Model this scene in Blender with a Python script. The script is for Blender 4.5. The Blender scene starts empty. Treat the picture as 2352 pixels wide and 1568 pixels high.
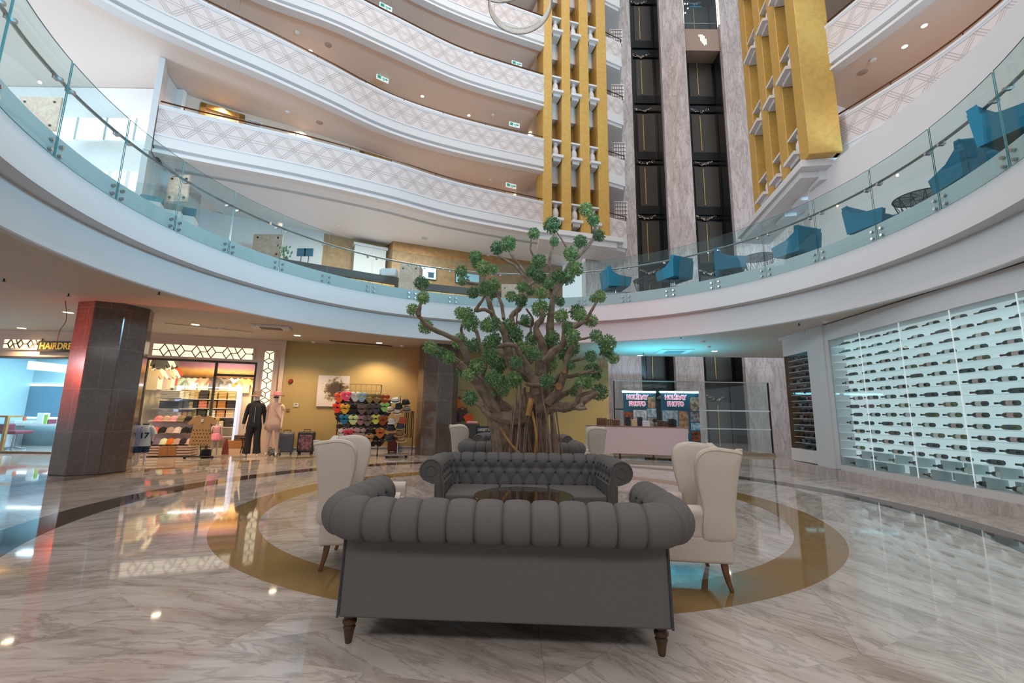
import bpy, random
from math import *
from mathutils import Vector, Matrix, noise
random.seed(11)
scn = bpy.context.scene
COL = scn.collection
# ---------------------------------------------------------------- camera maths (15 mm lens, 1.3 m eye height)
FPX, PITCH, ROLL = 995.8, .1629, .0149
_f = Vector((0, cos(PITCH), sin(PITCH))); _u0 = Vector((0, -sin(PITCH), cos(PITCH))); _r0 = Vector((1, 0, 0))
_R = cos(ROLL)*_r0 + sin(ROLL)*_u0; _U = cos(ROLL)*_u0 - sin(ROLL)*_r0
EYE = Vector((0, 0, 1.3))
def ray(x, y): return (x-1176)/FPX*_R - (y-784)/FPX*_U + _f
def at(x, y, z=None, Y=None):            # where the sight line through a photo point meets a level z or a depth Y
    d = ray(x, y)
    t = (z-1.3)/d.z if z is not None else Y/d.y
    return EYE + t*d
def onwall(x, y, p, q, off=0.):          # ... or meets the vertical wall through plan points p, q (moved back by off)
    p = Vector((p[0], p[1])); q = Vector((q[0], q[1])); e = (q-p).normalized(); n = Vector((-e.y, e.x))
    d = ray(x, y); D = Vector((d.x, d.y)); p = p+n*off
    t = (p-Vector((0, 0))).dot(n)/D.dot(n)
    return EYE + t*d
cam = bpy.data.cameras.new('camera'); camo = bpy.data.objects.new('camera', cam); COL.objects.link(camo)
cam.sensor_width = 36; cam.lens = FPX/2352*36; cam.clip_start = .05; cam.clip_end = 300
camo.matrix_world = Matrix.Translation(EYE) @ Matrix((_R, _U, -_f)).transposed().to_4x4()
scn.camera = camo
# ---------------------------------------------------------------- materials
MATS = {}
def lin(c):
    if isinstance(c, str):
        c = [int(c[i:i+2], 16)/255 for i in (0, 2, 4)]
        return tuple(((x+.055)/1.055)**2.4 if x > .04045 else x/12.92 for x in c)
    return c
class NT:
    def __init__(s, name):
        s.m = bpy.data.materials.new(name); s.m.use_nodes = True; s.t = s.m.node_tree
        s.b = s.t.nodes['Principled BSDF']; s.out = s.t.nodes['Material Output']
    def n(s, typ, **kw):
        nd = s.t.nodes.new('ShaderNode'+typ)
        for k, v in kw.items():
            if k[0] == 'i' and k[1:].isdigit(): k = int(k[1:])
            tgt = None
            if isinstance(k, int) or k in nd.inputs: tgt = nd.inputs[k]
            if tgt is None: setattr(nd, k, v)
            elif hasattr(v, 'is_output') or isinstance(v, bpy.types.NodeSocket): s.t.links.new(v, tgt)
            else: tgt.default_value = v
        return nd
    def link(s, a, b): s.t.links.new(a, b)
    def math(s, op, a, b=0., c=None):
        nd = s.n('Math', operation=op)
        for i, v in enumerate((a, b, c)):
            if v is None: continue
            if isinstance(v, (int, float)): nd.inputs[i].default_value = v
            else: s.link(v, nd.inputs[i])
        return nd.outputs[0]
    def mix(s, fac, a, b):
        nd = s.n('Mix', data_type='RGBA')
        for i, v in ((0, fac), (6, a), (7, b)):
            if isinstance(v, bpy.types.NodeSocket): s.link(v, nd.inputs[i])
            else: nd.inputs[i].default_value = v if i == 0 else (*lin(v), 1) if len(lin(v)) == 3 else v
        return nd.outputs[2]
    def noise(s, scale, detail=3, vec=None, rough=.5, dist=0.):
        nd = s.n('TexNoise'); nd.inputs['Scale'].default_value = scale; nd.inputs['Detail'].default_value = detail
        nd.inputs['Roughness'].default_value = rough; nd.inputs['Distortion'].default_value = dist
        if vec is None: vec = s.n('TexCoord').outputs['Object']
        s.link(vec, nd.inputs['Vector']); return nd.outputs['Fac']
    def ramp(s, fac, *stops):
        nd = s.n('ValToRGB'); s.link(fac, nd.inputs[0]); e = nd.color_ramp.elements
        while len(e) < len(stops): e.new(.5)
        for k, (p, c) in enumerate(stops): e[k].position = p; e[k].color = (*lin(c), 1)
        return nd.outputs[0]
    def bump(s, h, strength=.3, dist=.01):
        nd = s.n('Bump'); nd.inputs['Strength'].default_value = strength; nd.inputs['Distance'].default_value = dist
        s.link(h, nd.inputs['Height']); s.link(nd.outputs[0], s.b.inputs['Normal'])
def M(name, c='cccccc', rough=.5, metal=0., var=.08, scale=6., bump=0., bscale=200., emit=None, es=0., spec=.5, c2=None, detail=3):
    if name in MATS: return MATS[name]
    t = NT(name); b = t.b; base = lin(c); t.m.diffuse_color = (*base, 1)
    hi = lin(c2) if c2 else tuple(min(1, x*(1+var)) for x in base); lo = base if c2 else tuple(x*(1-var) for x in base)
    f = t.noise(scale, detail)
    if c2: f = t.ramp(f, (.38, '000000'), (.62, 'ffffff'))
    t.link(t.mix(f, (*lo, 1)[:3], (*hi, 1)[:3]), b.inputs['Base Color'])
    b.inputs['Roughness'].default_value = rough; b.inputs['Metallic'].default_value = metal
    b.inputs['Specular IOR Level'].default_value = spec
    if bump: t.bump(t.noise(bscale, 2), bump, .004)
    if emit:
        b.inputs['Emission Color'].default_value = (*lin(emit), 1); b.inputs['Emission Strength'].default_value = es
    MATS[name] = t.m; return t.m
# ---------------------------------------------------------------- mesh building
class MB:
    def __init__(s): s.v = []; s.f = []; s.m = []; s.s = []; s.uv = {}
    def add(s, vs, fs, m=0, sm=False):
        o = len(s.v); s.v += [tuple(v) for v in vs]
        for f in fs: s.f.append([i+o for i in f]); s.m.append(m); s.s.append(sm)
        return s
    def bx(s, x0, x1, y0, y1, z0, z1, m=0, rz=0., c=None):
        vs = [Vector((x, y, z)) for z in (z0, z1) for x, y in ((x0, y0), (x1, y0), (x1, y1), (x0, y1))]
        if rz:
            c = Vector(c) if c else Vector(((x0+x1)/2, (y0+y1)/2, 0)); R = Matrix.Rotation(rz, 3, 'Z'); c.z = 0
            vs = [R@(v-c)+c for v in vs]
        return s.add(vs, [(3, 2, 1, 0), (4, 5, 6, 7), (0, 1, 5, 4), (1, 2, 6, 5), (2, 3, 7, 6), (3, 0, 4, 7)], m)
    def bar(s, p, q, w, h, m=0):                       # rectangular bar from p to q, width w (level), height h
        p, q = Vector(p), Vector(q); d = (q-p).normalized()
        a = d.cross(Vector((0, 0, 1)))
        a = a.normalized() if a.length > 1e-4 else Vector((1, 0, 0)); b = a.cross(d).normalized()
        vs = [e+a*i*w/2+b*j*h/2 for e in (p, q) for i, j in ((-1, -1), (1, -1), (1, 1), (-1, 1))]
        return s.add(vs, [(3, 2, 1, 0), (4, 5, 6, 7), (0, 1, 5, 4), (1, 2, 6, 5), (2, 3, 7, 6), (3, 0, 4, 7)], m)
    def slab(s, p, q, z0, z1, t, m=0):                  # upright wall from plan p to q, thickness t to its left
        p, q = Vector((p[0], p[1], 0)), Vector((q[0], q[1], 0)); e = (q-p).normalized(); n = Vector((-e.y, e.x, 0))*t
        vs = [(v.x, v.y, z) for z in (z0, z1) for v in (p, q, q+n, p+n)]
        return s.add(vs, [(3, 2, 1, 0), (4, 5, 6, 7), (0, 1, 5, 4), (1, 2, 6, 5), (2, 3, 7, 6), (3, 0, 4, 7)], m)
    def prism(s, poly, z0, z1, m=0):
        n = len(poly); vs = [(x, y, z0) for x, y in poly]+[(x, y, z1) for x, y in poly]
        return s.add(vs, [list(range(n))[::-1], list(range(n, 2*n))]+[(i, (i+1) % n, n+(i+1) % n, n+i) for i in range(n)], m)
    def extr(s, poly, f, a, b, m=0, sm=False):          # poly of (u,w) -> f(u,w,depth) between depths a, b
        n = len(poly); vs = [f(u, w, a) for u, w in poly]+[f(u, w, b) for u, w in poly]
        s.add(vs, [list(range(n))[::-1], list(range(n, 2*n))], m)
        return s.add(vs, [(i, (i+1) % n, n+(i+1) % n, n+i) for i in range(n)], m, sm)
    def tube(s, pts, r, n=8, m=0, closed=False, cap=True):
        pts = [Vector(p) for p in pts]; k = len(pts); rr = r if isinstance(r, (list, tuple)) else [r]*k
        vs = []; a = None
        for i, p in enumerate(pts):
            d = (pts[(i+1) % k]-pts[i-1]) if closed else (pts[min(i+1, k-1)]-pts[max(i-1, 0)])
            d = d.normalized() if d.length > 1e-9 else Vector((0, 0, 1))
            if a is None: a = d.orthogonal().normalized()
            a = (a-d*a.dot(d)); a = a.normalized() if a.length > 1e-6 else d.orthogonal().normalized(); b = d.cross(a)
            vs += [p+(a*cos(2*pi*j/n)+b*sin(2*pi*j/n))*rr[i] for j in range(n)]
        fs = [(i*n+j, i*n+(j+1) % n, ((i+1) % k)*n+(j+1) % n, ((i+1) % k)*n+j) for i in range(k if closed else k-1) for j in range(n)]
        s.add(vs, fs, m, True)
        if cap and not closed: s.f += [[len(s.v)-k*n+j for j in range(n)][::-1], [len(s.v)-n+j for j in range(n)]]; s.m += [m, m]; s.s += [False, False]
        return s
    def cyl(s, p, q, r, r1=None, n=16, m=0): return s.tube([p, q], [r, r if r1 is None else r1], n, m)
    def lathe(s, prof, c=(0, 0, 0), n=24, m=0, ys=1., sm=True, a0=0., a1=2*pi, closed=False):
        full = abs(a1-a0-2*pi) < 1e-6; k = n if full else n+1
        vs = [(c[0]+r*cos(a0+(a1-a0)*j/n), c[1]+r*sin(a0+(a1-a0)*j/n)*ys, c[2]+z) for r, z in prof for j in range(k)]
        P = len(prof); fs = []
        for i in range(P if closed else P-1):
            i2 = (i+1) % P
            for j in range(n):
                j2 = (j+1) % k
                fs.append((i*k+j, i*k+j2, i2*k+j2, i2*k+j))
        return s.add(vs, fs, m, sm)
    def ball(s, c, r, n=12, k=8, m=0, sc=(1, 1, 1), R=None):
        vs = []
        for i in range(k+1):
            for j in range(n):
                v = Vector((sin(pi*i/k)*cos(2*pi*j/n)*sc[0], sin(pi*i/k)*sin(2*pi*j/n)*sc[1], cos(pi*i/k)*sc[2]))*r
                vs.append((R@v if R else v)+Vector(c))
        return s.add(vs, [(i*n+j, (i+1)*n+j, (i+1)*n+(j+1) % n, i*n+(j+1) % n) for i in range(k) for j in range(n)], m, True)
    def grid(s, fn, nu, nv, m=0, sm=True, cu=False, uvf=None):
        vs = [fn(i/nu, j/nv) for i in range(nu+1) for j in range(nv+1)]; o = len(s.v)
        s.add(vs, [(i*(nv+1)+j, (i+1)*(nv+1)+j, (i+1)*(nv+1)+j+1, i*(nv+1)+j+1) for i in range(nu) for j in range(nv)], m, sm)
        if uvf:
            for i in range(nu+1):
                for j in range(nv+1): s.uv[o+i*(nv+1)+j] = uvf(i/nu, j/nv)
        return s
    def obj(s, name, mats, parent=None, loc=None, rz=0., bevel=0., seg=2, sub=0, ang=.6, solid=0., weld=False):
        me = bpy.data.meshes.new(name); me.from_pydata(s.v, [], s.f)
        mats = mats if isinstance(mats, (list, tuple)) else [mats]
        for x in mats: me.materials.append(x)
        me.polygons.foreach_set('material_index', s.m); me.polygons.foreach_set('use_smooth', s.s)
        if s.uv:
            ul = me.uv_layers.new(name='uv')
            for l in me.loops: ul.data[l.index].uv = s.uv.get(l.vertex_index, (0, 0))
        me.update()
        import bmesh
        bm = bmesh.new(); bm.from_mesh(me)
        if weld: bmesh.ops.remove_doubles(bm, verts=bm.verts, dist=1e-4)
        bmesh.ops.recalc_face_normals(bm, faces=bm.faces); bm.to_mesh(me); bm.free()
        if any(s.s): me.set_sharp_from_angle(angle=ang)
        o = bpy.data.objects.new(name, me); COL.objects.link(o)
        if parent is not None: o.parent = parent
        if loc is not None: o.location = loc
        if rz: o.rotation_euler.z = rz
        if solid: md = o.modifiers.new('solid', 'SOLIDIFY'); md.thickness = solid; md.offset = 0
        if bevel:
            md = o.modifiers.new('bevel', 'BEVEL'); md.width = bevel; md.segments = seg; md.limit_method = 'ANGLE'; md.harden_normals = False
        if sub: md = o.modifiers.new('sub', 'SUBSURF'); md.levels = md.render_levels = sub
        return o
def tag(o, label=None, cat=None, group=None, kind=None):
    if label: o['label'] = label
    if cat: o['category'] = cat
    if group: o['group'] = group
    if kind: o['kind'] = kind
    return o
def thing(name, label, cat, loc=(0, 0, 0), rz=0., group=None):
    o = bpy.data.objects.new(name, None); COL.objects.link(o); o.location = loc; o.rotation_euler.z = rz
    o.empty_display_size = .1
    return tag(o, label, cat, group)
def dup(root, loc, rz=None, label=None, group=None, scale=None, mats=None):
    r = root.copy(); COL.objects.link(r); r.location = loc
    if rz is not None: r.rotation_euler.z = rz
    if scale: r.scale = scale if isinstance(scale, (tuple, list)) else (scale,)*3
    if label: r['label'] = label
    if group: r['group'] = group
    for ch in list(root.children):
        c = ch.copy(); COL.objects.link(c); c.parent = r
        for g in list(ch.children):
            d = g.copy(); COL.objects.link(d); d.parent = c
    return r
def struct(o, label=None): o['kind'] = 'structure'; return tag(o, label) if label else o
def spline(pts, n=8, closed=False):                     # Catmull-Rom through the points (any dimension)
    P = [Vector(p) for p in pts]; out = []; k = len(P)
    for i in range(k if closed else k-1):
        g = (lambda j: P[j % k]) if closed else (lambda j: P[max(0, min(k-1, j))])
        a, b, c, d = g(i-1), g(i), g(i+1), g(i+2)
        for q in range(n):
            t = q/n
            out.append(.5*((2*b)+(c-a)*t+(2*a-5*b+4*c-d)*t*t+(3*b-a-3*c+d)*t**3))
    if not closed: out.append(P[-1])
    return out
ORD = 'first second third fourth fifth sixth seventh eighth ninth tenth eleventh twelfth thirteenth fourteenth fifteenth sixteenth seventeenth eighteenth nineteenth twentieth'.split()
def text(s, name, size, mat, parent, loc, rz=0., ext=.004, bold=0., xs=1., align='CENTER'):
    c = bpy.data.curves.new(name, 'FONT'); c.body = s; c.size = size; c.extrude = ext; c.offset = bold
    c.align_x = align; c.align_y = 'CENTER'; c.materials.append(mat); c.resolution_u = 3
    q = bpy.data.objects.new(name, c); COL.objects.link(q); dg = bpy.context.evaluated_depsgraph_get()
    me = bpy.data.meshes.new_from_object(q.evaluated_get(dg)); me.name = name; bpy.data.objects.remove(q); bpy.data.curves.remove(c)
    o = bpy.data.objects.new(name, me); COL.objects.link(o); o.parent = parent; o.location = loc
    o.rotation_euler = (pi/2, 0, rz); o.scale = (xs, 1, 1); return o
def lamp(kind, loc, energy, color, size=.2, rot=(0, 0, 0), spot=2., name='lamp_light', blend=.6, sy=None):
    l = bpy.data.lights.new(name, kind); l.energy = energy; l.color = lin(color)
    if kind == 'AREA':
        l.size = size
        if sy: l.shape = 'RECTANGLE'; l.size_y = sy
    else: l.shadow_soft_size = size
    if kind == 'SPOT': l.spot_size = spot; l.spot_blend = blend
    o = bpy.data.objects.new(name, l); COL.objects.link(o); o.location = loc; o.rotation_euler = rot; return o
EOF_MARK = 1
CX, CY, EL = .19, 6.717, 1.061                         # centre of the atrium oval, its x / y ratio
def ov(r, a, z=0.): return Vector((CX+r*cos(a), CY+r*sin(a)/EL, z))
# ---------------------------------------------------------------- shared materials
WHITE = M('white_plaster', 'd3d1d2', .55, var=.015, scale=2)
SOFFIT = M('ceiling_paint', 'd0c3b6', .7, var=.02, scale=1.5)
CREAM = M('cream_paint', 'dccdbd', .6, var=.02, scale=2)
STEEL = M('brushed_steel', 'b4b6b8', .25, 1.)
DARKSTEEL = M('dark_steel', '3b3c3f', .35, .9)
BLACK = M('black_metal', '17171a', .45, .2)
BRONZE = M('bronze_rail', '5d4130', .3, .85)
GOLDWOOD = M('gold_veneer', 'be9649', .45, .04, c2='c79e52', scale=7)
def marble(name, base, vein, vein2, scale=1.2, rough=.15, seam=None, stretch=(1, 1, 1), rot=0., amt=.5, dist=1.):
    t = NT(name); tc = t.n('TexCoord').outputs['Object']
    mp = t.n('Mapping'); t.link(tc, mp.inputs['Vector']); mp.inputs['Scale'].default_value = stretch; mp.inputs['Rotation'].default_value = (rot, rot*.6, rot*.3)
    n1 = t.noise(scale, 8, mp.outputs[0], .62, .9*dist); n2 = t.noise(scale*2.7, 6, mp.outputs[0], .6, 1.6*dist)
    v1 = t.ramp(n1, (.40, '000000'), (.5, 'ffffff'), (.6, '000000')); v2 = t.ramp(n2, (.46, '000000'), (.5, 'ffffff'), (.54, '000000'))
    c = t.mix(t.math('MULTIPLY', v1, amt), base, vein); c = t.mix(t.math('MULTIPLY', v2, amt), c, vein2)
    if seam:                                            # slab joints: (width, height, axis)
        br = t.n('TexBrick'); br.offset = .5; br.inputs['Scale'].default_value = 1; br.inputs['Mortar Size'].default_value = .006
        br.inputs['Brick Width'].default_value = seam[0]; br.inputs['Row Height'].default_value = seam[1]
        sp = t.n('SeparateXYZ'); t.link(tc, sp.inputs[0]); cb = t.n('CombineXYZ'); t.link(t.math('ADD', sp.outputs[0], sp.outputs[1]), cb.inputs[0]); t.link(sp.outputs[2], cb.inputs[1])
        t.link(cb.outputs[0], br.inputs['Vector'])
        c = t.mix(t.math('MULTIPLY', br.outputs['Fac'], .45), c, vein2)
    t.link(c, t.b.inputs['Base Color']); t.b.inputs['Roughness'].default_value = rough
    MATS[name] = t.m; return t.m
PILLAR = marble('brown_marble', '62534d', '54463f', '94806f', 1.5, .14, (.9, .82), amt=.2, dist=.5)
LIFTMARBLE = marble('veined_white_marble', 'cfc4c2', 'a09391', '8d7f7e', .6, .25, (1.6, .9), (2.4, 2.4, .6), .62, .55, .3)
PLINTH = marble('plinth_marble', 'cdc4c2', 'a39896', '988c8b', 2.2, .2, None, (1.6, 1.6, .5), .3, .5)
PINKMARBLE = marble('beige_marble_block', 'cdb7a5', 'b3917a', '9d7f6b', 2.5, .3, None, (1, 1, 1), .3, .5)
def glass(name, tint, edge=False, refl=1.):
    t = NT(name); tr = t.n('BsdfTransparent'); tr.inputs[0].default_value = (*lin(tint), 1)
    gl = t.n('BsdfGlossy'); gl.inputs['Roughness'].default_value = .02; gl.inputs['Color'].default_value = (.95, 1, 1, 1)
    lw = t.n('LayerWeight'); lw.inputs[0].default_value = .5; mx = t.n('MixShader')
    fr = t.math('ADD', t.math('MULTIPLY', t.math('POWER', lw.outputs['Facing'], 5.), .8), .035)
    t.link(t.math('MULTIPLY', fr, refl), mx.inputs[0]); t.link(tr.outputs[0], mx.inputs[1]); t.link(gl.outputs[0], mx.inputs[2]); t.link(mx.outputs[0], t.out.inputs[0])
    MATS[name] = t.m; return t.m
GLASS = glass('clear_glass', 'f4f8f8', refl=.8); GREENGLASS = glass('low_iron_glass', 'ecf5f5', refl=.7)
GLASSEDGE = M('glass_edge', '3f8587', .2, spec=.8)
# ---------------------------------------------------------------- marble floor with inlaid rings
def floor_material():
    t = NT('polished_floor_marble'); tc = t.n('TexCoord').outputs['Object']; sp = t.n('SeparateXYZ'); t.link(tc, sp.inputs[0])
    x = t.math('SUBTRACT', sp.outputs[0], CX); y = t.math('MULTIPLY', t.math('SUBTRACT', sp.outputs[1], CY), EL)
    r = t.math('SQRT', t.math('ADD', t.math('MULTIPLY', x, x), t.math('MULTIPLY', y, y)))
    a = t.math('DIVIDE', t.math('ARCTAN2', y, x), pi/8)                      # 16 fan-cut sectors
    ring = t.math('FLOOR', t.math('DIVIDE', r, 1.55))
    sec = t.math('FLOOR', t.math('ADD', a, t.math('MULTIPLY', ring, .5)))
    fa = t.math('FRACT', t.math('ADD', a, t.math('MULTIPLY', ring, .5))); fr_ = t.math('FRACT', t.math('DIVIDE', r, 1.55))
    diag = t.math('GREATER_THAN', t.math('ADD', fa, fr_), 1.)               # each sector slab split on its diagonal
    ang = t.math('ADD', t.math('MULTIPLY', sec, pi/8), t.math('MULTIPLY', diag, .55))
    vr = t.n('VectorRotate', rotation_type='Z_AXIS'); t.link(tc, vr.inputs['Vector']); t.link(ang, vr.inputs['Angle'])
    of = t.n('CombineXYZ'); t.link(t.math('MULTIPLY', sec, 3.7), of.inputs[0]); t.link(t.math('ADD', t.math('MULTIPLY', ring, 5.3), t.math('MULTIPLY', diag, 2.1)), of.inputs[1])
    ad = t.n('VectorMath', operation='ADD'); t.link(vr.outputs[0], ad.inputs[0]); t.link(of.outputs[0], ad.inputs[1])
    mp = t.n('Mapping'); t.link(ad.outputs[0], mp.inputs['Vector']); mp.inputs['Scale'].default_value = (2.3, .5, 1)
    n1 = t.noise(1.5, 8, mp.outputs[0], .62, .3); n2 = t.noise(3.0, 7, mp.outputs[0], .6, .5)
    base = t.ramp(n1, (.28, '8c827b'), (.43, 'ada49d'), (.57, 'c1b9b4'), (.76, 'a79e98'))
    vein = t.ramp(n2, (.455, '000000'), (.5, 'ffffff'), (.535, '000000'))
    c = t.mix(t.math('MULTIPLY', vein, .4), base, '695c54')
    seam = t.math('MINIMUM', t.math('MINIMUM', fa, t.math('SUBTRACT', 1., fa)), t.math('MULTIPLY', t.math('ABSOLUTE', t.math('SUBTRACT', t.math('ADD', fa, fr_), 1.)), .7))
    seam = t.math('LESS_THAN', t.math('MULTIPLY', seam, r), .0075)
    c = t.mix(t.math('MULTIPLY', seam, .35), c, '6d625d')
    def band(lo, hi): return t.math('MULTIPLY', t.math('GREATER_THAN', r, lo), t.math('LESS_THAN', r, hi))
    gn = t.noise(2.5, 5); gold = t.mix(gn, '7f6742', '947a53'); dk = t.mix(t.noise(5., 6, None, .65), '3b322c', '5c5049'); tan = t.mix(gn, '8b6f4c', 'a3865f')
    c = t.mix(band(3.436, 3.914), c, gold); c = t.mix(band(5.409, 5.889), c, dk); c = t.mix(band(8.15, 8.5), c, tan)
    t.link(c, t.b.inputs['Base Color']); t.b.inputs['Roughness'].default_value = .045; t.b.inputs['IOR'].default_value = 1.62
    return t.m
FLOORM = floor_material()
b = MB()
hx0, hx1, hy0, hy1 = 3.5, 9.0, 14.95, 20.6
for x0, x1, y0, y1 in ((-24, hx0, -9, 26), (hx0, hx1, -9, hy0), (hx1, 16, -9, 26)): b.bx(x0, x1, y0, y1, -.25, 0)
struct(b.obj('floor', FLOORM), 'polished marble floor with gold and dark inlaid rings')
b = MB(); b.bx(hx0, hx1, hy0, hy1, -3.2, -3.0); struct(b.obj('floor_lower', PLINTH), 'lower landing floor at the foot of the lifts')
b = MB(); b.bx(hx0-.1, hx0, hy0, hy1, -3, -.25); b.bx(hx0-.1, hx1, hy0-.1, hy0, -3, -.25); struct(b.obj('wall_lower', PLINTH), 'wall of the lower landing')
# ---------------------------------------------------------------- mezzanine ring: ceiling, fascia, floor
OUT = [(-24, -9), (16, -9), (16, 15.6), (3.6, 15.6), (3.6, 22), (-24, 22)]
def toedge(a):
    d = Vector((cos(a), sin(a)/EL)); best = 1e9
    for i in range(len(OUT)):
        p, q = Vector(OUT[i]), Vector(OUT[(i+1) % len(OUT)]); e = q-p; o = Vector((CX, CY))
        den = d.x*e.y-d.y*e.x
        if abs(den) < 1e-9: continue
        w = p-o; t = (w.x*e.y-w.y*e.x)/den; s = (w.x*d.y-w.y*d.x)/den
        if t > 0 and -1e-6 <= s <= 1+1e-6: best = min(best, t)
    return best
def plate(z, r0, a0=0., a1=2*pi, n=360, th=.06):
    b = MB(); vs = []
    for k in range(n+1):
        a = a0+(a1-a0)*k/n; t = toedge(a)
        vs += [ov(r0, a, z), ov(t, a, z), ov(t, a, z+th), ov(r0, a, z+th)]
    fs = []
    for k in range(n):
        o = 4*k; p = o+4
        fs += [(o, o+1, p+1, p), (o+3, p+3, p+2, o+2), (o+1, o+2, p+2, p+1), (o, p, p+3, o+3)]
    return b.add(vs, fs)
struct(plate(3.4, 6.60).obj('ceiling', SOFFIT), 'low cream ceiling under the mezzanine')
struct(plate(4.64, 6.33, th=.06).obj('floor_mezzanine', M('mezzanine_floor', 'b9b4b0', .25)), 'mezzanine floor slab')
prof = [(6.62, 3.42), (6.62, 3.355), (6.525, 3.355), (6.505, 3.37), (6.505, 3.425), (6.52, 3.44), (6.52, 3.50), (6.535, 3.515), (6.535, 3.955), (6.29, 3.955), (6.29, 4.70), (6.36, 4.70), (6.36, 4.02), (6.62, 4.02)]
b = MB(); b.lathe(prof, (CX, CY, 0), 220, ys=1/EL, closed=True)
struct(b.obj('trim_1', WHITE, ang=.35), 'white double band fascia around the mezzanine opening')
# ---------------------------------------------------------------- frameless glass balustrade of the ring
J = [140.84+11.13*k for k in range(9, 0, -1)]+[140.84, 129.68, 118.95, 108.01, 96.4, 84.7, 73.0, 61.36, 50.06, 39.12, 27.67, 16.47, 5.19, -6., -17.27, -28.4, -39.5, -50.6]
bal = thing('glass_balustrade', 'frameless curved glass balustrade bolted round the mezzanine edge', 'balustrade', (CX, CY, 4.41))
def arcpt(r, a, z): p = ov(r, radians(a), z); return (p.x-CX, p.y-CY, z-4.41)
for k in range(len(J)-1):
    a0, a1 = J[k]-.12, J[k+1]+.12; b = MB(); n = 10; vs = []
    for i in range(n+1):
        a = a0+(a1-a0)*i/n; vs += [arcpt(6.262, a, 4.41), arcpt(6.262, a, 5.755), arcpt(6.276, a, 5.755), arcpt(6.276, a, 4.41)]
    fs = []
    for i in range(n): o = 4*i; fs += [(o, o+1, o+5, o+4), (o+2, o+3, o+7, o+6)]
    b.add(vs, fs, 0, True); b.add(vs, [(4*i+1, 4*i+2, 4*i+6, 4*i+5) for i in range(n)]+[(4*i+3, 4*i, 4*i+4, 4*i+7) for i in range(n)]+[(0, 1, 2, 3), (4*n, 4*n+3, 4*n+2, 4*n+1)], 1)
    b.obj('glass_panel', [GREENGLASS, GLASSEDGE], bal)
b = MB(); b.tube([arcpt(6.37, -60+310*i/200, 5.475) for i in range(201)], .024, 8); b.obj('handrail', STEEL, bal)
bolts = MB(); clamps = MB()
BM = MB(); BM.cyl((-.016, 0, 0), (.02, 0, 0), .023, n=12); bolt0 = None
nb = 0
for a in J[3:-3]:
    for da in (-.85, .85):
        for z in (4.465, 4.59):
            p = arcpt(6.262, a+da, z); rz = atan2(-p[1], -p[0])
            if bolt0 is None: bolt0 = BM.obj('standoff_bolt', STEEL, bal); o = bolt0
            else: o = bolt0.copy(); COL.objects.link(o)
            o.location = p; o.rotation_euler.z = rz; nb += 1
cl0 = None
for a in J[3:-3]:
    for da in (-1.15, 1.15):
        p = arcpt(6.28, a+da, 5.40); rz = atan2(p[1], p[0])
        if cl0 is None:
            c = MB(); c.bx(-.02, .06, -.018, .018, -.02, .02); c.tube([(.05, 0, 0), (.09, 0, .01), (.09, 0, .06)], .009, 6); cl0 = c.obj('rail_clamp', STEEL, bal); o = cl0
        else: o = cl0.copy(); COL.objects.link(o)
        o.location = p; o.rotation_euler.z = rz
# ---------------------------------------------------------------- pillars
def pillar(name, x, y, r, label, rot, faces=None):
    b = MB(); poly = [(x+r*cos(rot+pi/4*k), y+r*sin(rot+pi/4*k)) for k in range(8)]
    b.prism(poly, 0, 3.42); o = b.obj(name, [PILLAR], bevel=.012, seg=1); return struct(o, label)
pillar('pillar', -8.47, 9.1, .62, 'octagonal brown marble pillar in front of the shops', radians(8.4))
pillar('pillar', -2.36, 14.02, .64, 'brown marble pillar beside the hat stand', radians(8.4))
# ---------------------------------------------------------------- ground floor walls
WA, WB, WC, WD = (-16.5, 12.2), (-10.5, 12.2), (-7.14, 13.35), (3.75, 16.78)
OCHRE = M('ochre_wallpaper', 'b39b66', .6, var=.05, scale=30, bump=.15, bscale=90)
b = MB(); b.slab(WC, WD, 0, 3.42, .15); struct(b.obj('wall_back', OCHRE), 'ochre wall behind the swimwear racks')
b = MB(); e = (Vector(WD)-Vector(WC)).normalized()
b.slab((WC[0]+.02, WC[1]-.02), (WD[0], WD[1]-.02), 0, .17, .02); b.slab((WC[0]+.02, WC[1]-.035), (WD[0], WD[1]-.035), .12, .135, .02, 1)
struct(b.obj('baseboard_back', [WHITE, BRONZE]), 'white baseboard with a dark line')
b = MB(); b.slab(WD, (3.75, 20.6), -3, 4.7, .1); struct(b.obj('wall_lift_side', LIFTMARBLE))
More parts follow.
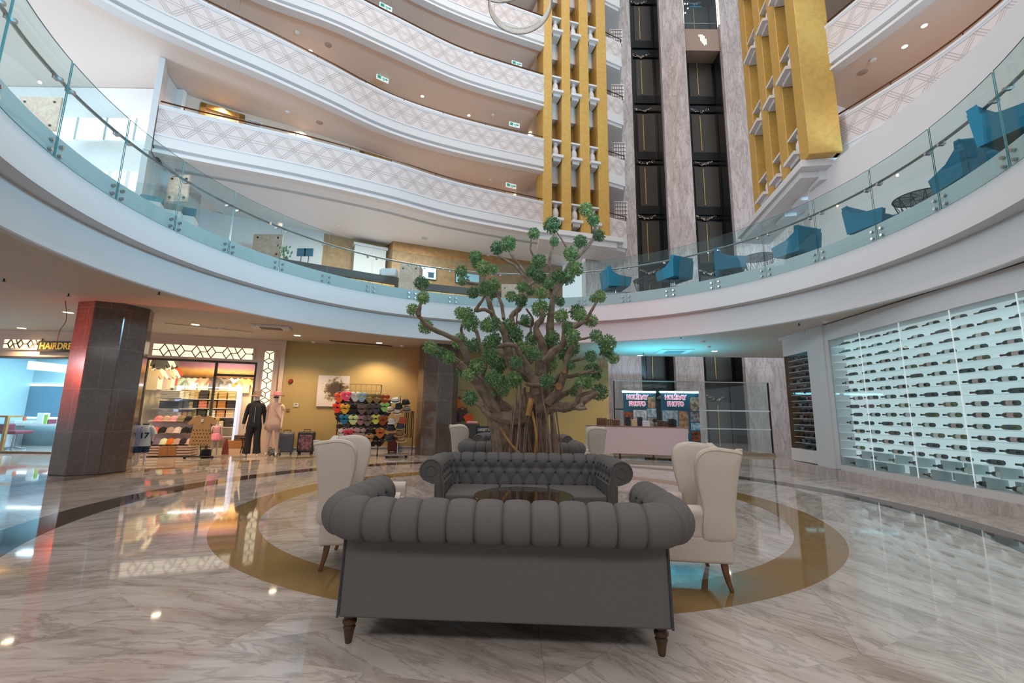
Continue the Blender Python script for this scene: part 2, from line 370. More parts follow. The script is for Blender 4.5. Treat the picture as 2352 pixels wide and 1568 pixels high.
# ---------------------------------------------------------------- lift wall: marble piers, two dark shafts
b = MB()
for x0, x1 in ((3.6, 6.2), (7.83, 9.17), (11.15, 19)): b.bx(x0, x1, 20.6, 21.9, -3, 32)
struct(b.obj('wall_lift', LIFTMARBLE), 'tall veined marble wall with two dark lift shafts')
SHAFTGLASS = M('dark_shaft_panel', '1c1f22', .22, .3, var=.25, scale=8); DOORM = M('dark_bronze_lift_door', '4a4541', .35, .3, var=.12, scale=4); SHAFTFR = M('shaft_frame', '0e1013', .4, .3)
GOLDM = M('pale_brass', 'b49a63', .35, .6); ORN = M('silver_ornament', 'c9b8ad', .4, .3)
LEVELS = [-.35, 3.0, 6.1, 9.1, 12.25, 15.4, 18.8, 22.3, 25.6]
for si, (x0, x1, lab) in enumerate(((6.2, 7.83, 'dark lift shaft on the left, with stacked bronze landing doors'), (9.17, 11.15, 'dark lift shaft on the right, below the stopped lift car'))):
    sh = thing('lift_shaft', lab, 'lift shaft', ((x0+x1)/2, 21.4, -3))
    w = (x1-x0)/2
    b = MB(); b.bx(-w, w, .25, .4, 0, 35); b.bx(-w, -w+.16, -.55, .25, 0, 35); b.bx(w-.05, w, -.55, .25, 0, 35); b.obj('back_panel', SHAFTGLASS, sh)
    b = MB()
    for k in (-w+.22, -w+.30): b.bx(k, k+.035, .1, .2, 0, 35)
    b.obj('guide_rail', DARKSTEEL, sh)
    for z in LEVELS[:-1]:
        z0 = z+3.0; b = MB(); b.bx(-w+.33, w-.06, .17, .25, z0-.45, z0+.02); b.obj('landing_beam', SHAFTFR, sh); b = MB(); b.bx(-w+.33, w-.06, .17, .25, z0+2.45, z0+2.52); b.obj('door_header', SHAFTFR, sh)
        b = MB(); b.bx(-w+.55, w-.14, .2, .25, z0+.03, z0+2.32); d = b.obj('landing_door', DOORM, sh)
        b = MB(); b.bx(-.0, .045, .16, .2, z0+.1, z0+2.2); b.obj('center_strip', GOLDM, d)
        b = MB(); random.seed(int(z0*10)+si)
        for k in range(26):
            u = random.uniform(-1, 1); s = random.uniform(.02, .05); b.bx(.02+u*.5-s, .02+u*.5+s, .14, .17, z0+2.42+.2*abs(u)-s*.6+random.uniform(-.06, .06), z0+2.42+.2*abs(u)+s)
        b.obj('ornament', ORN, sh)
# lift car stopped high in the right shaft
car = thing('lift_car', 'glass fronted lift car stopped high in the right shaft', 'lift car', (10.16, 20.75, 20.95))
b = MB(); b.bx(-.97, .97, 0, 1.1, 0, 1.35); b.obj('lower_panel', M('car_panel', 'a58f7e', .3, .2), car)
b = MB()
for k in (-.96, .9): b.bx(k, k+.06, 0, 1.1, 1.35, 4.2)
b.bx(-.96, .96, 0, 1.1, 4.2, 4.5); b.obj('frame', STEEL, car)
b = MB(); b.bx(-.9, .9, .02, .04, 1.4, 4.2); b.obj('glass_front', GLASS, car)
b = MB(); b.bx(-.9, .9, .95, 1.0, 1.35, 4.2); b.obj('back_wall', M('car_interior', '4b443e', .4), car)
b = MB(); b.bx(-.15, .55, .9, .94, 1.9, 4.0); b.obj('screen', M('blue_screen', '0e86b5', .4, emit='1aa5d8', es=1.2), car)
b = MB(); b.bar((-.9, .5, 2.2), (.9, .5, 2.2), .05, .05); b.obj('inner_rail', STEEL, car)
b = MB()
for k in range(6): b.ball((-.75+.12*(k % 3)*1.3, .5, 2.9+.3*(k//2)), .035, 8, 6)
b.obj('spot_bulb', M('car_bulb', 'ffffff', emit='fff4e0', es=8), car)
b = MB()
for k, (h0, h1) in enumerate(((.9, .98), (.62, .98), (.48, .98), (.36, .9), (.42, .72))):
    x = -.17+.09*k; b.add([(x, -.02, h0), (x+.055, -.02, h0-.06), (x+.055, -.02, h1), (x, -.02, h1)], [(0, 1, 2, 3)]); b.add([(x, -.005, h0), (x+.055, -.005, h0-.06), (x+.055, -.005, h1), (x, -.005, h1)], [(0, 1, 2, 3)])
b.obj('emblem', M('emblem_white', 'f2efe6', .4, emit='fff6e0', es=1.), car)
b = MB()
for k in (-1.0, .96): b.bx(k, k+.04, -.1, -.05, 1.6, 4.5)
b.obj('side_light', M('car_side_light', 'fff6e0', .5, emit='fff2d8', es=3.), car)
# ---------------------------------------------------------------- patterned parapet material (relief from uv)
def parapet_material():
    t = NT('relief_parapet'); uv = t.n('UVMap'); sp = t.n('SeparateXYZ'); t.link(uv.outputs[0], sp.inputs[0])
    u, v = sp.outputs[0], sp.outputs[1]; P = .68; K = P/.84                 # cell width; slanted families meet at mid height
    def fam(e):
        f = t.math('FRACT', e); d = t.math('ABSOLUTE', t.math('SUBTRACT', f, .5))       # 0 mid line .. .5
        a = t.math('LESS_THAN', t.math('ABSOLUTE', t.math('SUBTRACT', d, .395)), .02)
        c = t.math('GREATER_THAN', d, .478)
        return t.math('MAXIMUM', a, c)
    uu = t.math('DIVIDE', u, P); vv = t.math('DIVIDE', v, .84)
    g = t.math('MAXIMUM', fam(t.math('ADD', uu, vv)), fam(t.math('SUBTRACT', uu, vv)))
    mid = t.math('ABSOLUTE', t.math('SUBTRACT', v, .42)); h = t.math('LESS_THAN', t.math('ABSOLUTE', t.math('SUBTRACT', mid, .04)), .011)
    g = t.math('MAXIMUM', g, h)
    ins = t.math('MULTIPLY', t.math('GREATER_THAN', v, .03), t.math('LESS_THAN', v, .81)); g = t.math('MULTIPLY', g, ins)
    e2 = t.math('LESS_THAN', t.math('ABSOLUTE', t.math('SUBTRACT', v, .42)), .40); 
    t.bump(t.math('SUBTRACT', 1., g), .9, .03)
    t.link(t.mix(t.math('MULTIPLY', g, .7), 'd3c8c6', 'a39895'), t.b.inputs['Base Color']); t.b.inputs['Roughness'].default_value = .55  # groove shading darkened into the base colour besides the bump
    return t.m
RELIEF = parapet_material()
WARMCEIL = M('corridor_ceiling_paint', 'd8c6bb', .65, var=.02, scale=1.5)
CORRWALL = M('corridor_wall_paint', 'd8c6b6', .6, var=.02, scale=1.5)
DOORGOLD = M('oak_door_frame', 'b28343', .45, c2='9c6f35', scale=12)
LENS = M('downlight_lens', 'fff1d8', .4, emit='ffe7c0', es=14.)
TRIMW = M('white_trim', 'dedcda', .4)
def offs(path, o):
    out = []
    for i, p in enumerate(path):
        d = (path[min(i+1, len(path)-1)]-path[max(i-1, 0)]).normalized(); out.append(Vector((p.x+d.y*o, p.y-d.x*o)))
    return out
def sweep(b, path, prof, m=0, close=False, uvs=False, sm=True):
    cols = [offs(path, o) for o, z in prof]; k = len(prof); n = len(path); L = [0]
    for i in range(1, n): L.append(L[-1]+(path[i]-path[i-1]).length)
    o0 = len(b.v); vs = [(cols[j][i].x, cols[j][i].y, prof[j][1]) for i in range(n) for j in range(k)]
    fs = [(i*k+j, (i+1)*k+j, (i+1)*k+(j+1) % k, i*k+(j+1) % k) for i in range(n-1) for j in range(k if close else k-1)]
    b.add(vs, fs, m, sm)
    if close: b.add(vs[:k], [list(range(k))]).add(vs[-k:], [list(range(k))[::-1]])
    if uvs:
        z0 = prof[0][1]
        for i in range(n):
            for j in range(k): b.uv[o0+i*k+j] = (L[i], prof[j][1]-z0)
    return b
def proj(p):
    v = Vector(p)-EYE; d = v.dot(_f); return (1176+FPX*v.dot(_R)/d, 784-FPX*v.dot(_U)/d)
def back_line(path, deep, frac=1.):
    d0, d1 = deep; n = len(path)-1; return [offs(path, -(d0+(d1-d0)*i/n)*frac)[i] for i in range(n+1)]
BALC = {}
def balcony(key, pts, zf, label, wlab, deep=2.3, top=True):
    path = spline([Vector(p) for p in pts], 10); dd = deep if isinstance(deep, tuple) else (deep, deep); BALC[key] = (path, zf, dd); deep = max(dd)
    rt = thing('balcony', label, 'balcony', (0, 0, 0), group=None)
    b = MB()
    sweep(b, path, [(-deep, zf-.42), (-.30, zf-.42), (-.30, zf-.57), (.02, zf-.57), (.02, zf-.53), (-.0, zf-.50), (-.0, zf-.46), (-.13, zf-.44), (-.13, zf-.36), (0, zf-.33), (0, zf), (-.06, zf+.02), (-.06, zf+.06), (-.2, zf+.06), (-.2, zf), (-deep, zf)], close=True, sm=False)
    b.obj('slab', WHITE, rt)
    b = MB(); sweep(b, path, [(-deep+.01, zf-.425), (-.31, zf-.425)]); b.obj('underside', WARMCEIL if key != 'left2' else WHITE, rt)
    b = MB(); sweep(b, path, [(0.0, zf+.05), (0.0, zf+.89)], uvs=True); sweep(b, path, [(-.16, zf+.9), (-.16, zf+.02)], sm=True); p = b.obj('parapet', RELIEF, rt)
    b = MB(); sweep(b, path, [(-.16, zf+.87), (.012, zf+.87), (.012, zf+.9), (.03, zf+.93), (.03, zf+1.0), (-.17, zf+1.0)], close=True, sm=False); sweep(b, path, [(-.02, zf-.005), (.018, zf-.005), (.018, zf+.055), (-.02, zf+.055)], close=True, sm=False); b.obj('molding', WHITE, rt)
    rp = offs(path, -.07); b = MB(); b.tube([(q.x, q.y, zf+1.16) for q in rp], .025, 8)
    L = 0; nxt = .5
    for i in range(1, len(rp)):
        L += (rp[i]-rp[i-1]).length
        if L > nxt: b.cyl((rp[i].x, rp[i].y, zf+1.0), (rp[i].x, rp[i].y, zf+1.16), .014, n=6); nxt += 1.6
    b.obj('handrail', BRONZE, rt)
    b = MB(); bp = back_line(path, dd); sweep(b, bp, [(0, zf-.4), (0, zf+2.75), (-.12, zf+2.75), (-.12, zf-.4)], close=True)
    struct(b.obj('wall_corridor', CORRWALL), wlab)
    return rt
balcony('left2', [(-10.9, 11.95), (-9.75, 12.48), (-7.19, 13.53), (-4.58, 14.87), (-2.32, 16.25), (1.3, 17.78)], 9.45, 'lowest patterned white balcony left of the gold towers', 'corridor wall behind the lowest left balcony', (1.5, 2.9))
balcony('left3', [(-12.6, 5.5), (-12.3, 7.3), (-11.6, 8.9), (-10.7, 10.2), (-9.4, 11.4), (-8.0, 12.5), (-6.65, 13.65), (-4.85, 15.2), (-2.4, 16.45), (1.3, 17.75)], 12.45, 'second patterned balcony up, sweeping across the upper left', 'corridor wall behind the second left balcony', (2.2, 2.5))
balcony('left4', [(-12.2, 8.0), (-11.4, 10.1), (-10.2, 11.6), (-8.65, 12.7), (-6.7, 13.65), (-4.85, 14.8), (-2.2, 16.4), (1.3, 17.75)], 15.65, 'third patterned balcony up, wavy, left of the gold towers', 'corridor wall behind the third left balcony')
balcony('left5', [(-9.5, 11.6), (-8.4, 12.6), (-6.4, 13.8), (-4.1, 15.4), (-1.7, 16.6), (1.3, 17.75)], 18.75, 'topmost patterned balcony behind the spiral chandelier', 'corridor wall behind the topmost left balcony')
balcony('left6', [(-9.5, 11.6), (-8.4, 12.6), (-6.4, 13.8), (-4.1, 15.4), (-1.7, 16.6), (1.3, 17.75)], 21.95, 'balcony above the topmost one, at the very top edge', 'corridor wall behind the highest left balcony')
balcony('right2', [(9.75, 12.8), (10.29, 11.23), (10.72, 9.74), (10.8, 8.3), (10.5, 6.6), (9.9, 4.8)], 9.45, 'lower patterned balcony on the right of the gold tower', 'corridor wall behind the lower right balcony', 2.6)
balcony('right3', [(9.35, 12.9), (9.82, 11.53), (10.3, 10.0), (10.6, 8.4), (10.4, 6.6)], 12.45, 'upper patterned balcony on the right of the gold tower', 'corridor wall behind the upper right balcony', 2.6)
balcony('right4', [(9.35, 12.9), (9.82, 11.53), (10.3, 10.0), (10.6, 8.4), (10.4, 6.6)], 15.65, 'highest balcony on the right, only its white lip in view', 'corridor wall behind the highest right balcony', 2.6)
# side balconies between the left tower and the marble wall
for k, zf in enumerate((9.3, 12.4, 15.6, 18.8, 22.2)):
    rt = thing('side_balcony', '%s side balcony up between the left gold tower and the marble wall' % ['lowest', 'second', 'third', 'fourth', 'fifth'][k], 'balcony', (4.3, 18.7, zf))
    b = MB(); b.prism([(0, -.1), (.95, .35), (1.25, 1.9), (0, 1.9)], -.45, 0); b.prism([(0, -.02), (.88, .4), (1.17, 1.9), (0, 1.9)], -.6, -.45); b.obj('slab', WHITE, rt)
    b = MB()
    for j in range(2):
        p, q = [((0, -.1), (.95, .35)), ((.95, .35), (1.25, 1.9))][j]; d = Vector((q[0]-p[0], q[1]-p[1])); o = len(b.v)
        b.add([(p[0], p[1], 0), (q[0], q[1], 0), (q[0], q[1], .89), (p[0], p[1], .89)], [(0, 1, 2, 3)])
        for i, (uu, vv) in enumerate(((0, 0), (d.length, 0), (d.length, .89), (0, .89))): b.uv[o+i] = (uu, vv)
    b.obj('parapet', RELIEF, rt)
    b = MB(); b.bx(.5, 1.15, .75, .8, 1.15, 2.1); b.obj('grille', WHITE, rt)
    b = MB()
    for j in range(5):
        b.bx(.53+.12*j, .56+.12*j, .72, .75, 1.2, 2.05); b.bx(.53, 1.12, .72, .75, 1.2+.2*j, 1.225+.2*j)
    b.obj('grille_bars', M('grille_fretwork', '93837b', .6), rt)  # bars in their own brown fretwork colour
    b = MB(); b.tube([(0, -.1, 1.1), (.95, .35, 1.1), (1.25, 1.8, 1.1)], .022, 6); b.obj('handrail', BRONZE, rt)
# ---------------------------------------------------------------- gold fin towers with white balusters
def baluster_mb(s=1.):
    prof = [(0, 0), (.15, 0), (.15, .05), (.09, .08), (.11, .12), (.17, .3), (.175, .4), (.15, .55), (.1, .66), (.085, .7), (.12, .74), (.13, .8), (.13, .84), (0, .84)]
    return [(r*s, z*s) for r, z in prof]
def tower(label, piers, deep, zb, zt, nrm, rows, along, corbel):
    rt = thing('gold_tower', label, 'tower', (piers[0][0], piers[0][1], zb)); O = Vector((piers[0][0], piers[0][1], zb)); n = Vector(nrm).normalized(); al = Vector(along).normalized()
    for x, y, w in piers:
        c = Vector((x, y)); p = [c-al*w/2, c+al*w/2, c+al*w/2+n*deep, c-al*w/2+n*deep]
        b = MB(); b.prism([(q.x-O.x, q.y-O.y) for q in p], 0, zt-zb); b.obj('pier', GOLDWOOD, rt, bevel=.015, seg=1)
    lst = piers; bm = None
    b = MB(); c0 = Vector(lst[0][:2])-al*.2; c1 = Vector(lst[-1][:2])+al*.2
    b.prism([(q.x-O.x, q.y-O.y) for q in (c0+n*(deep-.12), c1+n*(deep-.12), c1+n*(deep+.02), c0+n*(deep+.02))], 0, zt-zb); b.obj('rear_screen', M('gold_screen', 'a3885a', .5, .05), rt)
    for zf in rows:
        for i in range(len(lst)-1):
            a, c = Vector(lst[i][:2]), Vector(lst[i+1][:2]); mid = (a+c)/2+n*deep*.28; g = (c-a).length-(lst[i][2]+lst[i+1][2])/2
            h = MB(); h.lathe(baluster_mb(.9), (mid.x-O.x, mid.y-O.y, zf-zb+.1), 14); bal_ = h.obj('baluster', WHITE, rt)
            rz = atan2(al.y, al.x); L = MB()
            for (hw, hd, z0, z1, oy) in ((g/2+.02, .42, -.02, .1, 0), (g/2-.06, .3, -.14, -.02, .05), ):
                m0 = mid+n*oy; q = [m0-al*hw-n*hd, m0+al*hw-n*hd, m0+al*hw+n*hd, m0-al*hw+n*hd]
                L.prism([(w_.x-O.x, w_.y-O.y) for w_ in q], zf-zb+z0, zf-zb+z1)
            q0 = mid+n*.25; q = [q0-al*(g/2), q0+al*(g/2), q0+al*(g/2)+n*.4, q0-al*(g/2)+n*.4]
            L.prism([(w_.x-O.x, w_.y-O.y) for w_ in q], zf-zb-.95, zf-zb-.14)
            L.obj('ledge', WHITE, bal_); L = MB(); m0 = mid+n*.05; q = [m0-al*(g/2+.02)-n*.28, m0+al*(g/2+.02)-n*.28, m0+al*(g/2+.02)+n*.28, m0-al*(g/2+.02)+n*.28]; L.prism([(w_.x-O.x, w_.y-O.y) for w_ in q], zf-zb+.86, zf-zb+.94); L.obj('capping', WHITE, bal_)
            R_ = MB(); r0 = mid+n*.15; R_.tube([(r0.x-al.x*g/2-O.x, r0.y-al.y*g/2-O.y, zf-zb+1.1), (r0.x+al.x*g/2-O.x, r0.y+al.y*g/2-O.y, zf-zb+1.1)], .022, 6); R_.obj('rail', BRONZE, bal_)
    for k, (poly, z0, z1) in enumerate(corbel):
        b = MB(); b.prism([(x-O.x, y-O.y) for x, y in poly], z0-zb, z1-zb); b.obj('corbel', WHITE, rt, bevel=.01, seg=1)
    return rt
FL0, FL1 = (1.15, 17.72), (4.9, 18.75)                  # front line of the left tower
def tp(x, y, a, b_): p = onwall(x, y, a, b_); return p
al = Vector((FL1[0]-FL0[0], FL1[1]-FL0[1])).normalized(); nn = Vector((-al.y, al.x))
pl = []
for x0, x1 in ((1248, 1268), (1291, 1311), (1333, 1354), (1374, 1396)):
    a, c = tp(x0, 300, FL0, FL1), tp(x1, 300, FL0, FL1); pl.append(((a.x+c.x)/2, (a.y+c.y)/2, (c-a).length))
tower('tall gold fin tower left of the lift shafts', pl, .95, 9.2, 26, nn, (9.65, 12.65, 15.9, 19.1, 22.3), al,
      [([(.95, 17.55), (5.0, 18.62), (5.1, 20.5), (.9, 19.4)], 8.98, 9.2), ([(1.1, 17.72), (4.7, 18.68), (4.8, 20.5), (1.1, 19.4)], 8.72, 8.98)])
FR0, FR1 = (9.02, 12.55), (10.0, 17.6)
al = Vector((FR1[0]-FR0[0], FR1[1]-FR0[1])).normalized(); nn = Vector((al.y, -al.x))
pr = []
for x0, x1 in ((1826, 1846), (1781, 1798), (1747, 1761), (1713, 1727)):
    a, c = tp(x0, 240, FR0, FR1), tp(x1, 240, FR0, FR1); pr.append(((a.x+c.x)/2, (a.y+c.y)/2, min(.6, (c-a).length)))
tower('gold fin tower to the right of the lift shafts, on a white corbel', pr, .9, 9.15, 24, nn, (9.55, 12.6, 15.8, 19.0), al,
      [([(8.85, 12.3), (10.45, 12.05), (11.4, 18.0), (9.75, 17.9)], 8.92, 9.15), ([(9.0, 12.6), (10.1, 12.45), (11.2, 18.0), (9.9, 17.9)], 8.72, 8.92)])
b = MB(); b.slab((.1, 19.7), (4.7, 20.55), 8.98, 27, .1); struct(b.obj('wall_tower_back', CORRWALL), 'wall behind the left gold tower')
# ---------------------------------------------------------------- corridor doors, exit signs, downlights, vents
def backpoint(key, px, z, frac=1.):
    path, zf, deep = BALC[key]; bp = back_line(path, deep, frac); best = None
    for i in range(len(bp)-1):
        for q in range(6):
            p = bp[i].lerp(bp[i+1], q/6); x = proj((p.x, p.y, zf+z))[0]
            if best is None or abs(x-px) < best[0]: d = (bp[i+1]-bp[i]).normalized(); best = (abs(x-px), p, d)
    return best[1], best[2], zf
LVN = {'left2': 'lowest left corridor', 'left3': 'second left corridor', 'left4': 'third left corridor', 'left5': 'top left corridor', 'right2': 'lower right corridor', 'right3': 'upper right corridor'}
def corridor_door(key, px, lab):
    p, d, zf = backpoint(key, px, 2.1); n = Vector((d.y, -d.x))
    rt = thing('corridor_door', lab, 'door', (p.x+n.x*.02, p.y+n.y*.02, zf), atan2(d.y, d.x))
    b = MB(); b.bx(-.66, -.5, -.1, .0, 0, 2.42); b.bx(.5, .66, -.1, .0, 0, 2.42); b.bx(-.66, .66, -.1, 0, 2.26, 2.44); b.obj('frame', DOORGOLD, rt)
    b = MB(); b.bx(-.5, .5, -.03, 0, 0, 2.26); b.obj('leaf', M('oak_door_leaf', 'c9a97e', .45, c2='b8966b', scale=10), rt)
for key, px, lab in (('left2', 510, 'gold framed door at the left end of the lowest corridor'), ('left2', 862, 'gold framed door midway along the lowest corridor'), ('left2', 1080, 'gold framed door at the right of the lowest corridor'), ('left3', 860, 'gold framed door in the second corridor up')): corridor_door(key, px, lab)
def vent(key, px, lab):
    p, d, zf = backpoint(key, px, 2.2); n = Vector((d.y, -d.x)); rt = thing('wall_vent', lab, 'vent', (p.x+n.x*.02, p.y+n.y*.02, zf+1.95), atan2(d.y, d.x))
    b = MB(); b.bx(-.4, .4, -.03, 0, 0, .4); b.obj('frame', TRIMW, rt)
    b = MB(); [b.bx(-.33, .33, -.04, -.028, .06+.055*k, .085+.055*k) for k in range(6)]; b.obj('slats', M('vent_slat', '9c928c', .5), rt)
vent('left2', 574, 'wall vent beside the leftmost corridor door'); vent('left2', 812, 'wall vent left of the middle corridor door'); vent('left2', 1030, 'wall vent left of the right corridor door'); vent('left3', 824, 'wall vent in the second corridor up')
EXITG = M('exit_green', '2f7f6c', .5, emit='3a9b86', es=.5)
def exit_sign(key, px, py, lab, frac=.5):
    p, d, zf = backpoint(key, px, 2.3, frac); n = Vector((d.y, -d.x)); z = at(px, py, Y=p.y).z
    rt = thing('exit_sign', lab, 'exit sign', (p.x, p.y, z-.1), atan2(d.y, d.x))
    b = MB(); b.bx(-.26, .26, -.02, .02, 0, .22); b.obj('panel', M('sign_white', 'f0f0ee', .5, emit='ffffff', es=.3), rt)
    b = MB(); b.bx(-.22, -.06, -.026, -.02, .04, .18); b.bx(-.02, .16, -.026, -.02, .09, .13); b.add([(.14, -.026, .05), (.24, -.026, .11), (.14, -.026, .17)], [(0, 1, 2)]); b.bx(.0, .1, -.026, -.02, .03, .06); b.obj('pictogram', EXITG, rt)
    top = zf+2.6; b = MB(); b.cyl((-.2, 0, .22), (-.2, 0, max(.3, top-z+.08)), .006, n=5); b.cyl((.2, 0, .22), (.2, 0, max(.3, top-z+.08)), .006, n=5); b.obj('hanger', STEEL, rt)
exit_sign('left3', 878, 181, 'exit sign hanging over the second corridor', .55); exit_sign('left3', 535, 41, 'exit sign at the upper left, second corridor', .4); exit_sign('left4', 886, 17, 'exit sign hanging over the third corridor', .4)
exit_sign('left2', 1174, 427, 'exit sign near the gold tower, lowest corridor', .5); exit_sign('left3', 1181, 287, 'exit sign near the gold tower, second corridor', .5); exit_sign('left4', 1186, 147, 'exit sign near the gold tower, third corridor', .5)
exit_sign('right2', 2104, 78, 'exit sign behind the lower right balcony', .5)
dl0 = None
def downlight(loc, r, label, group, lens=None):
    global dl0
    if dl0 is None:
        dl0 = thing('downlight', label, 'downlight', loc, group=group)
        b = MB(); b.lathe([(.55, 0), (1, 0), (1, -.06), (.92, -.09), (.8, -.05), (.78, -.0)], n=16); b.obj('trim_ring', TRIMW, dl0)
        b = MB(); b.lathe([(0, -.02), (.8, -.02), (.8, -.04), (0, -.045)], n=16); b.obj('lens', LENS, dl0); dl0.scale = (r,)*3
        return dl0
    return dup(dl0, loc, label=label, group=group, scale=r)
# (balcony above, pixel) -> downlight in the underside over that corridor
DL = [('left3', [(511, 233), (694, 292), (966, 378), (1077, 413), (1183, 447)]), ('left4', [(713, 117), (970, 221), (1077, 265), (1218, 304)]), ('left5', [(1083, 120)]), ('right3', [(2123, 59), (2078, 107)])]
for key, pts in DL:
    path, zf, deep = BALC[key]
    for i, (x, y) in enumerate(pts):
        p = at(x, y, z=zf-.43)
        downlight(p, .085, '%s downlight from the left in the ceiling %s' % (ORD[i], {'left3': 'over the lowest corridor', 'left4': 'over the second corridor up', 'left5': 'over the third corridor up', 'right3': 'behind the lower right balcony'}[key]), 'corridor downlights')
        if key[0] == 'l' or 1: lamp('SPOT', (p.x, p.y, p.z-.1), 75, 'ffd9b6', .06, (0, 0, 0), 2.5)
def detector(loc, label, r=.09, c='white'):
    b = MB(); b.lathe([(0, 0), (r, 0), (r, -.025), (r*.75, -.05), (0, -.06)], n=14); return tag(b.obj('smoke_detector', TRIMW, loc=loc), label, 'smoke detector', 'smoke detectors')
for key, x, y, lab in (('left3', 661, 257, 'smoke detector over the lowest corridor, near its left door'), ('left3', 1128, 412, 'smoke detector over the lowest corridor, near the gold tower'), ('left4', 682, 74, 'smoke detector over the second corridor, at its left'), ('left4', 1132, 264, 'smoke detector over the second corridor, near the gold tower'), ('right3', 2005, 137, 'smoke detector under the upper right balcony')):
    detector(at(x, y, z=BALC[key][1]-.425), lab)
sp0 = None
for key, x, y, lab in (('left3', 734, 281, 'round ceiling speaker over the lowest corridor'), ('left4', 754, 103, 'round ceiling speaker over the second corridor'), ('right3', 1981, 166, 'round ceiling speaker under the upper right balcony')):
    b = MB(); b.lathe([(0, 0), (.13, 0), (.13, -.012), (.11, -.02), (0, -.02)], n=18); tag(b.obj('ceiling_speaker', M('speaker_grille', 'a8968b', .6), loc=at(x, y, z=BALC[key][1]-.425)), lab, 'speaker', 'ceiling speakers')
# ---------------------------------------------------------------- mezzanine: ceiling, walls, windows
b = MB()
pth = [Vector(p) for p in spline([Vector(p) for p in [(-10.9, 11.95), (-9.75, 12.48), (-7.19, 13.53), (-4.58, 14.87), (-2.32, 16.25), (1.13, 17.69), (3.6, 18.5)]], 10)]
back = offs(pth, -.35); vs = []
for p in back: vs += [(p.x, p.y, 8.98), (p.x-1.5 if p.x < -9 else p.x, max(23, p.y), 8.98)]
b.add(vs, [(2*i, 2*i+2, 2*i+3, 2*i+1) for i in range(len(back)-1)]); struct(b.obj('ceiling_mezzanine', M('mezzanine_ceiling_paint', 'e0e5ea', .6, var=.015, scale=1.5), solid=.05), 'mezzanine ceiling under the lowest balcony')
b = MB(); sweep(b, pth[4:-6], [(-1.15, 8.93), (-1.0, 8.93), (-1.0, 8.99), (-1.15, 8.99)], close=True, sm=False); struct(b.obj('trim_2', M('slot_trim', 'a9adb2', .6)), 'curved slot in the mezzanine ceiling')
OAK = M('oak_panelling', 'a5804f', .45, c2='96703f', scale=5)
b = MB(); b.slab((-5.49, 18.8), (2.6, 21.9), 4.7, 9.0, .12); b.slab((-5.96, 19.39), (-5.49, 18.8), 4.7, 9.0, .12); b.slab((-8.33, 18.07), (-5.96, 19.39), 4.7, 9., .12); struct(b.obj('wall_mezzanine_back', OAK), 'oak panelled wall behind the reception desk')
b = MB(); b.slab((-12.3, 15.9), (-8.33, 18.07), 4.7, 9., .12); struct(b.obj('wall_mezzanine_left', WHITE), 'white wall left of the oak panelling')
b = MB(); b.slab((-11.35, 12.6), (-12.2, 15.8), 4.7, 12.0, .15); b.slab((-10.9, 11.9), (-11.35, 12.6), 8.88, 12.0, .15); b.slab((-10.95, 11.9), (-11.35, 12.6), 4.7, 8.9, .15); struct(b.obj('wall_end', WHITE), 'white end wall of the balcony block')
b = MB(); b.slab((-24, 13.2), (-11.3, 13.2), 4.7, 12., .15); struct(b.obj('wall_left', M('bright_white_wall', 'e0e0e0', .6, var=.01)), 'white wall behind the daylit lounge')
b = MB(); l3 = offs(BALC['left3'][0], -.31); vs = []
for p in l3: vs += [(p.x, p.y, 12.015), (p.x-.9*22, p.y+.43*22, 12.015)]
b.add(vs, [(2*i, 2*i+2, 2*i+3, 2*i+1) for i in range(len(l3)-1)]); struct(b.obj('ceiling_lounge', M('bright_white_ceiling', 'd9cdc5', .6, var=.01), solid=.0), 'high white ceiling of the daylit lounge')
BLIND = M('daylit_blind', 'f4f6f8', .8, emit='f6f9ff', es=.9)
p0, p1 = (-24, 13.15), (-11.3, 13.15)
a, c = onwall(118, 258, p0, p1), onwall(372, 345, p0, p1)
wroot = thing('window', 'wide daylit window with pale blinds at the far left', 'window', (a.x, 13.13, 0)); wroot['kind'] = 'structure'; wroot.name = 'window_1'
zt, zb_ = onwall(240, 272, p0, p1).z, onwall(240, 322, p0, p1).z
for k in range(4):
    w = (c.x-a.x)/4; b = MB(); b.grid(lambda u, v: (w*k+.03+u*(w-.06), -.03*sin(v*60)*.3, zb_+v*(zt-zb_)), 4, 24); b.obj('blind', BLIND, wroot)
b = MB(); [b.bx(w*k-.025, w*k+.025, -.03, 0, zb_, zt) for k in range(5)]; b.obj('frame', M('grey_window_frame', 'a9b9bd', .4), wroot)
w2 = thing('window_2', 'lower bright window behind the glass rail', 'window', (0, 0, 0)); w2['kind'] = 'structure'
a, c = onwall(215, 395, p0, p1), onwall(335, 440, p0, p1); b = MB(); b.bx(a.x, c.x, 13.1, 13.14, c.z, a.z); b.obj('pane', BLIND, w2); b = MB(); [b.bx(a.x+(c.x-a.x)*k/3-.04, a.x+(c.x-a.x)*k/3+.04, 13.05, 13.1, c.z, a.z) for k in range(4)]; b.obj('frame', TRIMW, w2)
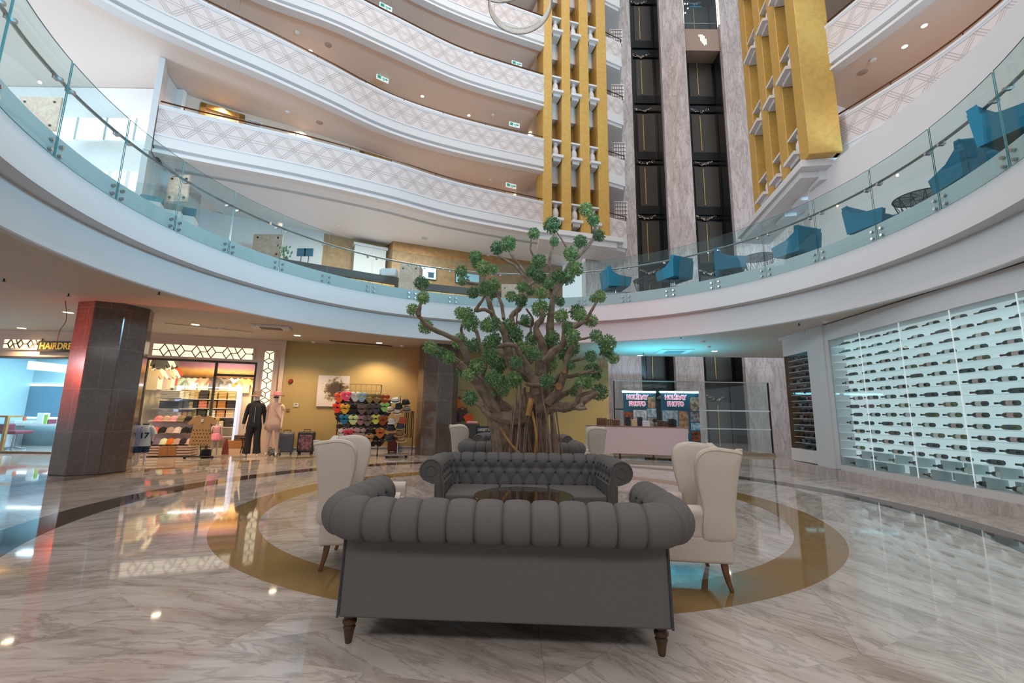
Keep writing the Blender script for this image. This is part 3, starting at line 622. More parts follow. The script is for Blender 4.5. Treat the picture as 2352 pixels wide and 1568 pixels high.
# right side of the mezzanine: curved white wall and ceiling
rp = spline([(9.75, 13.4), (9.7, 11.5), (9.75, 9.7), (9.6, 8.0), (9.1, 6.2), (8.4, 4.4), (7.4, 2.6)], 8); b = MB(); sweep(b, [Vector(p) for p in rp], [(0, 4.7), (0, 9.0), (-.15, 9.0), (-.15, 4.7)], close=True); struct(b.obj('wall_right', WHITE), 'white curved wall behind the lounge chairs')
rc = spline([(9.0, 12.55), (9.75, 12.8), (10.29, 11.23), (10.72, 9.74), (10.8, 8.3), (10.5, 6.6), (9.9, 4.8)], 6)[6:]
b = MB(); vs = []
for p in offs([Vector(q) for q in rc], -.28): vs += [(p.x, p.y, 8.9), (16, p.y, 8.9)]
b.add(vs, [(2*i, 2*i+2, 2*i+3, 2*i+1) for i in range(len(rc)-1)]); struct(b.obj('ceiling_right', WHITE, solid=.04), 'white ceiling under the lower right balcony')
# ---------------------------------------------------------------- chesterfield sofas
FABRIC = M('charcoal_linen', '605e5d', .85, var=.10, scale=60, bump=.25, bscale=420, spec=.25)
FABRICD = M('charcoal_button', '3b3c42', .8, var=.1, scale=40)
WALNUT = M('dark_walnut', '4b3320', .35, c2='3a2617', scale=14)
def sofa_profile():                                     # (outward, z, kind, fold weight) of the rolled back, from seat up, over and under
    P = [(0, .36), (.0, .42), (.005, .48), (.012, .54), (.02, .60)]
    for k in range(15):
        a = radians(205-18.2*k); P.append((.142+.114*cos(a), .688+.114*sin(a)))
    P += [(.14, .570), (.10, .560)]
    return P
SP = sofa_profile(); SL = [0]
for i in range(1, len(SP)): SL.append(SL[-1]+hypot(SP[i][0]-SP[i-1][0], SP[i][1]-SP[i-1][1]))
def sofa_pos(s):
    for i in range(1, len(SP)):
        if s <= SL[i] or i == len(SP)-1:
            t = (s-SL[i-1])/(SL[i]-SL[i-1]); t = max(0, min(1, t)); p, q = SP[i-1], SP[i]
            nx, nz = -(q[1]-p[1]), q[0]-p[0]; l = hypot(nx, nz)
            return p[0]+(q[0]-p[0])*t, p[1]+(q[1]-p[1])*t, nx/l, nz/l
PW, PH, STOP = .155, .27, .375                          # button pitch along, pitch up, where diamonds turn into pleats
def tuft(u, s):
    if s < STOP:
        a, b_ = u/PW+(STOP-s)/PH, u/PW-(STOP-s)/PH
        h = (abs(sin(pi*a))*abs(sin(pi*b_)))**.38
    else:
        h = abs(sin(pi*u/PW))**.30
        h *= 1-.0*(s-STOP)
    return h*.024-.012
def run(path, u0, u1, close0=False, close1=False, name='backrest', parent=None, n=90):
    """sweeps the padded profile along path(u) -> (x, y, outward normal)"""
    b = MB(); S1 = SL[-1]
    def fn(i, j):
        u = u0+(u1-u0)*i; s = S1*j; o, z, nx, nz = sofa_pos(s); x, y, ex, ey = path(u)
        d = tuft(u, s)*(min(1, s/.05))*(min(1, (S1-s)/.05))
        o += nx*d; z += nz*d; return (x+ex*o, y+ey*o, z)
    us = sorted({u0, u1} | {k*PW/14 for k in range(int(u0*14/PW)-1, int(u1*14/PW)+2) if u0+.002 < k*PW/14 < u1-.002}); b.grid(lambda i, j: fn((us[int(round(i*(len(us)-1)))]-u0)/(u1-u0), j), len(us)-1, 72)
    for flag, u in ((close0, u0), (close1, u1)):
        if not flag: continue
        x, y, ex, ey = path(u); k = len(SP); dx, dy = -ey, ex
        if u == u0: pass
        pts = [(x+ex*o, y+ey*o, z) for o, z in SP]+[(x+ex*.09, y+ey*.09, .55), (x+ex*.083, y+ey*.083, .16), (x, y, .16)]
        c = len(b.v); b.add(pts, [list(range(len(pts)))])
    return b
def make_sofa(label, group, loc, rz, hw=.862, fy=-.42, by=.28, rear_panel=True):
    rt = thing('chesterfield_sofa', label, 'sofa', loc, rz, group); CR = .10
    # U path: left arm front -> back -> right arm front, arc-length u
    La = by-fy-CR; RC = CR+.14; Lc = pi/2*RC; Lb = 2*(hw-CR)
    def path(u):
        if u < La: return (-hw, fy+u, -1, 0)
        u -= La
        if u < Lc: t = u/RC; return (-hw+CR-CR*cos(t), by-CR+CR*sin(t), -cos(t), sin(t))
        u -= Lc
        if u < Lb: return (-hw+CR+u, by, 0, 1)
        u -= Lb
        if u < Lc: t = pi/2-u/RC; return (hw-CR+CR*cos(t), by-CR+CR*sin(t), cos(t), sin(t))
        u -= Lc; return (hw, by-CR-u, 1, 0)
    T = 2*La+2*Lc+Lb; c0 = La+Lc*.5; c1 = T-c0; off = (T/2) % PW
    P = lambda u: path(u+T/2)
    run(P, -T/2+c0, T/2-c0, n=190).obj('backrest', FABRIC, rt, ang=1.2)
    run(P, -T/2, -T/2+c0, True, False, n=70).obj('armrest', FABRIC, rt, ang=1.0)
    run(P, T/2-c0, T/2, False, True, n=70).obj('armrest', FABRIC, rt, ang=1.0)
    # buttons on inner face
    b = MB()
    r_ = 0
    for row in range(3):
        s = STOP-row*PH/2
        for k in range(-22, 23):
            u = (k+(.5 if row % 2 else 0))*PW
            if abs(u) > T/2-.06: continue
            o, z, nx, nz = sofa_pos(s); x, y, ex, ey = P(u); b.ball((x+ex*(o-nx*.004*-1), y+ey*(o-nx*-.004), z-nz*.002), .0125, 8, 6)
    b.obj('button', FABRICD, rt)
    # front piping round the arm scroll
    for sx in (-1, 1):
        b = MB(); b.tube([(sx*(hw+o), fy-.004, z) for o, z in SP[2:]], .009, 6); b.tube([(sx*hw, fy-.004, .17), (sx*hw, fy-.004, .5)], .009, 6); b.tube([(sx*(hw+.085), fy-.004, .17), (sx*(hw+.092), fy-.004, .55)], .009, 6)
        b.tube([(sx*(hw+.142+.055*cos(t)), fy-.006, .688+.055*sin(t)) for t in [k*pi/10 for k in range(21)]], .006, 5); b.obj('arm_piping', FABRIC, rt)
    # frame: outer panels
    b = MB(); hp = hw+.065; yb = by+.105
    vs = [(-hp*.99, yb-.005, .58), (hp*.99, yb-.005, .58), (hp*.995, yb+.012, .155), (-hp*.995, yb+.012, .155), (-hp*.99, by+.02, .58), (hp*.99, by+.02, .58), (hp*1.0, by+.02, .155), (-hp*1.0, by+.02, .155)]
    b.add(vs, [(0, 1, 2, 3), (4, 7, 6, 5), (0, 4, 5, 1), (3, 2, 6, 7), (0, 3, 7, 4), (1, 5, 6, 2)]); b.obj('back_panel', FABRIC, rt, bevel=.012, seg=3)
    for sx in (-1, 1):
        b = MB(); b.bx(min(sx*(hw-.005), sx*hp), max(sx*(hw-.005), sx*hp), fy, by+.05, .16, .575); b.obj('side_panel', FABRIC, rt, bevel=.01)
        b = MB(); b.tube([(sx*hp*.99, yb, .58), (sx*hp*.997, yb+.016, .157)], .007, 6); b.obj('piping', FABRICD, rt)
    b = MB(); b.bx(-hw, hw, fy+.015, by+.05, .16, .36); b.obj('seat_base', FABRIC, rt, bevel=.02, seg=3)
    for k in range(3):
        w = 2*hw/3; b = MB(); b.bx(-hw+w*k+.004, -hw+w*(k+1)-.004, fy+.0, by-.0, .35, .455); b.obj('seat_cushion', FABRIC, rt, bevel=.03, seg=4)
    leg = [(0, 0), (.017, 0), (.02, .01), (.024, .035), (.03, .07), (.036, .085), (.026, .095), (.038, .105), (.04, .12), (.028, .132), (.036, .14), (.036, .165), (0, .165)]
    for x, y in ((-hp+.05, yb-.05), (hp-.05, yb-.05), (-hp+.05, fy+.06), (hp-.05, fy+.06)):
        b = MB(); b.lathe(leg, (x, y, 0), 16); b.obj('leg', WALNUT, rt)
    return rt
s1 = make_sofa('charcoal tufted sofa nearest the camera, its rolled back turned to us', 'charcoal tufted sofas', (-.012, 3.0, 0), pi+radians(-2.8))
for args in (((.168, 5.15, 0), radians(.6), 'charcoal tufted sofa facing us across the round table'), ((.20, 8.02, 0), pi, 'charcoal tufted sofa seen from behind, beyond the tree trunk'), ((.28, 10.4, 0), 0, 'farthest charcoal tufted sofa, facing us beyond the tree')):
    dup(s1, args[0], args[1], args[2])
# ---------------------------------------------------------------- wing chairs
IVORY = M('ivory_leatherette', 'c3b7ab', .5, var=.02, scale=12, bump=.08, bscale=300)
MAHOG = M('red_brown_leg', '70482a', .35, c2='5c381d', scale=16)
def make_wing(label, loc, rz):
    rt = thing('wing_chair', label, 'armchair', loc, rz, 'ivory wing chairs')
    b = MB(); b.bx(-.33, .33, -.30, .30, .20, .40); b.obj('seat_base', IVORY, rt, bevel=.025, seg=3)
    b = MB(); b.bx(-.27, .27, -.33, .16, .39, .49); b.obj('seat_cushion', IVORY, rt, bevel=.04, seg=4)
    def bk(side):
        def f(u, v):
            z = .38+.64*v; x = (u-.5)*2; w = .30+.03*v+.03*v**3
            y = .20+.10*v+.05*v**4+(.09 if side else 0)*(1-.35*v)-(0 if side else .045*(1-x*x)*sin(pi*min(1, v*1.05)))
            top = .035*(abs(x)**2.2)*v; return (x*w, y, z+top-.02*(1-abs(x))*v)
        return f
    b = MB(); b.grid(bk(0), 12, 12); b.grid(bk(1), 12, 12); n = 13
    o = n*n
    rim = [(i, 0) for i in range(n)]+[(n-1, j) for j in range(1, n)]+[(i, n-1) for i in range(n-2, -1, -1)]+[(0, j) for j in range(n-2, 0, -1)]
    ids = [i*n+j for i, j in rim]; b.add([], [], 0)
    for k in range(len(ids)): b.f.append([ids[k], ids[(k+1) % len(ids)], o+ids[(k+1) % len(ids)], o+ids[k]]); b.m.append(0); b.s.append(True)
    b.obj('backrest', IVORY, rt, bevel=.012, seg=3, ang=1.0)
    b = MB(); b.bx(-.31, .31, .22, .31, .20, .48); b.obj('rear_panel', IVORY, rt, bevel=.02)
    wing = spline([(.315, .37), (.335, .60), (.365, .86), (.395, 1.01), (.385, 1.035), (.30, 1.05), (.19, 1.06), (.10, 1.04), (.05, .99), (.035, .92), (.045, .80), (.07, .68), (.085, .58), (.09, .37)], 5, True)
    for sx in (-1, 1):
        b = MB(); k = len(wing); cx = .305
        def lay(t, ins):                                    # padded wing: lens-shaped section
            c = Vector((.18, .75)); out = []
            for p in wing:
                q = Vector((p.x, p.y)); q = q+(c-q)*ins; flare = .05*max(0, (q.y-.6)/.45)+.03*max(0, (.15-q.x)/.2)
                out.append((sx*(cx+t+flare), q.x, q.y))
            return out
        L = [lay(-.03, .5), lay(-.034, .12), lay(-.02, .02), lay(.0, -.0), lay(.022, .02), lay(.036, .12), lay(.034, .5)]
        b.add([v for l in L for v in l], [(i*k+j, i*k+(j+1) % k, (i+1)*k+(j+1) % k, (i+1)*k+j) for i in range(6) for j in range(k)]+[list(range(k))[::-1], list(range(6*k, 7*k))], 0, True)
        b.obj('wing', IVORY, rt, ang=.9)
        b = MB(); b.tube([(sx*(.305+.03+.05*max(0, (p.y-.6)/.45)+.03*max(0, (.15-p.x)/.2)), .18+(p.x-.18)*.93, .75+(p.y-.75)*.93) for p in wing[16:-8]], .006, 5); b.obj('wing_piping', M('ivory_piping', 'b8aa98', .5), rt)
        def arm(u, v):
            y = .12-.46*u; a = pi*1.25*v-.35; r = .062-.006*u
            return (sx*(.305+r*cos(a)), y, .545+.055*sin(a)) if True else 0
        b = MB(); b.extr([(x, z) for x, z in [(-.055, .38), (-.05, .52), (-.058, .555), (-.05, .595), (-.02, .615), (.02, .615), (.055, .595), (.066, .555), (.052, .52), (.04, .38)]], lambda u, w_, d: (sx*(.29+u), d, w_-.02*abs(d-.1)*.5), .085, -.33, 0, True); b.obj('armrest', IVORY, rt, bevel=.018, seg=3, ang=.9)
    for x, y, dx, dy in ((-.27, .24, -.015, .045), (.27, .24, .015, .045), (-.28, -.25, 0, 0), (.28, -.25, 0, 0)):
        b = MB(); pts = [(x, y, .22), (x+dx*.15, y+dy*.15, .15), (x+dx*.5, y+dy*.5, .07), (x+dx, y+dy, 0)]; b.tube(pts, [.034, .03, .024, .018], 4); b.obj('leg', MAHOG, rt, bevel=.004)
    return rt
w1 = make_wing('ivory wing chair left of the round table, its back turned to us', (-1.31, 4.13, 0), radians(99))
for args in (((1.43, 3.82, 0), radians(-97), 'ivory wing chair right of the round table, beside the near sofa'), ((-.78, 8.55, 0), radians(97), 'ivory wing chair beyond the tree on the left, by the tattoo sign'), ((1.42, 8.5, 0), radians(-97), 'ivory wing chair beyond the tree on the right, by the white counter')):
    dup(w1, args[0], args[1], args[2])
# ---------------------------------------------------------------- round table
rt = thing('coffee_table', 'round dark coffee table with a glossy brown glass top', 'table', (.125, 4.03, 0))
b = MB(); b.lathe([(0, .565), (.44, .565), (.44, .58), (0, .58)], n=64); b.obj('tabletop', M('smoked_glass_top', '2b211c', .05, .0, var=.05, spec=1.), rt)
b = MB(); b.lathe([(.40, .505), (.445, .505), (.445, .566), (.40, .566)], n=64, closed=True); b.obj('rim', M('black_rim', '121113', .25), rt)
b = MB(); b.lathe([(0, .02), (.3, .02), (.3, .0), (0, 0)], n=40); b.lathe([(0, .51), (.11, .51), (.09, .3), (.11, .02), (0, .02)], n=24); b.obj('pedestal', M('black_rim', '121113', .25), rt)
# ---------------------------------------------------------------- the tree
BARK = M('tree_bark', '8f7c6b', .85, c2='6f5d4f', scale=9, bump=.6, bscale=60)
BARK2 = M('aerial_root', '977d6c', .8, c2='7c6557', scale=9); CUTW = M('bare_yellow_wood', 'b0823f', .6, c2='96692f', scale=7)
def leafmat():
    t = NT('leaf_green'); oi = t.n('ObjectInfo'); g = t.n('NewGeometry')
    f = t.math('ADD', t.math('MULTIPLY', g.outputs['Random Per Island'], .6), t.math('MULTIPLY', oi.outputs['Random'], .45))
    t.link(t.ramp(f, (.0, '3c5a48'), (.3, '567f58'), (.6, '739a62'), (.85, '97b573'), (1., 'b8cb8c')), t.b.inputs['Base Color']); t.b.inputs['Roughness'].default_value = .45
    t.b.inputs['Subsurface Weight'].default_value = .0; return t.m
LEAF = leafmat()
tree = thing('ficus_tree', 'tall artificial tree with pom-pom leaf clusters and hanging roots', 'tree', (.19, 6.7, 0))
TO = Vector((.19, 6.7, 0))
def zp(x, y, Y): p = at(900+x/3.016, 440+y/3.016, Y=Y)-TO; return p
# branches: pixel polyline (in a 3x enlargement), radii, depths
BR = [
 ([(905, 1560), (760, 1568), (690, 1480), (610, 1350), (545, 1270), (470, 1190), (440, 1160), (350, 1118), (280, 1085)], (.13, .10, .085, .075, .065, .05, .04, .03, .02), 6.35, 6.0),
 ([(950, 1560), (780, 1500), (700, 1400), (625, 1290), (640, 1200), (610, 1100), (590, 980), (545, 905)], (.11, .09, .075, .06, .05, .04, .032, .025), 6.9, 7.0),
 ([(560, 1290), (520, 1150), (470, 1040), (430, 1015), (340, 975), (262, 938), (190, 865), (168, 822)], (.05, .045, .04, .04, .036, .034, .03, .02), 6.3, 5.9),
 ([(190, 860), (195, 790), (213, 740), (205, 640)], (.028, .024, .02, .012), 5.9, 5.9),
 ([(600, 1100), (545, 1070), (490, 1000), (485, 930), (545, 905)], (.035, .03, .026, .022, .02), 6.9, 6.6),
 ([(1010, 1480), (1000, 1340), (920, 1262), (820, 1180), (800, 1050), (765, 950), (700, 850), (668, 745), (640, 650), (632, 550), (600, 490)], (.13, .10, .085, .08, .065, .055, .045, .038, .03, .025, .018), 6.5, 6.3),
 ([(690, 840), (640, 815), (580, 825), (625, 755), (660, 690)], (.03, .028, .026, .022, .018), 6.3, 6.1),
 ([(775, 880), (765, 800), (745, 740), (710, 705)], (.03, .028, .025, .02), 6.4, 6.6),
 ([(640, 640), (560, 635), (495, 610), (480, 560)], (.025, .022, .018, .014), 6.3, 6.2),
 ([(1040, 1420), (1030, 1200), (1050, 1085), (1000, 945), (1040, 880), (1035, 815)], (.12, .085, .07, .05, .045, .03), 6.6, 6.5),
 ([(1045, 1300), (1060, 1150), (1090, 1060), (1100, 900), (1120, 730), (1170, 640), (1255, 570), (1280, 530)], (.10, .085, .08, .06, .05, .042, .034, .02), 6.8, 6.9),
 ([(1098, 740), (1102, 600), (1095, 470), (1120, 350), (1116, 255)], (.035, .03, .028, .022, .016), 6.9, 7.1),
 ([(1222, 405), (1170, 320), (1132, 265)], (.018, .015, .012), 7.0, 7.1),
 ([(1180, 640), (1220, 520), (1310, 430), (1390, 335), (1412, 260), (1385, 200), (1360, 160)], (.034, .036, .034, .03, .026, .02, .015), 6.9, 6.7),
 ([(1270, 465), (1292, 395), (1310, 345)], (.018, .015, .012), 6.85, 6.85),
 ([(960, 1200), (830, 900), (890, 800), (930, 720), (948, 640), (905, 575), (850, 510), (745, 450), (725, 400)], (.07, .05, .045, .04, .036, .03, .026, .02, .014), 7.0, 7.3),
 ([(940, 630), (920, 560), (830, 440), (805, 400)], (.03, .028, .024, .018), 7.15, 7.3),
 ([(950, 650), (1000, 600), (985, 460), (962, 400), (968, 320)], (.026, .024, .02, .017, .014), 7.1, 7.0),
 ([(870, 800), (862, 940)], (.018, .014), 7.0, 6.9), ([(865, 900), (960, 935), (975, 880), (930, 810)], (.022, .02, .018, .016), 6.9, 6.8), ([(960, 975), (970, 880)], (.018, .014), 6.8, 6.8),
 ([(1060, 1180), (1110, 1115), (1180, 1060), (1205, 985), (1300, 918), (1345, 900), (1385, 890)], (.07, .06, .052, .044, .034, .026, .016), 6.3, 6.0),
 ([(1185, 1010), (1190, 925), (1180, 870)], (.024, .022, .016), 6.15, 6.1), ([(1345, 885), (1385, 820), (1425, 750)], (.024, .022, .018), 6.0, 5.95),
 ([(1240, 1035), (1320, 1020), (1390, 1005)], (.02, .018, .014), 6.5, 6.4), ([(1215, 1180), (1290, 1165), (1370, 1150)], (.022, .02, .015), 6.6, 6.5),
 ([(1070, 1470), (1150, 1380), (1195, 1260), (1218, 1140), (1250, 1070)], (.07, .058, .05, .042, .03), 6.2, 6.1),
 ([(1195, 1285), (1270, 1272), (1345, 1250), (1390, 1240)], (.03, .028, .026, .018), 6.2, 6.1), ([(1090, 1350), (1150, 1290), (1200, 1240)], (.04, .035, .03), 6.4, 6.2),
 ([(1020, 1520), (1110, 1490), (1210, 1495), (1290, 1475), (1345, 1440), (1430, 1390)], (.12, .085, .07, .055, .045, .03), 6.4, 5.8),
 ([(1080, 1470), (1150, 1430), (1220, 1390), (1300, 1325)], (.06, .05, .042, .03), 6.6, 6.6), ([(1270, 1490), (1295, 1410), (1310, 1340)], (.035, .03, .024), 6.0, 5.9),
 ([(1290, 1420), (1340, 1400), (1400, 1385)], (.036, .03, .022), 6.2, 6.2), ([(1330, 1470), (1280, 1500), (1350, 1500)], (.035, .03, .02), 5.9, 5.85),
 ([(720, 1568), (650, 1530), (610, 1485), (572, 1460)], (.04, .03, .026, .018), 6.1, 5.95),
 ([(1010, 1400), (930, 1200), (880, 1115), (860, 1060)], (.07, .05, .04, .025), 6.2, 6.1), ([(740, 1075), (800, 1060), (875, 1070)], (.025, .036, .03), 6.0, 6.0),
 ([(930, 1330), (985, 1340), (1040, 1335)], (.03, .03, .025), 6.1, 6.1), ([(1440, 1130), (1470, 1090), (1480, 1030)], (.02, .018, .014), 6.5, 6.5), ([(1440, 1230), (1470, 1150), (1485, 1090)], (.018, .016, .014), 6.3, 6.5), ([(1350, 1260), (1440, 1240), (1450, 1180)], (.018, .016, .012), 6.15, 6.3),
]
for pts, rad, Y0, Y1 in BR:
    k = len(pts); P = [tuple(zp(x, y, Y0+(Y1-Y0)*i/(k-1)))+(rad[i],) for i, (x, y) in enumerate(pts)]
    sp_ = [Vector(p) for p in P]; fine = []
    xyz = spline([p[:3] for p in P], 5); rr = [r for i in range(k-1) for r in [rad[i]+(rad[i+1]-rad[i])*q/5 for q in range(5)]]+[rad[-1]]
    random.seed(k*7+int(pts[0][0]))
    xyz = [p+Vector((random.uniform(-1, 1), random.uniform(-1, 1), random.uniform(-1, 1)))*r*.12 for p, r in zip(xyz, rr)]
    b = MB(); b.tube(xyz, [r*random.uniform(.9, 1.08) for r in rr], 9); b.obj('branch', BARK, tree)
# trunk: fused stems from the floor up to the fork
b = MB(); tp_ = lambda x, y, Y: at(x, y, Y=Y)-TO
def stem(pts, r, n=10, m=0):
    k = len(pts); xyz = spline(pts, 6); rr = [r[i]+(r[i+1]-r[i])*q/6 for i in range(k-1) for q in range(6)]+[r[-1]]
    b.tube([p+Vector((sin(i*1.7+p.z*5), cos(i*2.3), 0))*.006 for i, p in enumerate(xyz)], [x*(1+.06*sin(i*2.1)) for i, x in enumerate(rr)], n, m)
fl = lambda x, Y: Vector((at(x, 1046, Y=Y).x-TO.x, Y-TO.y, -.0))
for px, Yb, mids, rs in ((1190, 6.7, ((1200, 990, 6.6), (1225, 930, 6.55)), (.22, .17, .14)), (1235, 6.6, ((1240, 1000, 6.55), (1245, 900, 6.6)), (.15, .12, .11)), (1175, 6.5, ((1165, 1010, 6.4), (1150, 960, 6.35)), (.14, .12, .12)), (1210, 6.9, ((1205, 980, 6.85), (1215, 910, 6.7)), (.2, .16, .13)), (1255, 6.75, ((1250, 1010, 6.65), (1235, 940, 6.5)), (.10, .08, .07)), (1160, 6.45, ((1140, 985, 6.35), (1110, 925, 6.3)), (.10, .095, .085))):
    stem([fl(px, Yb)]+[tp_(*m_) for m_ in mids], rs)
b.obj('trunk', BARK, tree)
random.seed(5)
b = MB()
for k in range(46):
    x0 = random.uniform(1150, 1275); y0 = random.uniform(860, 960); x1 = x0+random.uniform(-35, 30)+(x0-1212)*.25; Y = random.uniform(6.2, 6.75)
    p0 = tp_(x0, y0, Y); p1 = Vector((at(x1, 1046, Y=Y).x-TO.x, Y-TO.y+random.uniform(-.15, .05), 0)); m_ = p0.lerp(p1, .5)+Vector((random.uniform(-.06, .06), random.uniform(-.1, .0), 0))
    b.tube(spline([p0, m_, p1], 5), random.uniform(.006, .014), 5)
b.obj('aerial_roots', BARK2, tree)
b = MB()
for pts, r in (([(1148, 980, 6.12), (1170, 1015, 6.1), (1198, 1046, 6.1)], .016), ([(1220, 915, 6.05), (1212, 955, 6.02)], .04), ([(1222, 945, 6.05), (1232, 1000, 6.05), (1229, 1040, 6.08)], .018)):
    b.tube(spline([tp_(*p) for p in pts], 5), r, 6)
b.obj('bare_wood', CUTW, tree)
for (x, y, Y, r) in ((1195, 1245, 6.05, .03), (1155, 1350, 6.0, .04)):
    p = zp(x, y, Y); b = MB(); b.cyl(p+Vector((.0, .12, .0)), p, r*1.05, n=12); b.obj('pruned_stub', [CUTW], tree)
CL = [(1345,125,50),(1395,195,45),(1435,305,42),(1108,230,58),(983,290,42),(810,360,55),(730,390,48),(1305,345,48),(1125,345,35),(1240,430,52),(1270,535,55),(1215,590,55),(1155,590,50),(580,450,45),(590,492,42),(640,530,55),(700,540,35),(480,555,45),(485,620,30),(205,635,50),(215,735,45),(145,815,42),(235,935,50),(1020,480,50),(1000,505,46),(960,560,35),(1020,590,48),(1085,635,45),(905,660,40),(960,690,32),(700,650,50),(650,672,52),(680,712,42),(560,700,42),(825,725,40),(895,755,46),(1035,705,42),(1030,810,60),(1165,760,35),(480,840,45),(520,850,50),(545,905,60),(925,890,40),(1440,725,45),(1395,740,28),(1285,835,55),(1175,860,50),(1310,862,45),(1380,895,45),(690,920,60),(800,935,55),(850,990,60),(650,930,42),(470,1035,55),(565,1065,48),(690,1050,60),(720,1020,40),(265,1080,45),(300,1100,38),(350,1120,42),(395,1150,45),(970,1020,48),(985,1120,50),(1110,1020,55),(1240,1080,60),(1255,1000,50),(1200,1130,45),(1415,1000,45),(1490,1050,60),(1490,1105,42),(1375,1140,42),(1535,1155,38),(905,1090,55),(680,1140,55),(740,1200,60),(700,1290,55),(590,1210,55),(500,1230,55),(530,1270,42),(760,1330,55),(845,1300,58),(770,1380,42),(1080,1190,65),(1075,1310,50),(1395,1250,60),(1340,1310,55),(1300,1330,38),(1440,1390,55),(1240,1205,30),(545,1430,52),(690,1410,32),(860,1180,42),(1100,1370,40),(1260,1390,30),(1220,940,42)]
def leaf_cluster_mesh(seed):
    random.seed(seed); b = MB()
    for k in range(430):
        z = random.uniform(-1, 1); t = random.uniform(0, 2*pi); d = Vector((sqrt(1-z*z)*cos(t), sqrt(1-z*z)*sin(t), z))
        base = d*random.uniform(.5, .9); a = d.orthogonal().normalized(); a = (Matrix.Rotation(random.uniform(0, 2*pi), 3, d)@a); L = random.uniform(.24, .36); w = L*.27
        tip = base+(d*.8+a*random.uniform(.2, .75)).normalized()*L; mid = base.lerp(tip, .55); s_ = d.cross(tip-base).normalized()*w; up = d*.05
        b.add([base, mid+s_+up, tip, mid-s_+up, mid-up*.3], [(0, 1, 4), (1, 2, 4), (2, 3, 4), (3, 0, 4)])
    b.ball((0, 0, 0), .55, 8, 6); return b
random.seed(3); CM = []
for q, (x, y, r) in enumerate(CL):
    Y = 6.4+.5*sin(q*2.4)-.35*(abs(x-1000) > 330); p = zp(x, y, Y); rr = r/3.016*Y/FPX*1.04
    if len(CM) < 5: o = leaf_cluster_mesh(q+1).obj('leaf_cluster', LEAF, tree, ang=.3); CM.append(o)
    else: o = CM[q % 5].copy(); COL.objects.link(o)
    o.location = p; o.scale = (rr,)*3; o.rotation_euler = (q*1.3, q*2.1, q*.7)
# ---------------------------------------------------------------- wine wall on the right
A_, B_ = (7.2, 10.1), (6.9, 6.1); eW = (Vector(B_)-Vector(A_)).normalized(); nW = Vector((-eW.y, eW.x))
def wl(x, y): p = onwall(x, y, A_, B_); return ((Vector((p.x, p.y))-Vector(A_)).dot(eW), p.z)
angW = atan2(eW.y, eW.x); LW = 6.6                       # local frame: u towards the camera, +v into the wall
u0 = wl(1926, 1000)[0]; zb, zt = .30, 3.02
ZR = [zb+.005+k*(zt-zb)/16 for k in range(17)]
wine = thing('wine_display', 'large backlit glass wall cabinet full of lying wine bottles', 'wine cabinet', (A_[0], A_[1], 0), angW)
LIT = M('backlit_pale_panel', 'd6e4e6', .6, var=.02, emit='d6e4e6', es=.36); SHELF = glass('shelf_glass', 'cfe3e4', refl=.5)
b = MB(); b.bx(u0, LW, .33, .40, zb, zt); b.obj('back_panel', LIT, wine)
for k in range(1, 16):
    b = MB(); b.bx(u0, LW, .03, .32, ZR[k]-.005, ZR[k]+.004); b.obj('shelf', M('frosted_shelf', 'cfdde0', .3, var=.02, emit='cfe0e4', es=.22), wine)  # faint glow put into the shelves offsets their shading
b = MB(); b.bx(u0-.09, u0, -.03, .40, zb-.1, 3.38); b.bx(u0, LW, -.03, .40, zt, 3.38); b.bx(u0, LW, -.02, .40, zb-.11, zb); b.obj('frame', WHITE, wine)
b = MB(); b.bx(u0-.09, LW, -.05, .40, .0, .19); b.obj('plinth', PLINTH, wine)
b = MB(); b.bx(u0, LW, .0, .012, zb, zt); b.obj('glass_front', GLASS, wine)
b = MB()
for u in (.95+u0, 1.95+u0, 2.95+u0, 3.95+u0): b.bx(u, u+.008, -.002, .014, zb, zt)
b.obj('glass_joint', M('glow_joint', 'dfe8ea', .3, emit='e6f2f4', es=.35), wine)  # joints made to glow, imitating bright vertical lines in the glass
GLS = [M('green_bottle', '26352f', .12, spec=.8), M('dark_bottle', '17191b', .1, spec=.8), M('olive_bottle', '54562c', .14, spec=.8), M('amber_bottle', '4b3526', .14, spec=.8)]
LBL = [M('paper_label', 'd9d4cc', .7), M('dark_label', '5a5d60', .7), M('pink_label', 'c9aaa4', .7)]
FOIL = [M('dark_foil', '2a2c30', .4, .3), M('red_foil', '7c2a28', .4, .3), M('gold_foil', '9a7f42', .4, .5)]
bp = [(0, .0), (.036, .0), (.038, .006), (.038, .185), (.034, .205), (.018, .235), (.0145, .25), (.0145, .262)]
np_ = [(.0147, .255), (.0152, .30), (.017, .302), (.017, .312), (0, .312)]
PROTO = {}
def bottle(gi, li, fi):
    if (gi, li, fi) in PROTO: return dup(PROTO[gi, li, fi], (0, 0, 0))
    r = thing('wine_bottle', 'wine bottle', 'bottle', group='wine bottles in the wall cabinet')
    def lay(prof): m = MB(); m.lathe(prof, n=10); m.v = [(z-.155, x, y) for x, y, z in m.v]; return m
    lay(bp).obj('glass_body', GLS[gi], r); lay(np_).obj('foil_neck', FOIL[fi], r); lay([(.0385, .05), (.0388, .05), (.0388, .14), (.0385, .14)]).obj('label', LBL[li], r)
    PROTO[gi, li, fi] = r; return r
random.seed(21); base = Vector(A_).to_3d(); R3 = Matrix.Rotation(angW, 3, 'Z'); div = MB()
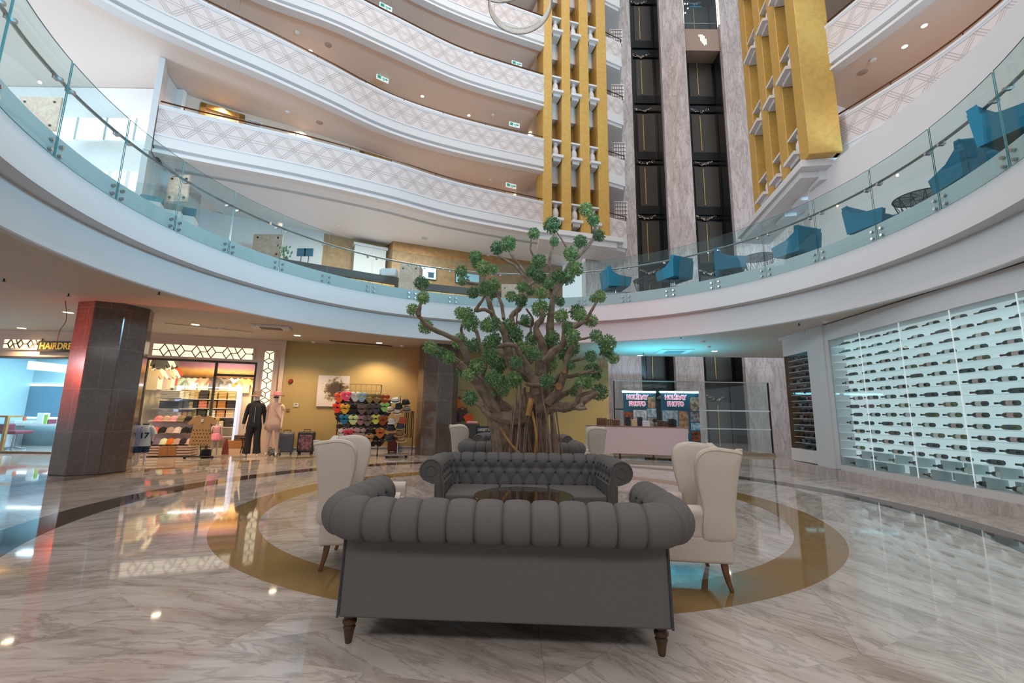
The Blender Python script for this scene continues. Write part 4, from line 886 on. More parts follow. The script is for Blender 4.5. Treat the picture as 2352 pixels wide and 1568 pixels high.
for k in range(16):
    row = 15-k; u = u0+random.uniform(.2, .42); i = 0; z = ZR[row]+.046
    while u < 6.3:
        if not (k > 14 and i % 2 == 1 and i < 6):
            o = bottle(random.choice((0, 0, 1, 1, 1, 2, 3)), random.choice((0, 0, 0, 1, 2)), random.choice((0, 0, 1, 2)))
            p = base+R3@Vector((u, .17, 0)); o.location = (p.x, p.y, z); o.rotation_euler = (0, 0, angW+pi+random.uniform(-.05, .05))
            o['label'] = 'wine bottle in the %s row down, %s from the cabinet\'s far end' % (ORD[k], ORD[i]); o['category'] = 'bottle'; o['group'] = 'wine bottles in the wall cabinet'
        if k > 13: div.bx(u-.165, u+.165, .30, .325, ZR[row]+.012, ZR[row+1]-.012, 1)
        if k > 13: div.bx(u+.2, u+.206, .02, .32, ZR[row]+.004, ZR[row+1]-.005, 2)
        u += random.uniform(.40, .50); i += 1
div.obj('bottle_backing', [M('blue_grey_backing', 'b7c9cf', .4, var=.05, emit='bcced3', es=.12), M('grey_tile', '8d9ca2', .5, emit='9fb0b6', es=.1), M('frosted_divider', 'c3d3d5', .3, var=.02)], wine)
# smaller rack past the white column
ur0, ur1 = wl(1812, 900)[0], wl(1870, 900)[0]; zr0, zr1 = .52, 2.88
rack = thing('wine_rack', 'narrow wine rack with white shelves beyond the white column', 'wine rack', (A_[0], A_[1], 0), angW)
b = MB(); b.bx(ur0, ur1, .30, .34, zr0, zr1); b.bx(ur0-.02, ur0+.0, -.04, .34, zr0, zr1, 1); b.obj('back_panel', [M('rack_back', 'b5b3b1', .5), M('brown_side_panel', '806443', .45)], rack)
b = MB(); b.bx(ur0-.05, ur1, -.04, .34, .22, zr0); b.bx(ur0-.05, ur1, -.04, .34, zr1, 3.33); b.bx(ur0-.12, ur1, -.09, .34, 3.33, 3.4); b.bx(ur1, u0-.09, -.07, .40, .2, 3.4); b.obj('frame', WHITE, rack)
b = MB(); b.bx(ur0-.09, u0-.09, -.09, .40, 0, .2); b.obj('plinth', PLINTH, rack)
n = 16
for k in range(1, n): z = zr0+(zr1-zr0)*k/n; b = MB(); b.bx(ur0+.1, ur1, -.01, .3, z-.008, z+.006); b.obj('shelf', WHITE, rack)
b = MB(); b.bx(ur0, ur1, -.03, -.022, zr0, zr1); b.obj('glass_front', GLASS, rack)
for k in range(n):
    z = zr0+(zr1-zr0)*(n-1-k)/n+.05
    for i in range(2):
        u = ur0+.22+(ur1-ur0-.3)*(i*.55+.1+.18*(k % 2)); o = bottle(1 if (k+i) % 3 else 0, (k+i) % 2, k % 3); p = base+R3@Vector((u, .12, 0)); o.location = (p.x, p.y, z); o.rotation_euler = (0, 0, angW+pi/2+.25)
        o['label'] = 'wine bottle in the narrow rack, %s row down, %s side' % (ORD[k], ('far', 'near')[i]); o['group'] = 'wine bottles in the narrow rack'
b = MB(); b.bx(LW-.0, LW+4, -.03, .4, 0, 3.42); b.v = [tuple(R3@Vector(v)+base) for v in b.v]; struct(b.obj('wall_right_lower', WHITE))
# ---------------------------------------------------------------- white counter with photo albums
cA, cB = at(1345, 976, Y=13.55), at(1580, 982, Y=12.75); ang = atan2(cB.y-cA.y, cB.x-cA.x); Lc = hypot(cB.x-cA.x, cB.y-cA.y)
ctr = thing('white_counter', 'long white counter with a pinkish gloss front, in front of the photo posters', 'counter', (cA.x, cA.y, 0), ang)
PW_ = M('glossy_white_panel', 'd2c6c8', .25, var=.01)
b = MB(); b.bx(0, Lc, 0, .03, .15, .93); b.bx(0, .04, .03, .55, .15, .93); b.bx(Lc-.04, Lc, .03, .55, .15, .93); b.obj('front_panel', PW_, ctr, bevel=.004, seg=1)
b = MB(); b.bx(-.01, Lc+.01, -.01, .6, .93, .96); b.obj('worktop', M('brown_worktop', '8f7160', .35), ctr)
for x in (.06, Lc*.34, Lc*.67, Lc-.08):
    for y in (.06, .5): b = MB(); b.cyl((x, y, 0), (x, y, .16), .02, n=8); b.obj('foot', DARKSTEEL, ctr)
b = MB(); b.bx(.1, Lc-.1, .5, .53, .12, .93); b.obj('rear_shelf', M('counter_shelf', '6b6a6c', .5), ctr)
R3c = Matrix.Rotation(ang, 3, 'Z')
def onctr(u, v, z=.96): p = R3c@Vector((u, v, 0)); return (cA.x+p.x, cA.y+p.y, z)
def cu(x): return (x-1345)/(1580-1345)*Lc
random.seed(4); ALB = ['6b4a33', '3b2a22', '8a6a4c', '574034', '2b2421', 'a08a70']
ai = 0
for gname, xs, h, v in (('albums at the counter left end', [1372+4.2*k for k in range(6)], .235, .2), ('albums in the counter second block', [1398+5*k for k in range(4)]+[1412+3.2*k for k in range(5)], .19, .22), ('albums mid counter', [1516+4.2*k for k in range(6)], .17, .2), ('dark albums toward the counter right end', [1541+3.6*k for k in range(5)], .23, .2)):
    for k, x in enumerate(xs):
        hh = h*random.uniform(.9, 1.03); c = ALB[(ai*5+k) % 6] if 'dark' not in gname else ('1d1b1c', '2b2829')[k % 2]
        nm = 'photo_album'; o = thing(nm, '%s photo album from the left among the %s' % (ORD[k], gname), 'album', onctr(cu(x), v), ang, gname)
        b = MB(); b.bx(-.018, .018, 0, .2, 0, hh); b.obj('cover', M('album_'+c, c, .5), o, bevel=.003, seg=1)
        b = MB(); b.bx(-.013, .013, .004, .198, .008, hh+.002); b.obj('pages', M('album_pages', 'c9b99f', .7), o); ai += 1
for x, lab in ((1446, 'black desk speaker left of the pale papers on the counter'), (1474, 'black desk speaker right of the pale papers on the counter')):
    o = thing('desk_speaker', lab, 'speaker', onctr(cu(x), .25), ang, 'desk speakers'); b = MB(); b.bx(-.075, .075, 0, .16, 0, .27); b.obj('cabinet', M('speaker_black', '20242b', .5), o, bevel=.006)
    b = MB(); b.bx(-.062, .062, -.006, 0, .02, .25); b.obj('cloth_front', M('speaker_cloth', '2a3040', .8), o)
o = tag(MB().bx(-.11, .11, 0, .25, 0, .2).obj('paper_stack', M('cream_papers', 'd8cdaa', .7, c2='b9a87d', scale=25), loc=onctr(cu(1460), .3), rz=ang), 'cream printed papers between the two black speakers', 'papers')
o = thing('printer', 'small white printer on the counter beside the right speaker', 'printer', onctr(cu(1488), .2), ang); b = MB(); b.bx(-.11, .11, 0, .25, 0, .16); b.obj('case', M('device_white', 'c9d0d6', .4), o, bevel=.01); b = MB(); b.bx(-.1, .1, -.05, .05, .0, .02); b.obj('paper_tray', WHITE, o)
o = thing('round_stand', 'round black object on a short stand among the albums', 'stand', onctr(cu(1508), .22), ang); b = MB(); b.cyl((0, .02, .17), (0, -.02, .17), .062, n=20); b.obj('round_head', M('speaker_black', '20242b', .5), o); b = MB(); b.cyl((0, 0, 0), (0, 0, .13), .012, n=8); b.cyl((0, 0, 0), (0, 0, .01), .05, n=14); b.obj('stem', BLACK, o)
# ---------------------------------------------------------------- photo posters with cyan tube lights
PINK = M('poster_pink', 'd05a86', .5, emit='d8608c', es=.25); PWHT = M('poster_white', 'f2f0f0', .5, emit='ffffff', es=.35)
POSTBG = M('poster_teal', '1d4b5e', .45, c2='24323f', scale=2, emit='14708e', es=.10)
TUBE = M('cyan_tube', 'e9ffff', .4, emit='9fefff', es=7.)
def photo_m(i): return M('photo_print_%d' % i, ['a9572c', '8f9aa0', 'b8b0a8', '6f8fa0', '7a5a48', 'c4b49f', '5a4f52', '3f8fae'][i % 8], .5, c2=['3d2a24', 'd2d6d6', '5b534e', 'b9c4c9', 'c79a70', '64584f', 'a8a5a8', 'cfe6ee'][i % 8], scale=9, detail=5)
for q, (xa, xb, lab) in enumerate(((1432, 1506, 'left photo studio poster, narrower, under a cyan tube light'), (1518, 1604, 'right photo studio poster with a column of photos on its right side'))):
    Y = 14.05; p, r_ = at(xa, 903, Y=Y), at(xb, 903, Y=Y); wd = r_.x-p.x; hz = 2.02 if q == 0 else 2.03
    po = thing('photo_poster', lab, 'poster', (p.x, Y, .12)); H_ = hz-.12
    b = MB(); b.bx(0, wd, 0, .05, 0, H_); b.obj('board', POSTBG, po)
    cx_ = wd*.42 if q == 0 else wd*.38
    for li, (tx, z, s) in enumerate((('HOLİDAY', H_-.17, .19), ('PHOTO', H_-.38, .19))):
        t = text(tx, 'lettering', s, PWHT, po, (cx_, -.006, z), bold=.017, xs=.8); t2 = text(tx, 'lettering', s, PINK, po, (cx_, -.014, z), bold=.005, xs=.8)
    tiles = [(.0, .26, .70, 1.27), (.29, .70, .60, 1.33), (.72, 1., .62, 1.08), (.72, 1., 1.10, 1.38), (.75, .97, 1.40, 1.75)] if q == 0 else [(.02, .43, .70, 1.33), (.45, .70, .62, 1.31), (.76, 1., 1.32, 1.75), (.76, 1., .98, 1.29), (.76, 1., .72, .95), (.76, 1., .38, .68), (.76, 1., .02, .34)]
    for i, (a0, a1, z0, z1) in enumerate(tiles):
        b = MB(); b.bx(wd*a0, wd*a1, -.004, 0, z0, z1); b.obj('photo_print', photo_m(i+q*3), po)
    tl = thing('tube_light', 'cyan glowing tube light above the %s poster' % ('left', 'right')[q], 'tube light', (p.x, Y-.10, hz+.0)); b = MB(); b.tube([(-.06, 0, 0), (wd*.96, 0, 0)], .03, 10); b.obj('tube', TUBE, tl); b = MB(); b.bx(-.08, wd, .03, .09, -.015, .03); b.obj('holder', M('tube_holder', '3aa6c4', .4), tl)
    lamp('AREA', (p.x+wd/2, Y-.16, hz+.06), 26, '3fd0f5', wd, (radians(180), 0, 0), name='tube_glow', sy=.1)
# tall glass screen in front of the lift well
Ys = 14.85
gs = thing('glass_screen', 'tall glass screen with steel rails guarding the lift well', 'screen', (3.5, Ys, 0)); xr = at(1768, 940, Y=Ys).x-3.5
zs = [at(1700, y, Y=Ys).z for y in (878, 943, 985, 1040)]
for k in range(4): b = MB(); b.bx(xr*k/4+.01, xr*(k+1)/4-.01, 0, .012, .12, zs[0]); b.obj('glass_panel', [GLASS], gs)
for k, z in enumerate(zs): b = MB(); b.bx(-.02, xr+.02, -.02, .03, z-.02-.01*(k == 1), z+.015); b.obj('rail', STEEL, gs)
for x in (0, xr): b = MB(); b.bx(x-.015, x+.015, -.03, .03, 0, zs[0]); b.obj('post', DARKSTEEL, gs)
b = MB(); b.bx(xr, xr+.012, .03, 1.4, .1, zs[0]); b.obj('side_glass', GLASS, gs)
b = MB(); b.bx(-.05, xr+.05, -.06, .08, 0, .1); b.obj('base_channel', M('brass_channel', '94806a', .35, .5), gs)
# ---------------------------------------------------------------- shop fronts
SHOPW = M('shopfront_paint', 'd9bfae', .5, var=.01)
LATT = M('lattice_backlight', 'fff3dd', .6, emit='fff0d2', es=.75); LBAR = M('gold_lattice_bar', '8d7049', .45, .3)
eH = Vector((1, 0)); eS = (Vector(WC)-Vector(WB)).normalized(); angS = atan2(eS.y, eS.x)
def ush(x, y, off=0.): p = onwall(x, y, WB, WC, off); return ((Vector((p.x, p.y))-Vector(WB)).dot(eS), p.z)
def uha(x, y, off=0.): p = onwall(x, y, WA, WB, off); return (p.x-WB[0], p.z)
def lattice(root, u0, u1, z0, z1, name='lattice'):
    b = MB(); b.bx(u0, u1, -.012, .0, z0, z1); b.obj('light_panel', LATT, root)
    L = MB(); w, h = u1-u0, z1-z0; T = .022
    def seg(a, c):                                      # clip to the panel
        (x0, y0), (x1, y1) = a, c; t0, t1 = 0., 1.; dx, dy = x1-x0, y1-y0
        for p_, q_ in ((-dx, x0-u0), (dx, u1-x0), (-dy, y0-z0), (dy, z1-y0)):
            if abs(p_) < 1e-9:
                if q_ < 0: return
            else:
                t = q_/p_
                if p_ < 0: t0 = max(t0, t)
                else: t1 = min(t1, t)
        if t1-t0 > 1e-3: L.bar((x0+dx*t0, -.02, y0+dy*t0), (x0+dx*t1, -.02, y0+dy*t1), T, T)
    if w > h:                                           # tumbling-block motif running sideways
        c = h*1.15; n = int(w/c)+2; zm = (z0+z1)/2
        for k in range(n):
            x = u0+k*c-c*.3
            seg((x, z0), (x+c*.28, zm)); seg((x+c*.28, zm), (x, z1)); seg((x+c*.28, zm), (x+c*.72, zm)); seg((x+c, z0), (x+c*.72, zm)); seg((x+c*.72, zm), (x+c, z1)); seg((x+c, z0), (x+c, z0)); seg((x, z0), (x-.28*c, zm)) ; seg((x, z1), (x-.28*c, zm))
            seg((x+c*.5, z0), (x+c*.28, zm)) if k % 2 else None; seg((x+c*.5, z1), (x+c*.72, zm)) if k % 2 else None
    else:
        c = w*1.15; n = int(h/c)+2; xm = (u0+u1)/2
        for k in range(n):
            z = z0+k*c-c*.3
            seg((u0, z), (xm, z+c*.28)); seg((xm, z+c*.28), (u1, z)); seg((xm, z+c*.28), (xm, z+c*.72)); seg((u0, z+c), (xm, z+c*.72)); seg((xm, z+c*.72), (u1, z+c)); seg((u0, z), (xm, z-.28*c)); seg((u1, z), (xm, z-.28*c))
    L.obj('lattice_bars', LBAR, root)
    F = MB()
    for a in ((u0-.05, u1+.05, z0-.05, z0), (u0-.05, u1+.05, z1, z1+.05), (u0-.05, u0, z0, z1), (u1, u1+.05, z0, z1)): F.bx(a[0], a[1], -.025, 0, a[2], a[3])
    F.obj('frame', SHOPW, root)
# clothes shop wall with opening
uo0, zo = ush(336, 818)[0], ush(460, 826)[1]; uo1 = ush(591, 836)[0]; Lw = (Vector(WC)-Vector(WB)).length
w = thing('wall_shop', 'pale pink shopfront wall', None, (WB[0], WB[1], 0), angS); w['kind'] = 'structure'
b = MB(); b.bx(0, uo0, 0, .2, 0, 3.42); b.bx(uo1, Lw+.12, 0, .2, 0, 3.42); b.bx(uo0, uo1, 0, .2, zo, 3.42); b.obj('wall_face', SHOPW, w)
b = MB(); b.bx(Lw+.0, Lw+.12, -.12, .05, 0, 3.42); b.bx(-.02, Lw+.12, -.03, 0, 3.3, 3.42); b.obj('corner_trim', SHOPW, w)
a0, a1 = ush(355, 784), ush(581, 820); h1 = thing('lattice_light', 'long backlit lattice panel over the clothes shop window', 'lattice light', (WB[0]-eS.y*-.0, WB[1]-.012, 0), angS); lattice(h1, a0[0], a1[0], ush(470, 822)[1]+.01, ush(470, 795)[1])
a0, a1 = ush(604, 860), ush(626, 860); h2 = thing('lattice_light', 'tall narrow backlit lattice panel behind the pink hatted mannequin', 'lattice light', (WB[0], WB[1]-.012, 0), angS); lattice(h2, a0[0], a1[0], ush(605, 935)[1], ush(617, 806)[1])
fr = thing('shop_window', 'dark framed glass front of the clothes shop', 'shop window', (WB[0], WB[1], 0), angS); FR = M('anthracite_frame', '4a4440', .45, .3)
um = ush(487, 890)[0]; zm = ush(540, 862)[1]; b = MB()
for x in (uo0, um, uo1-.06): b.bx(x, x+.06, .02, .1, 0, zo)
b.bx(uo0, uo1, .02, .1, zo-.06, zo); b.bx(um, uo1, .02, .1, zm-.03, zm+.04); b.obj('frame', FR, fr)
b = MB(); b.bx(uo0+.06, um, .05, .06, .0, zo-.06); b.bx(um+.06, uo1-.06, .05, .06, zm+.04, zo-.06); b.obj('glass_pane', GLASS, fr)
# shop interior
ROOM = M('shop_interior_wall', 'd8c39c', .6, var=.02); R3s = Matrix.Rotation(angS, 3, 'Z')
def S(u, v, z=0.): p = R3s@Vector((u, v, 0)); return Vector((WB[0]+p.x, WB[1]+p.y, z))
b = MB(); DP = 2.7
b.bx(-.15, Lw+1.0, DP, DP+.1, 0, 3.3); b.bx(-.25, -.1, .2, DP, 0, 3.3); b.bx(Lw+.9, Lw+1.0, .2, DP, 0, 3.3); b.bx(-.25, Lw+1., .2, DP, 3.2, 3.3)
b.v = [tuple(R3s@Vector(v)+Vector((WB[0], WB[1], 0))) for v in b.v]; struct(b.obj('wall_shop_interior', ROOM), 'inside walls of the clothes shop')
def mural():
    t = NT('sunset_mural'); tc = t.n('TexCoord').outputs['Object']; sp = t.n('SeparateXYZ'); t.link(tc, sp.inputs[0]); n = t.noise(5, 6)
    f = t.math('ADD', t.math('MULTIPLY', sp.outputs[2], 1.25), t.math('MULTIPLY', n, .22)); t.link(t.ramp(f, (.1, '4b331f'), (.3, 'c08a3d'), (.42, 'e0b070'), (.6, 'b07a92'), (.85, '8c6f9c')), t.b.inputs['Base Color']); return t.m
a0, a1 = ush(395, 860, DP), ush(585, 866, DP); zlo, zhi = ush(480, 868, DP)[1], 3.18
o = MB().bx(0, a1[0]+.6-a0[0], 0, .02, 0, zhi-zlo).obj('mural', mural(), loc=S(a0[0]-.1, DP-.03, zlo), rz=angS); tag(o, 'wide sunset city panorama high on the shop back wall', 'wall picture')
lamp('AREA', S(1.6, 1.3, 3.15), 110, 'ffe2b8', 1.6, (0, 0, angS), name='shop_ceiling_light', sy=1.2); lamp('AREA', S(1.5, 2.3, 2.1), 14, 'fff4e6', 1.8, (radians(25), 0, angS), name='shelf_strip_light', sy=.1)
# clothing pieces
def cloth(c): return M('cloth_'+c, c, .85, var=.1, scale=14)
def tshirt_mb(w=.5, h=.55, t=.05, sl=.2, dress=0.):
    P = [(-.1*w/.5, h), (-w*.42, h-.05), (-w*.5-sl*.55, h-.05-sl), (-w*.5-sl*.2, h-.1-sl), (-w*.38, h-.2), (-w*.36-dress*.3, 0), (w*.36+dress*.3, 0), (w*.38, h-.2), (w*.5+sl*.2, h-.1-sl), (w*.5+sl*.55, h-.05-sl), (w*.42, h-.05), (.1*w/.5, h), (.05, h-.05), (-.05, h-.05)]
    return MB().extr(P, lambda u, z, d: (u, d, z), -t/2, t/2)
HANG = M('hanger_wire', '4a4a4c', .4, .7)
def garment(label, loc, rz, c, group, **k):
    r = thing('hanging_shirt', label, 'shirt', loc, rz, group); h = k.get('h', .55); tshirt_mb(**k).obj('shirt_body', cloth(c), r, bevel=.015, seg=2)
    b = MB(); b.tube([(-.16, 0, h-.03), (0, 0, h+.04), (.16, 0, h-.03)], .006, 5); b.tube([(0, 0, h+.04), (0, 0, h+.09), (.02, 0, h+.11)], .004, 5); b.obj('hanger', HANG, r); return r
for px, c, lab, k in ((410, 'cfe3c0', 'pale mint shirt', {}), (437, 'd9d3c0', 'pale grey shirt', {}), (465, 'cf8f72', 'salmon shirt with narrow waist', dict(sl=.1)), (491, '4a4745', 'charcoal shirt', {}), (512, '6b6560', 'black and white patterned jacket', dict(sl=.12)), (536, 'e0d8cc', 'white shirt with an orange print', {}), (560, 'd0ab72', 'tan shirt', dict(sl=.28))):
    u, z = ush(px, 902, DP-.12); g = garment(lab+' hanging on the shop back wall', S(u, DP-.12, z), angS, c, 'shirts on the shop back wall', h=.52, **({'w': .42} | k))
    if 'orange' in lab:
        b = MB(); b.ball((-.03, -.03, .26), .06, 8, 6, sc=(1, .2, 1)); b.ball((.05, -.03, .32), .05, 8, 6, sc=(1, .2, 1)); b.obj('print', cloth('d8642a'), g)
for k, (px, py, c) in enumerate(((343, 895, 'd0b68a'), (356, 893, 'e2dccb'), (366, 895, 'a39089'), (376, 893, 'd8a888'), (386, 890, 'e0dacb'), (393, 885, 'b8492c'))):
    u, z = ush(px, py, .55+.3*k); garment(['beige', 'cream', 'mauve', 'peach', 'ivory', 'rust red'][k]+' shirt on the left side rail of the shop', S(u, .55+.3*k, z), angS+radians(60), c, 'shirts on the left side rail', h=.62, w=.5)
for k, (px, py, c) in enumerate(((364, 858, '3a3a3a'), (378, 856, 'e5dccb'), (388, 856, '5a554f'))):
    u, z = ush(px, py, 1.2+.3*k); garment(['black', 'cream', 'grey striped'][k]+' shirt on the upper left rail of the shop', S(u, 1.2+.3*k, z), angS+radians(60), c, 'shirts on the upper left rail', h=.5, w=.45)
rail = thing('clothes_rail', 'wall rails carrying shirts at the left of the shop', 'rail', S(0, .4, 1.5), angS); b = MB(); b.tube([(-.05, 0, .64), (-.05, 2.1, .64)], .015, 6); b.obj('lower_rail', HANG, rail); b = MB(); b.tube([(-.05, 0, 1.3), (-.05, 2.1, 1.3)], .015, 6); b.obj('upper_rail', HANG, rail)
# shelf wall with folded stacks
sh = thing('shelf_unit', 'lit wall shelving with folded clothes at the shop back', 'shelf', S(0, DP-.45, 0), angS)
sx0, sx1 = ush(408, 930, DP-.45)[0], ush(540, 930, DP-.45)[0]; rows = [ush(470, y, DP-.45)[1] for y in (916, 937, 958, 980)]
for z in rows+[rows[-1]-.32]: b = MB(); b.bx(sx0, sx1, 0, .4, z-.02, z); b.obj('shelf', WHITE, sh)
b = MB(); b.bx(sx0-.09, sx0-.02, -.02, .4, .2, rows[0]+.42); b.bx(sx1+.02, sx1+.09, -.02, .4, .2, rows[0]+.42); b.obj('upright', M('cool_lit_upright', 'd5dcef', .5, emit='cfd8ff', es=.5), sh)
b = MB(); b.bx(sx0, sx1, .02, .05, rows[0]+.38, rows[0]+.4); b.obj('strip_light', M('cool_strip', 'f0f6ff', .5, emit='e8f2ff', es=6), sh)
PAL = [['9c7040', 'b59a6a', '3a342e', 'b09a68', 'a88a52', 'c0a878'], ['b7c5c0', '26262a', 'c97a68', '8d7148', 'a56f3a', '2b2a2c'], ['cba79c', '9b8a5c', '3d3a36', 'd8d4c8', 'bc8f62', 'd0b99c'], ['8a6b50', '2a2a2e', 'c4b090', '575048', 'd6c9b2', '3c3b3a']]
NMC = {'9c7040': 'brown', 'b59a6a': 'khaki', '3a342e': 'black', 'b09a68': 'olive', 'a88a52': 'mustard', 'c0a878': 'sand', 'b7c5c0': 'pale grey', '26262a': 'black', 'c97a68': 'coral', '8d7148': 'brown', 'a56f3a': 'tan', '2b2a2c': 'black', 'cba79c': 'pink', '9b8a5c': 'khaki', '3d3a36': 'charcoal', 'd8d4c8': 'white', 'bc8f62': 'tan', 'd0b99c': 'beige', '8a6b50': 'brown', '2a2a2e': 'black', 'c4b090': 'beige', '575048': 'grey', 'd6c9b2': 'cream', '3c3b3a': 'charcoal'}
def stack(label, loc, rz, c, n, w, group, h=.045, d=.3):
    r = thing('folded_stack', label, 'folded clothes', loc, rz, group); b0 = None
    for k in range(n):
        if b0 is None: b0 = MB().bx(-w/2, w/2, 0, d, .002, h-.002).obj('folded_item', cloth(c), r, bevel=.014, seg=2); o = b0
        else: o = b0.copy(); COL.objects.link(o)
        o.location.z = k*h
    return r
for j, z in enumerate(rows):
    for i in range(6):
        w = (sx1-sx0)/6; c = PAL[j][i]; stack('%s folded stack on the %s shelf down, %s from the left' % (NMC[c], ORD[j], ORD[i]), S(sx0+w*(i+.5), DP-.42, z), angS, c, (6, 5, 5, 4)[j], w*.86, 'folded stacks on the shop shelves', .05)
lu = thing('side_shelf', 'side shelving at the left of the shop', 'shelf', S(.05, .9, 0), angS)
for z in (.95, 1.28, 1.6): b = MB(); b.bx(.05, .75, 0, 1.5, z-.02, z); b.obj('shelf', WHITE, lu)
for j, (z, cs) in enumerate(((.95, ('c9c0c0', 'b8823f', '9b8a5c')), (1.28, ('2a2a2c', '3a3a3c', '9c8a64')), (1.6, ('d9cdb8', 'c9b79a', 'a8925f')))):
    for i, c in enumerate(cs): stack('%s folded stack on the side shelf, %s level up, %s from the front' % ({'c9c0c0': 'pale', 'b8823f': 'orange', '9b8a5c': 'khaki', '2a2a2c': 'black', '3a3a3c': 'charcoal', '9c8a64': 'olive', 'd9cdb8': 'cream', 'c9b79a': 'beige', 'a8925f': 'mustard'}[c], ORD[j], ORD[i]), S(.48, 1.0+.45*i, z), angS, c, 5, .5, 'folded stacks on the side shelf', .045)
# cap stand
def cap_mb(c): 
    b = MB(); b.lathe([(.085*cos(t), .085*1.15*sin(t)) for t in [k*pi/2/7 for k in range(8)]], n=16); return b
def cap(label, loc, rz, c, s=1.):
    r = thing('cap', label, 'cap', loc, rz, 'caps on the cap stand'); r.scale = (s,)*3
    b = MB(); b.lathe([(.1*cos(t), .115*sin(t)) for t in [k*pi/2/7 for k in range(8)]], n=16); b.ball((0, 0, .117), .009, 6, 4); b.obj('crown', cloth(c), r)
    b = MB(); b.grid(lambda u, v: ((u-.5)*.19, -.06-.10*v*(1-(2*u-1)**2*.7), .012-.03*v*v-.02*(2*u-1)**2), 8, 4); b.obj('brim', cloth(c), r, solid=.006); return r
cs_ = thing('cap_stand', 'stepped display stand of caps in front of the shop window', 'display stand', S(0, -.55, 0), angS); STW = M('stand_white', 'd6c3bd', .5)
cu0, cu1 = ush(330, 1000, -.55)[0], ush(447, 1000, -.55)[0]; zc = [ush(390, y, -.55)[1] for y in (966, 992, 1018)]
for k, z in enumerate(zc): b = MB(); b.bx(cu0-.05, cu1, .28-.14*k, .5-.1*k, z-.03, z); b.obj('step', STW, cs_)
b = MB(); b.bx(cu0-.05, cu1, .45, .5, .0, zc[0]); b.obj('back_board', STW, cs_)
for k in range(max(2, int((zc[2]-.06)/.07))):
    z = .03+k*.07; b = MB(); b.bx(cu0-.05, cu1+.0, -.08, .4, z, z+.05); b.obj('drawer_row', M('stand_boards', 'c4a79a', .5), cs_)
for u_ in (.36, .53): b = MB(); b.bx(cu0+(cu1-cu0)*u_, cu0+(cu1-cu0)*(u_+.165), -.1, -.08, .02, zc[2]-.06); b.obj('brown_front', M('brown_carton', '9a6a3e', .6), cs_)
CAPS = [(0, [('e08a92', 'pink'), ('c9a68c', 'tan'), ('e0a0a8', 'rose'), ('8a7a5a', 'olive'), ('1d1c1c', 'black'), ('dccbc2', 'white')]), (1, [('f06a6a', 'coral'), ('1c1b1b', 'black'), ('b79d93', 'mauve'), ('e0d0ca', 'white'), ('1f1e1e', 'black glossy'), ('2a2826', 'charcoal')]), (2, [('201f1f', 'black'), ('7a6c86', 'purple'), ('dfe8c8', 'mint white'), ('d9752e', 'orange'), ('c4a596', 'beige'), ('2b2438', 'navy'), ('d8b8b0', 'blush')])]
for row, l in CAPS:
    for i, (c, nm) in enumerate(l):
        u = cu0+.07+(cu1-cu0-.1)*(i+.5)/len(l); cap('%s cap on the %s step down of the cap stand, %s from the left' % (nm, ORD[row], ORD[i]), S(u, -.55+.28-.14*row+.09, zc[row]), angS+random.uniform(-.3, .3), c, 1.15)
# ---------------------------------------------------------------- mannequins
SKINW = M('mannequin_white', 'd9cdc6', .4, var=.02); SKINP = M('mannequin_pale', 'dcc3b5', .4, var=.02)
def skin(name, J, E, mat, parent, sub=2, root=None):
    me = bpy.data.meshes.new(name); ks = list(J); me.from_pydata([J[k][:3] for k in ks], [(ks.index(a), ks.index(b_)) for a, b_ in E], []); me.materials.append(mat)
    o = bpy.data.objects.new(name, me); COL.objects.link(o); o.parent = parent
    m = o.modifiers.new('skin', 'SKIN'); m.use_smooth_shade = True
    if not me.skin_vertices: me.attributes  # layer appears with the modifier
    sv = me.skin_vertices[0].data if me.skin_vertices else None
    if sv is None: return o
    for i, k in enumerate(ks):
        r = J[k][3]; sv[i].radius = r if isinstance(r, tuple) else (r, r); sv[i].use_root = (k == (root or ks[0])); sv[i].use_loose = False
    s_ = o.modifiers.new('sub', 'SUBSURF'); s_.levels = s_.render_levels = sub; return o
def skinned(name, J, E, mat, parent, sub=2, root=None):
    import bmesh
    bm = bmesh.new(); lay = bm.verts.layers.skin.verify(); vs = {}
    for k, v in J.items():
        w = bm.verts.new(v[:3]); r = v[3]; w[lay].radius = r if isinstance(r, tuple) else (r, r); w[lay].use_root = (k == (root or next(iter(J)))); vs[k] = w
    for a, c in E: bm.edges.new((vs[a], vs[c]))
    me = bpy.data.meshes.new(name); bm.to_mesh(me); bm.free(); me.materials.append(mat)
    o = bpy.data.objects.new(name, me); COL.objects.link(o); o.parent = parent
    m = o.modifiers.new('skin', 'SKIN'); m.use_smooth_shade = True; m.branch_smoothing = .4
    s_ = o.modifiers.new('sub', 'SUBSURF'); s_.levels = s_.render_levels = sub; return o
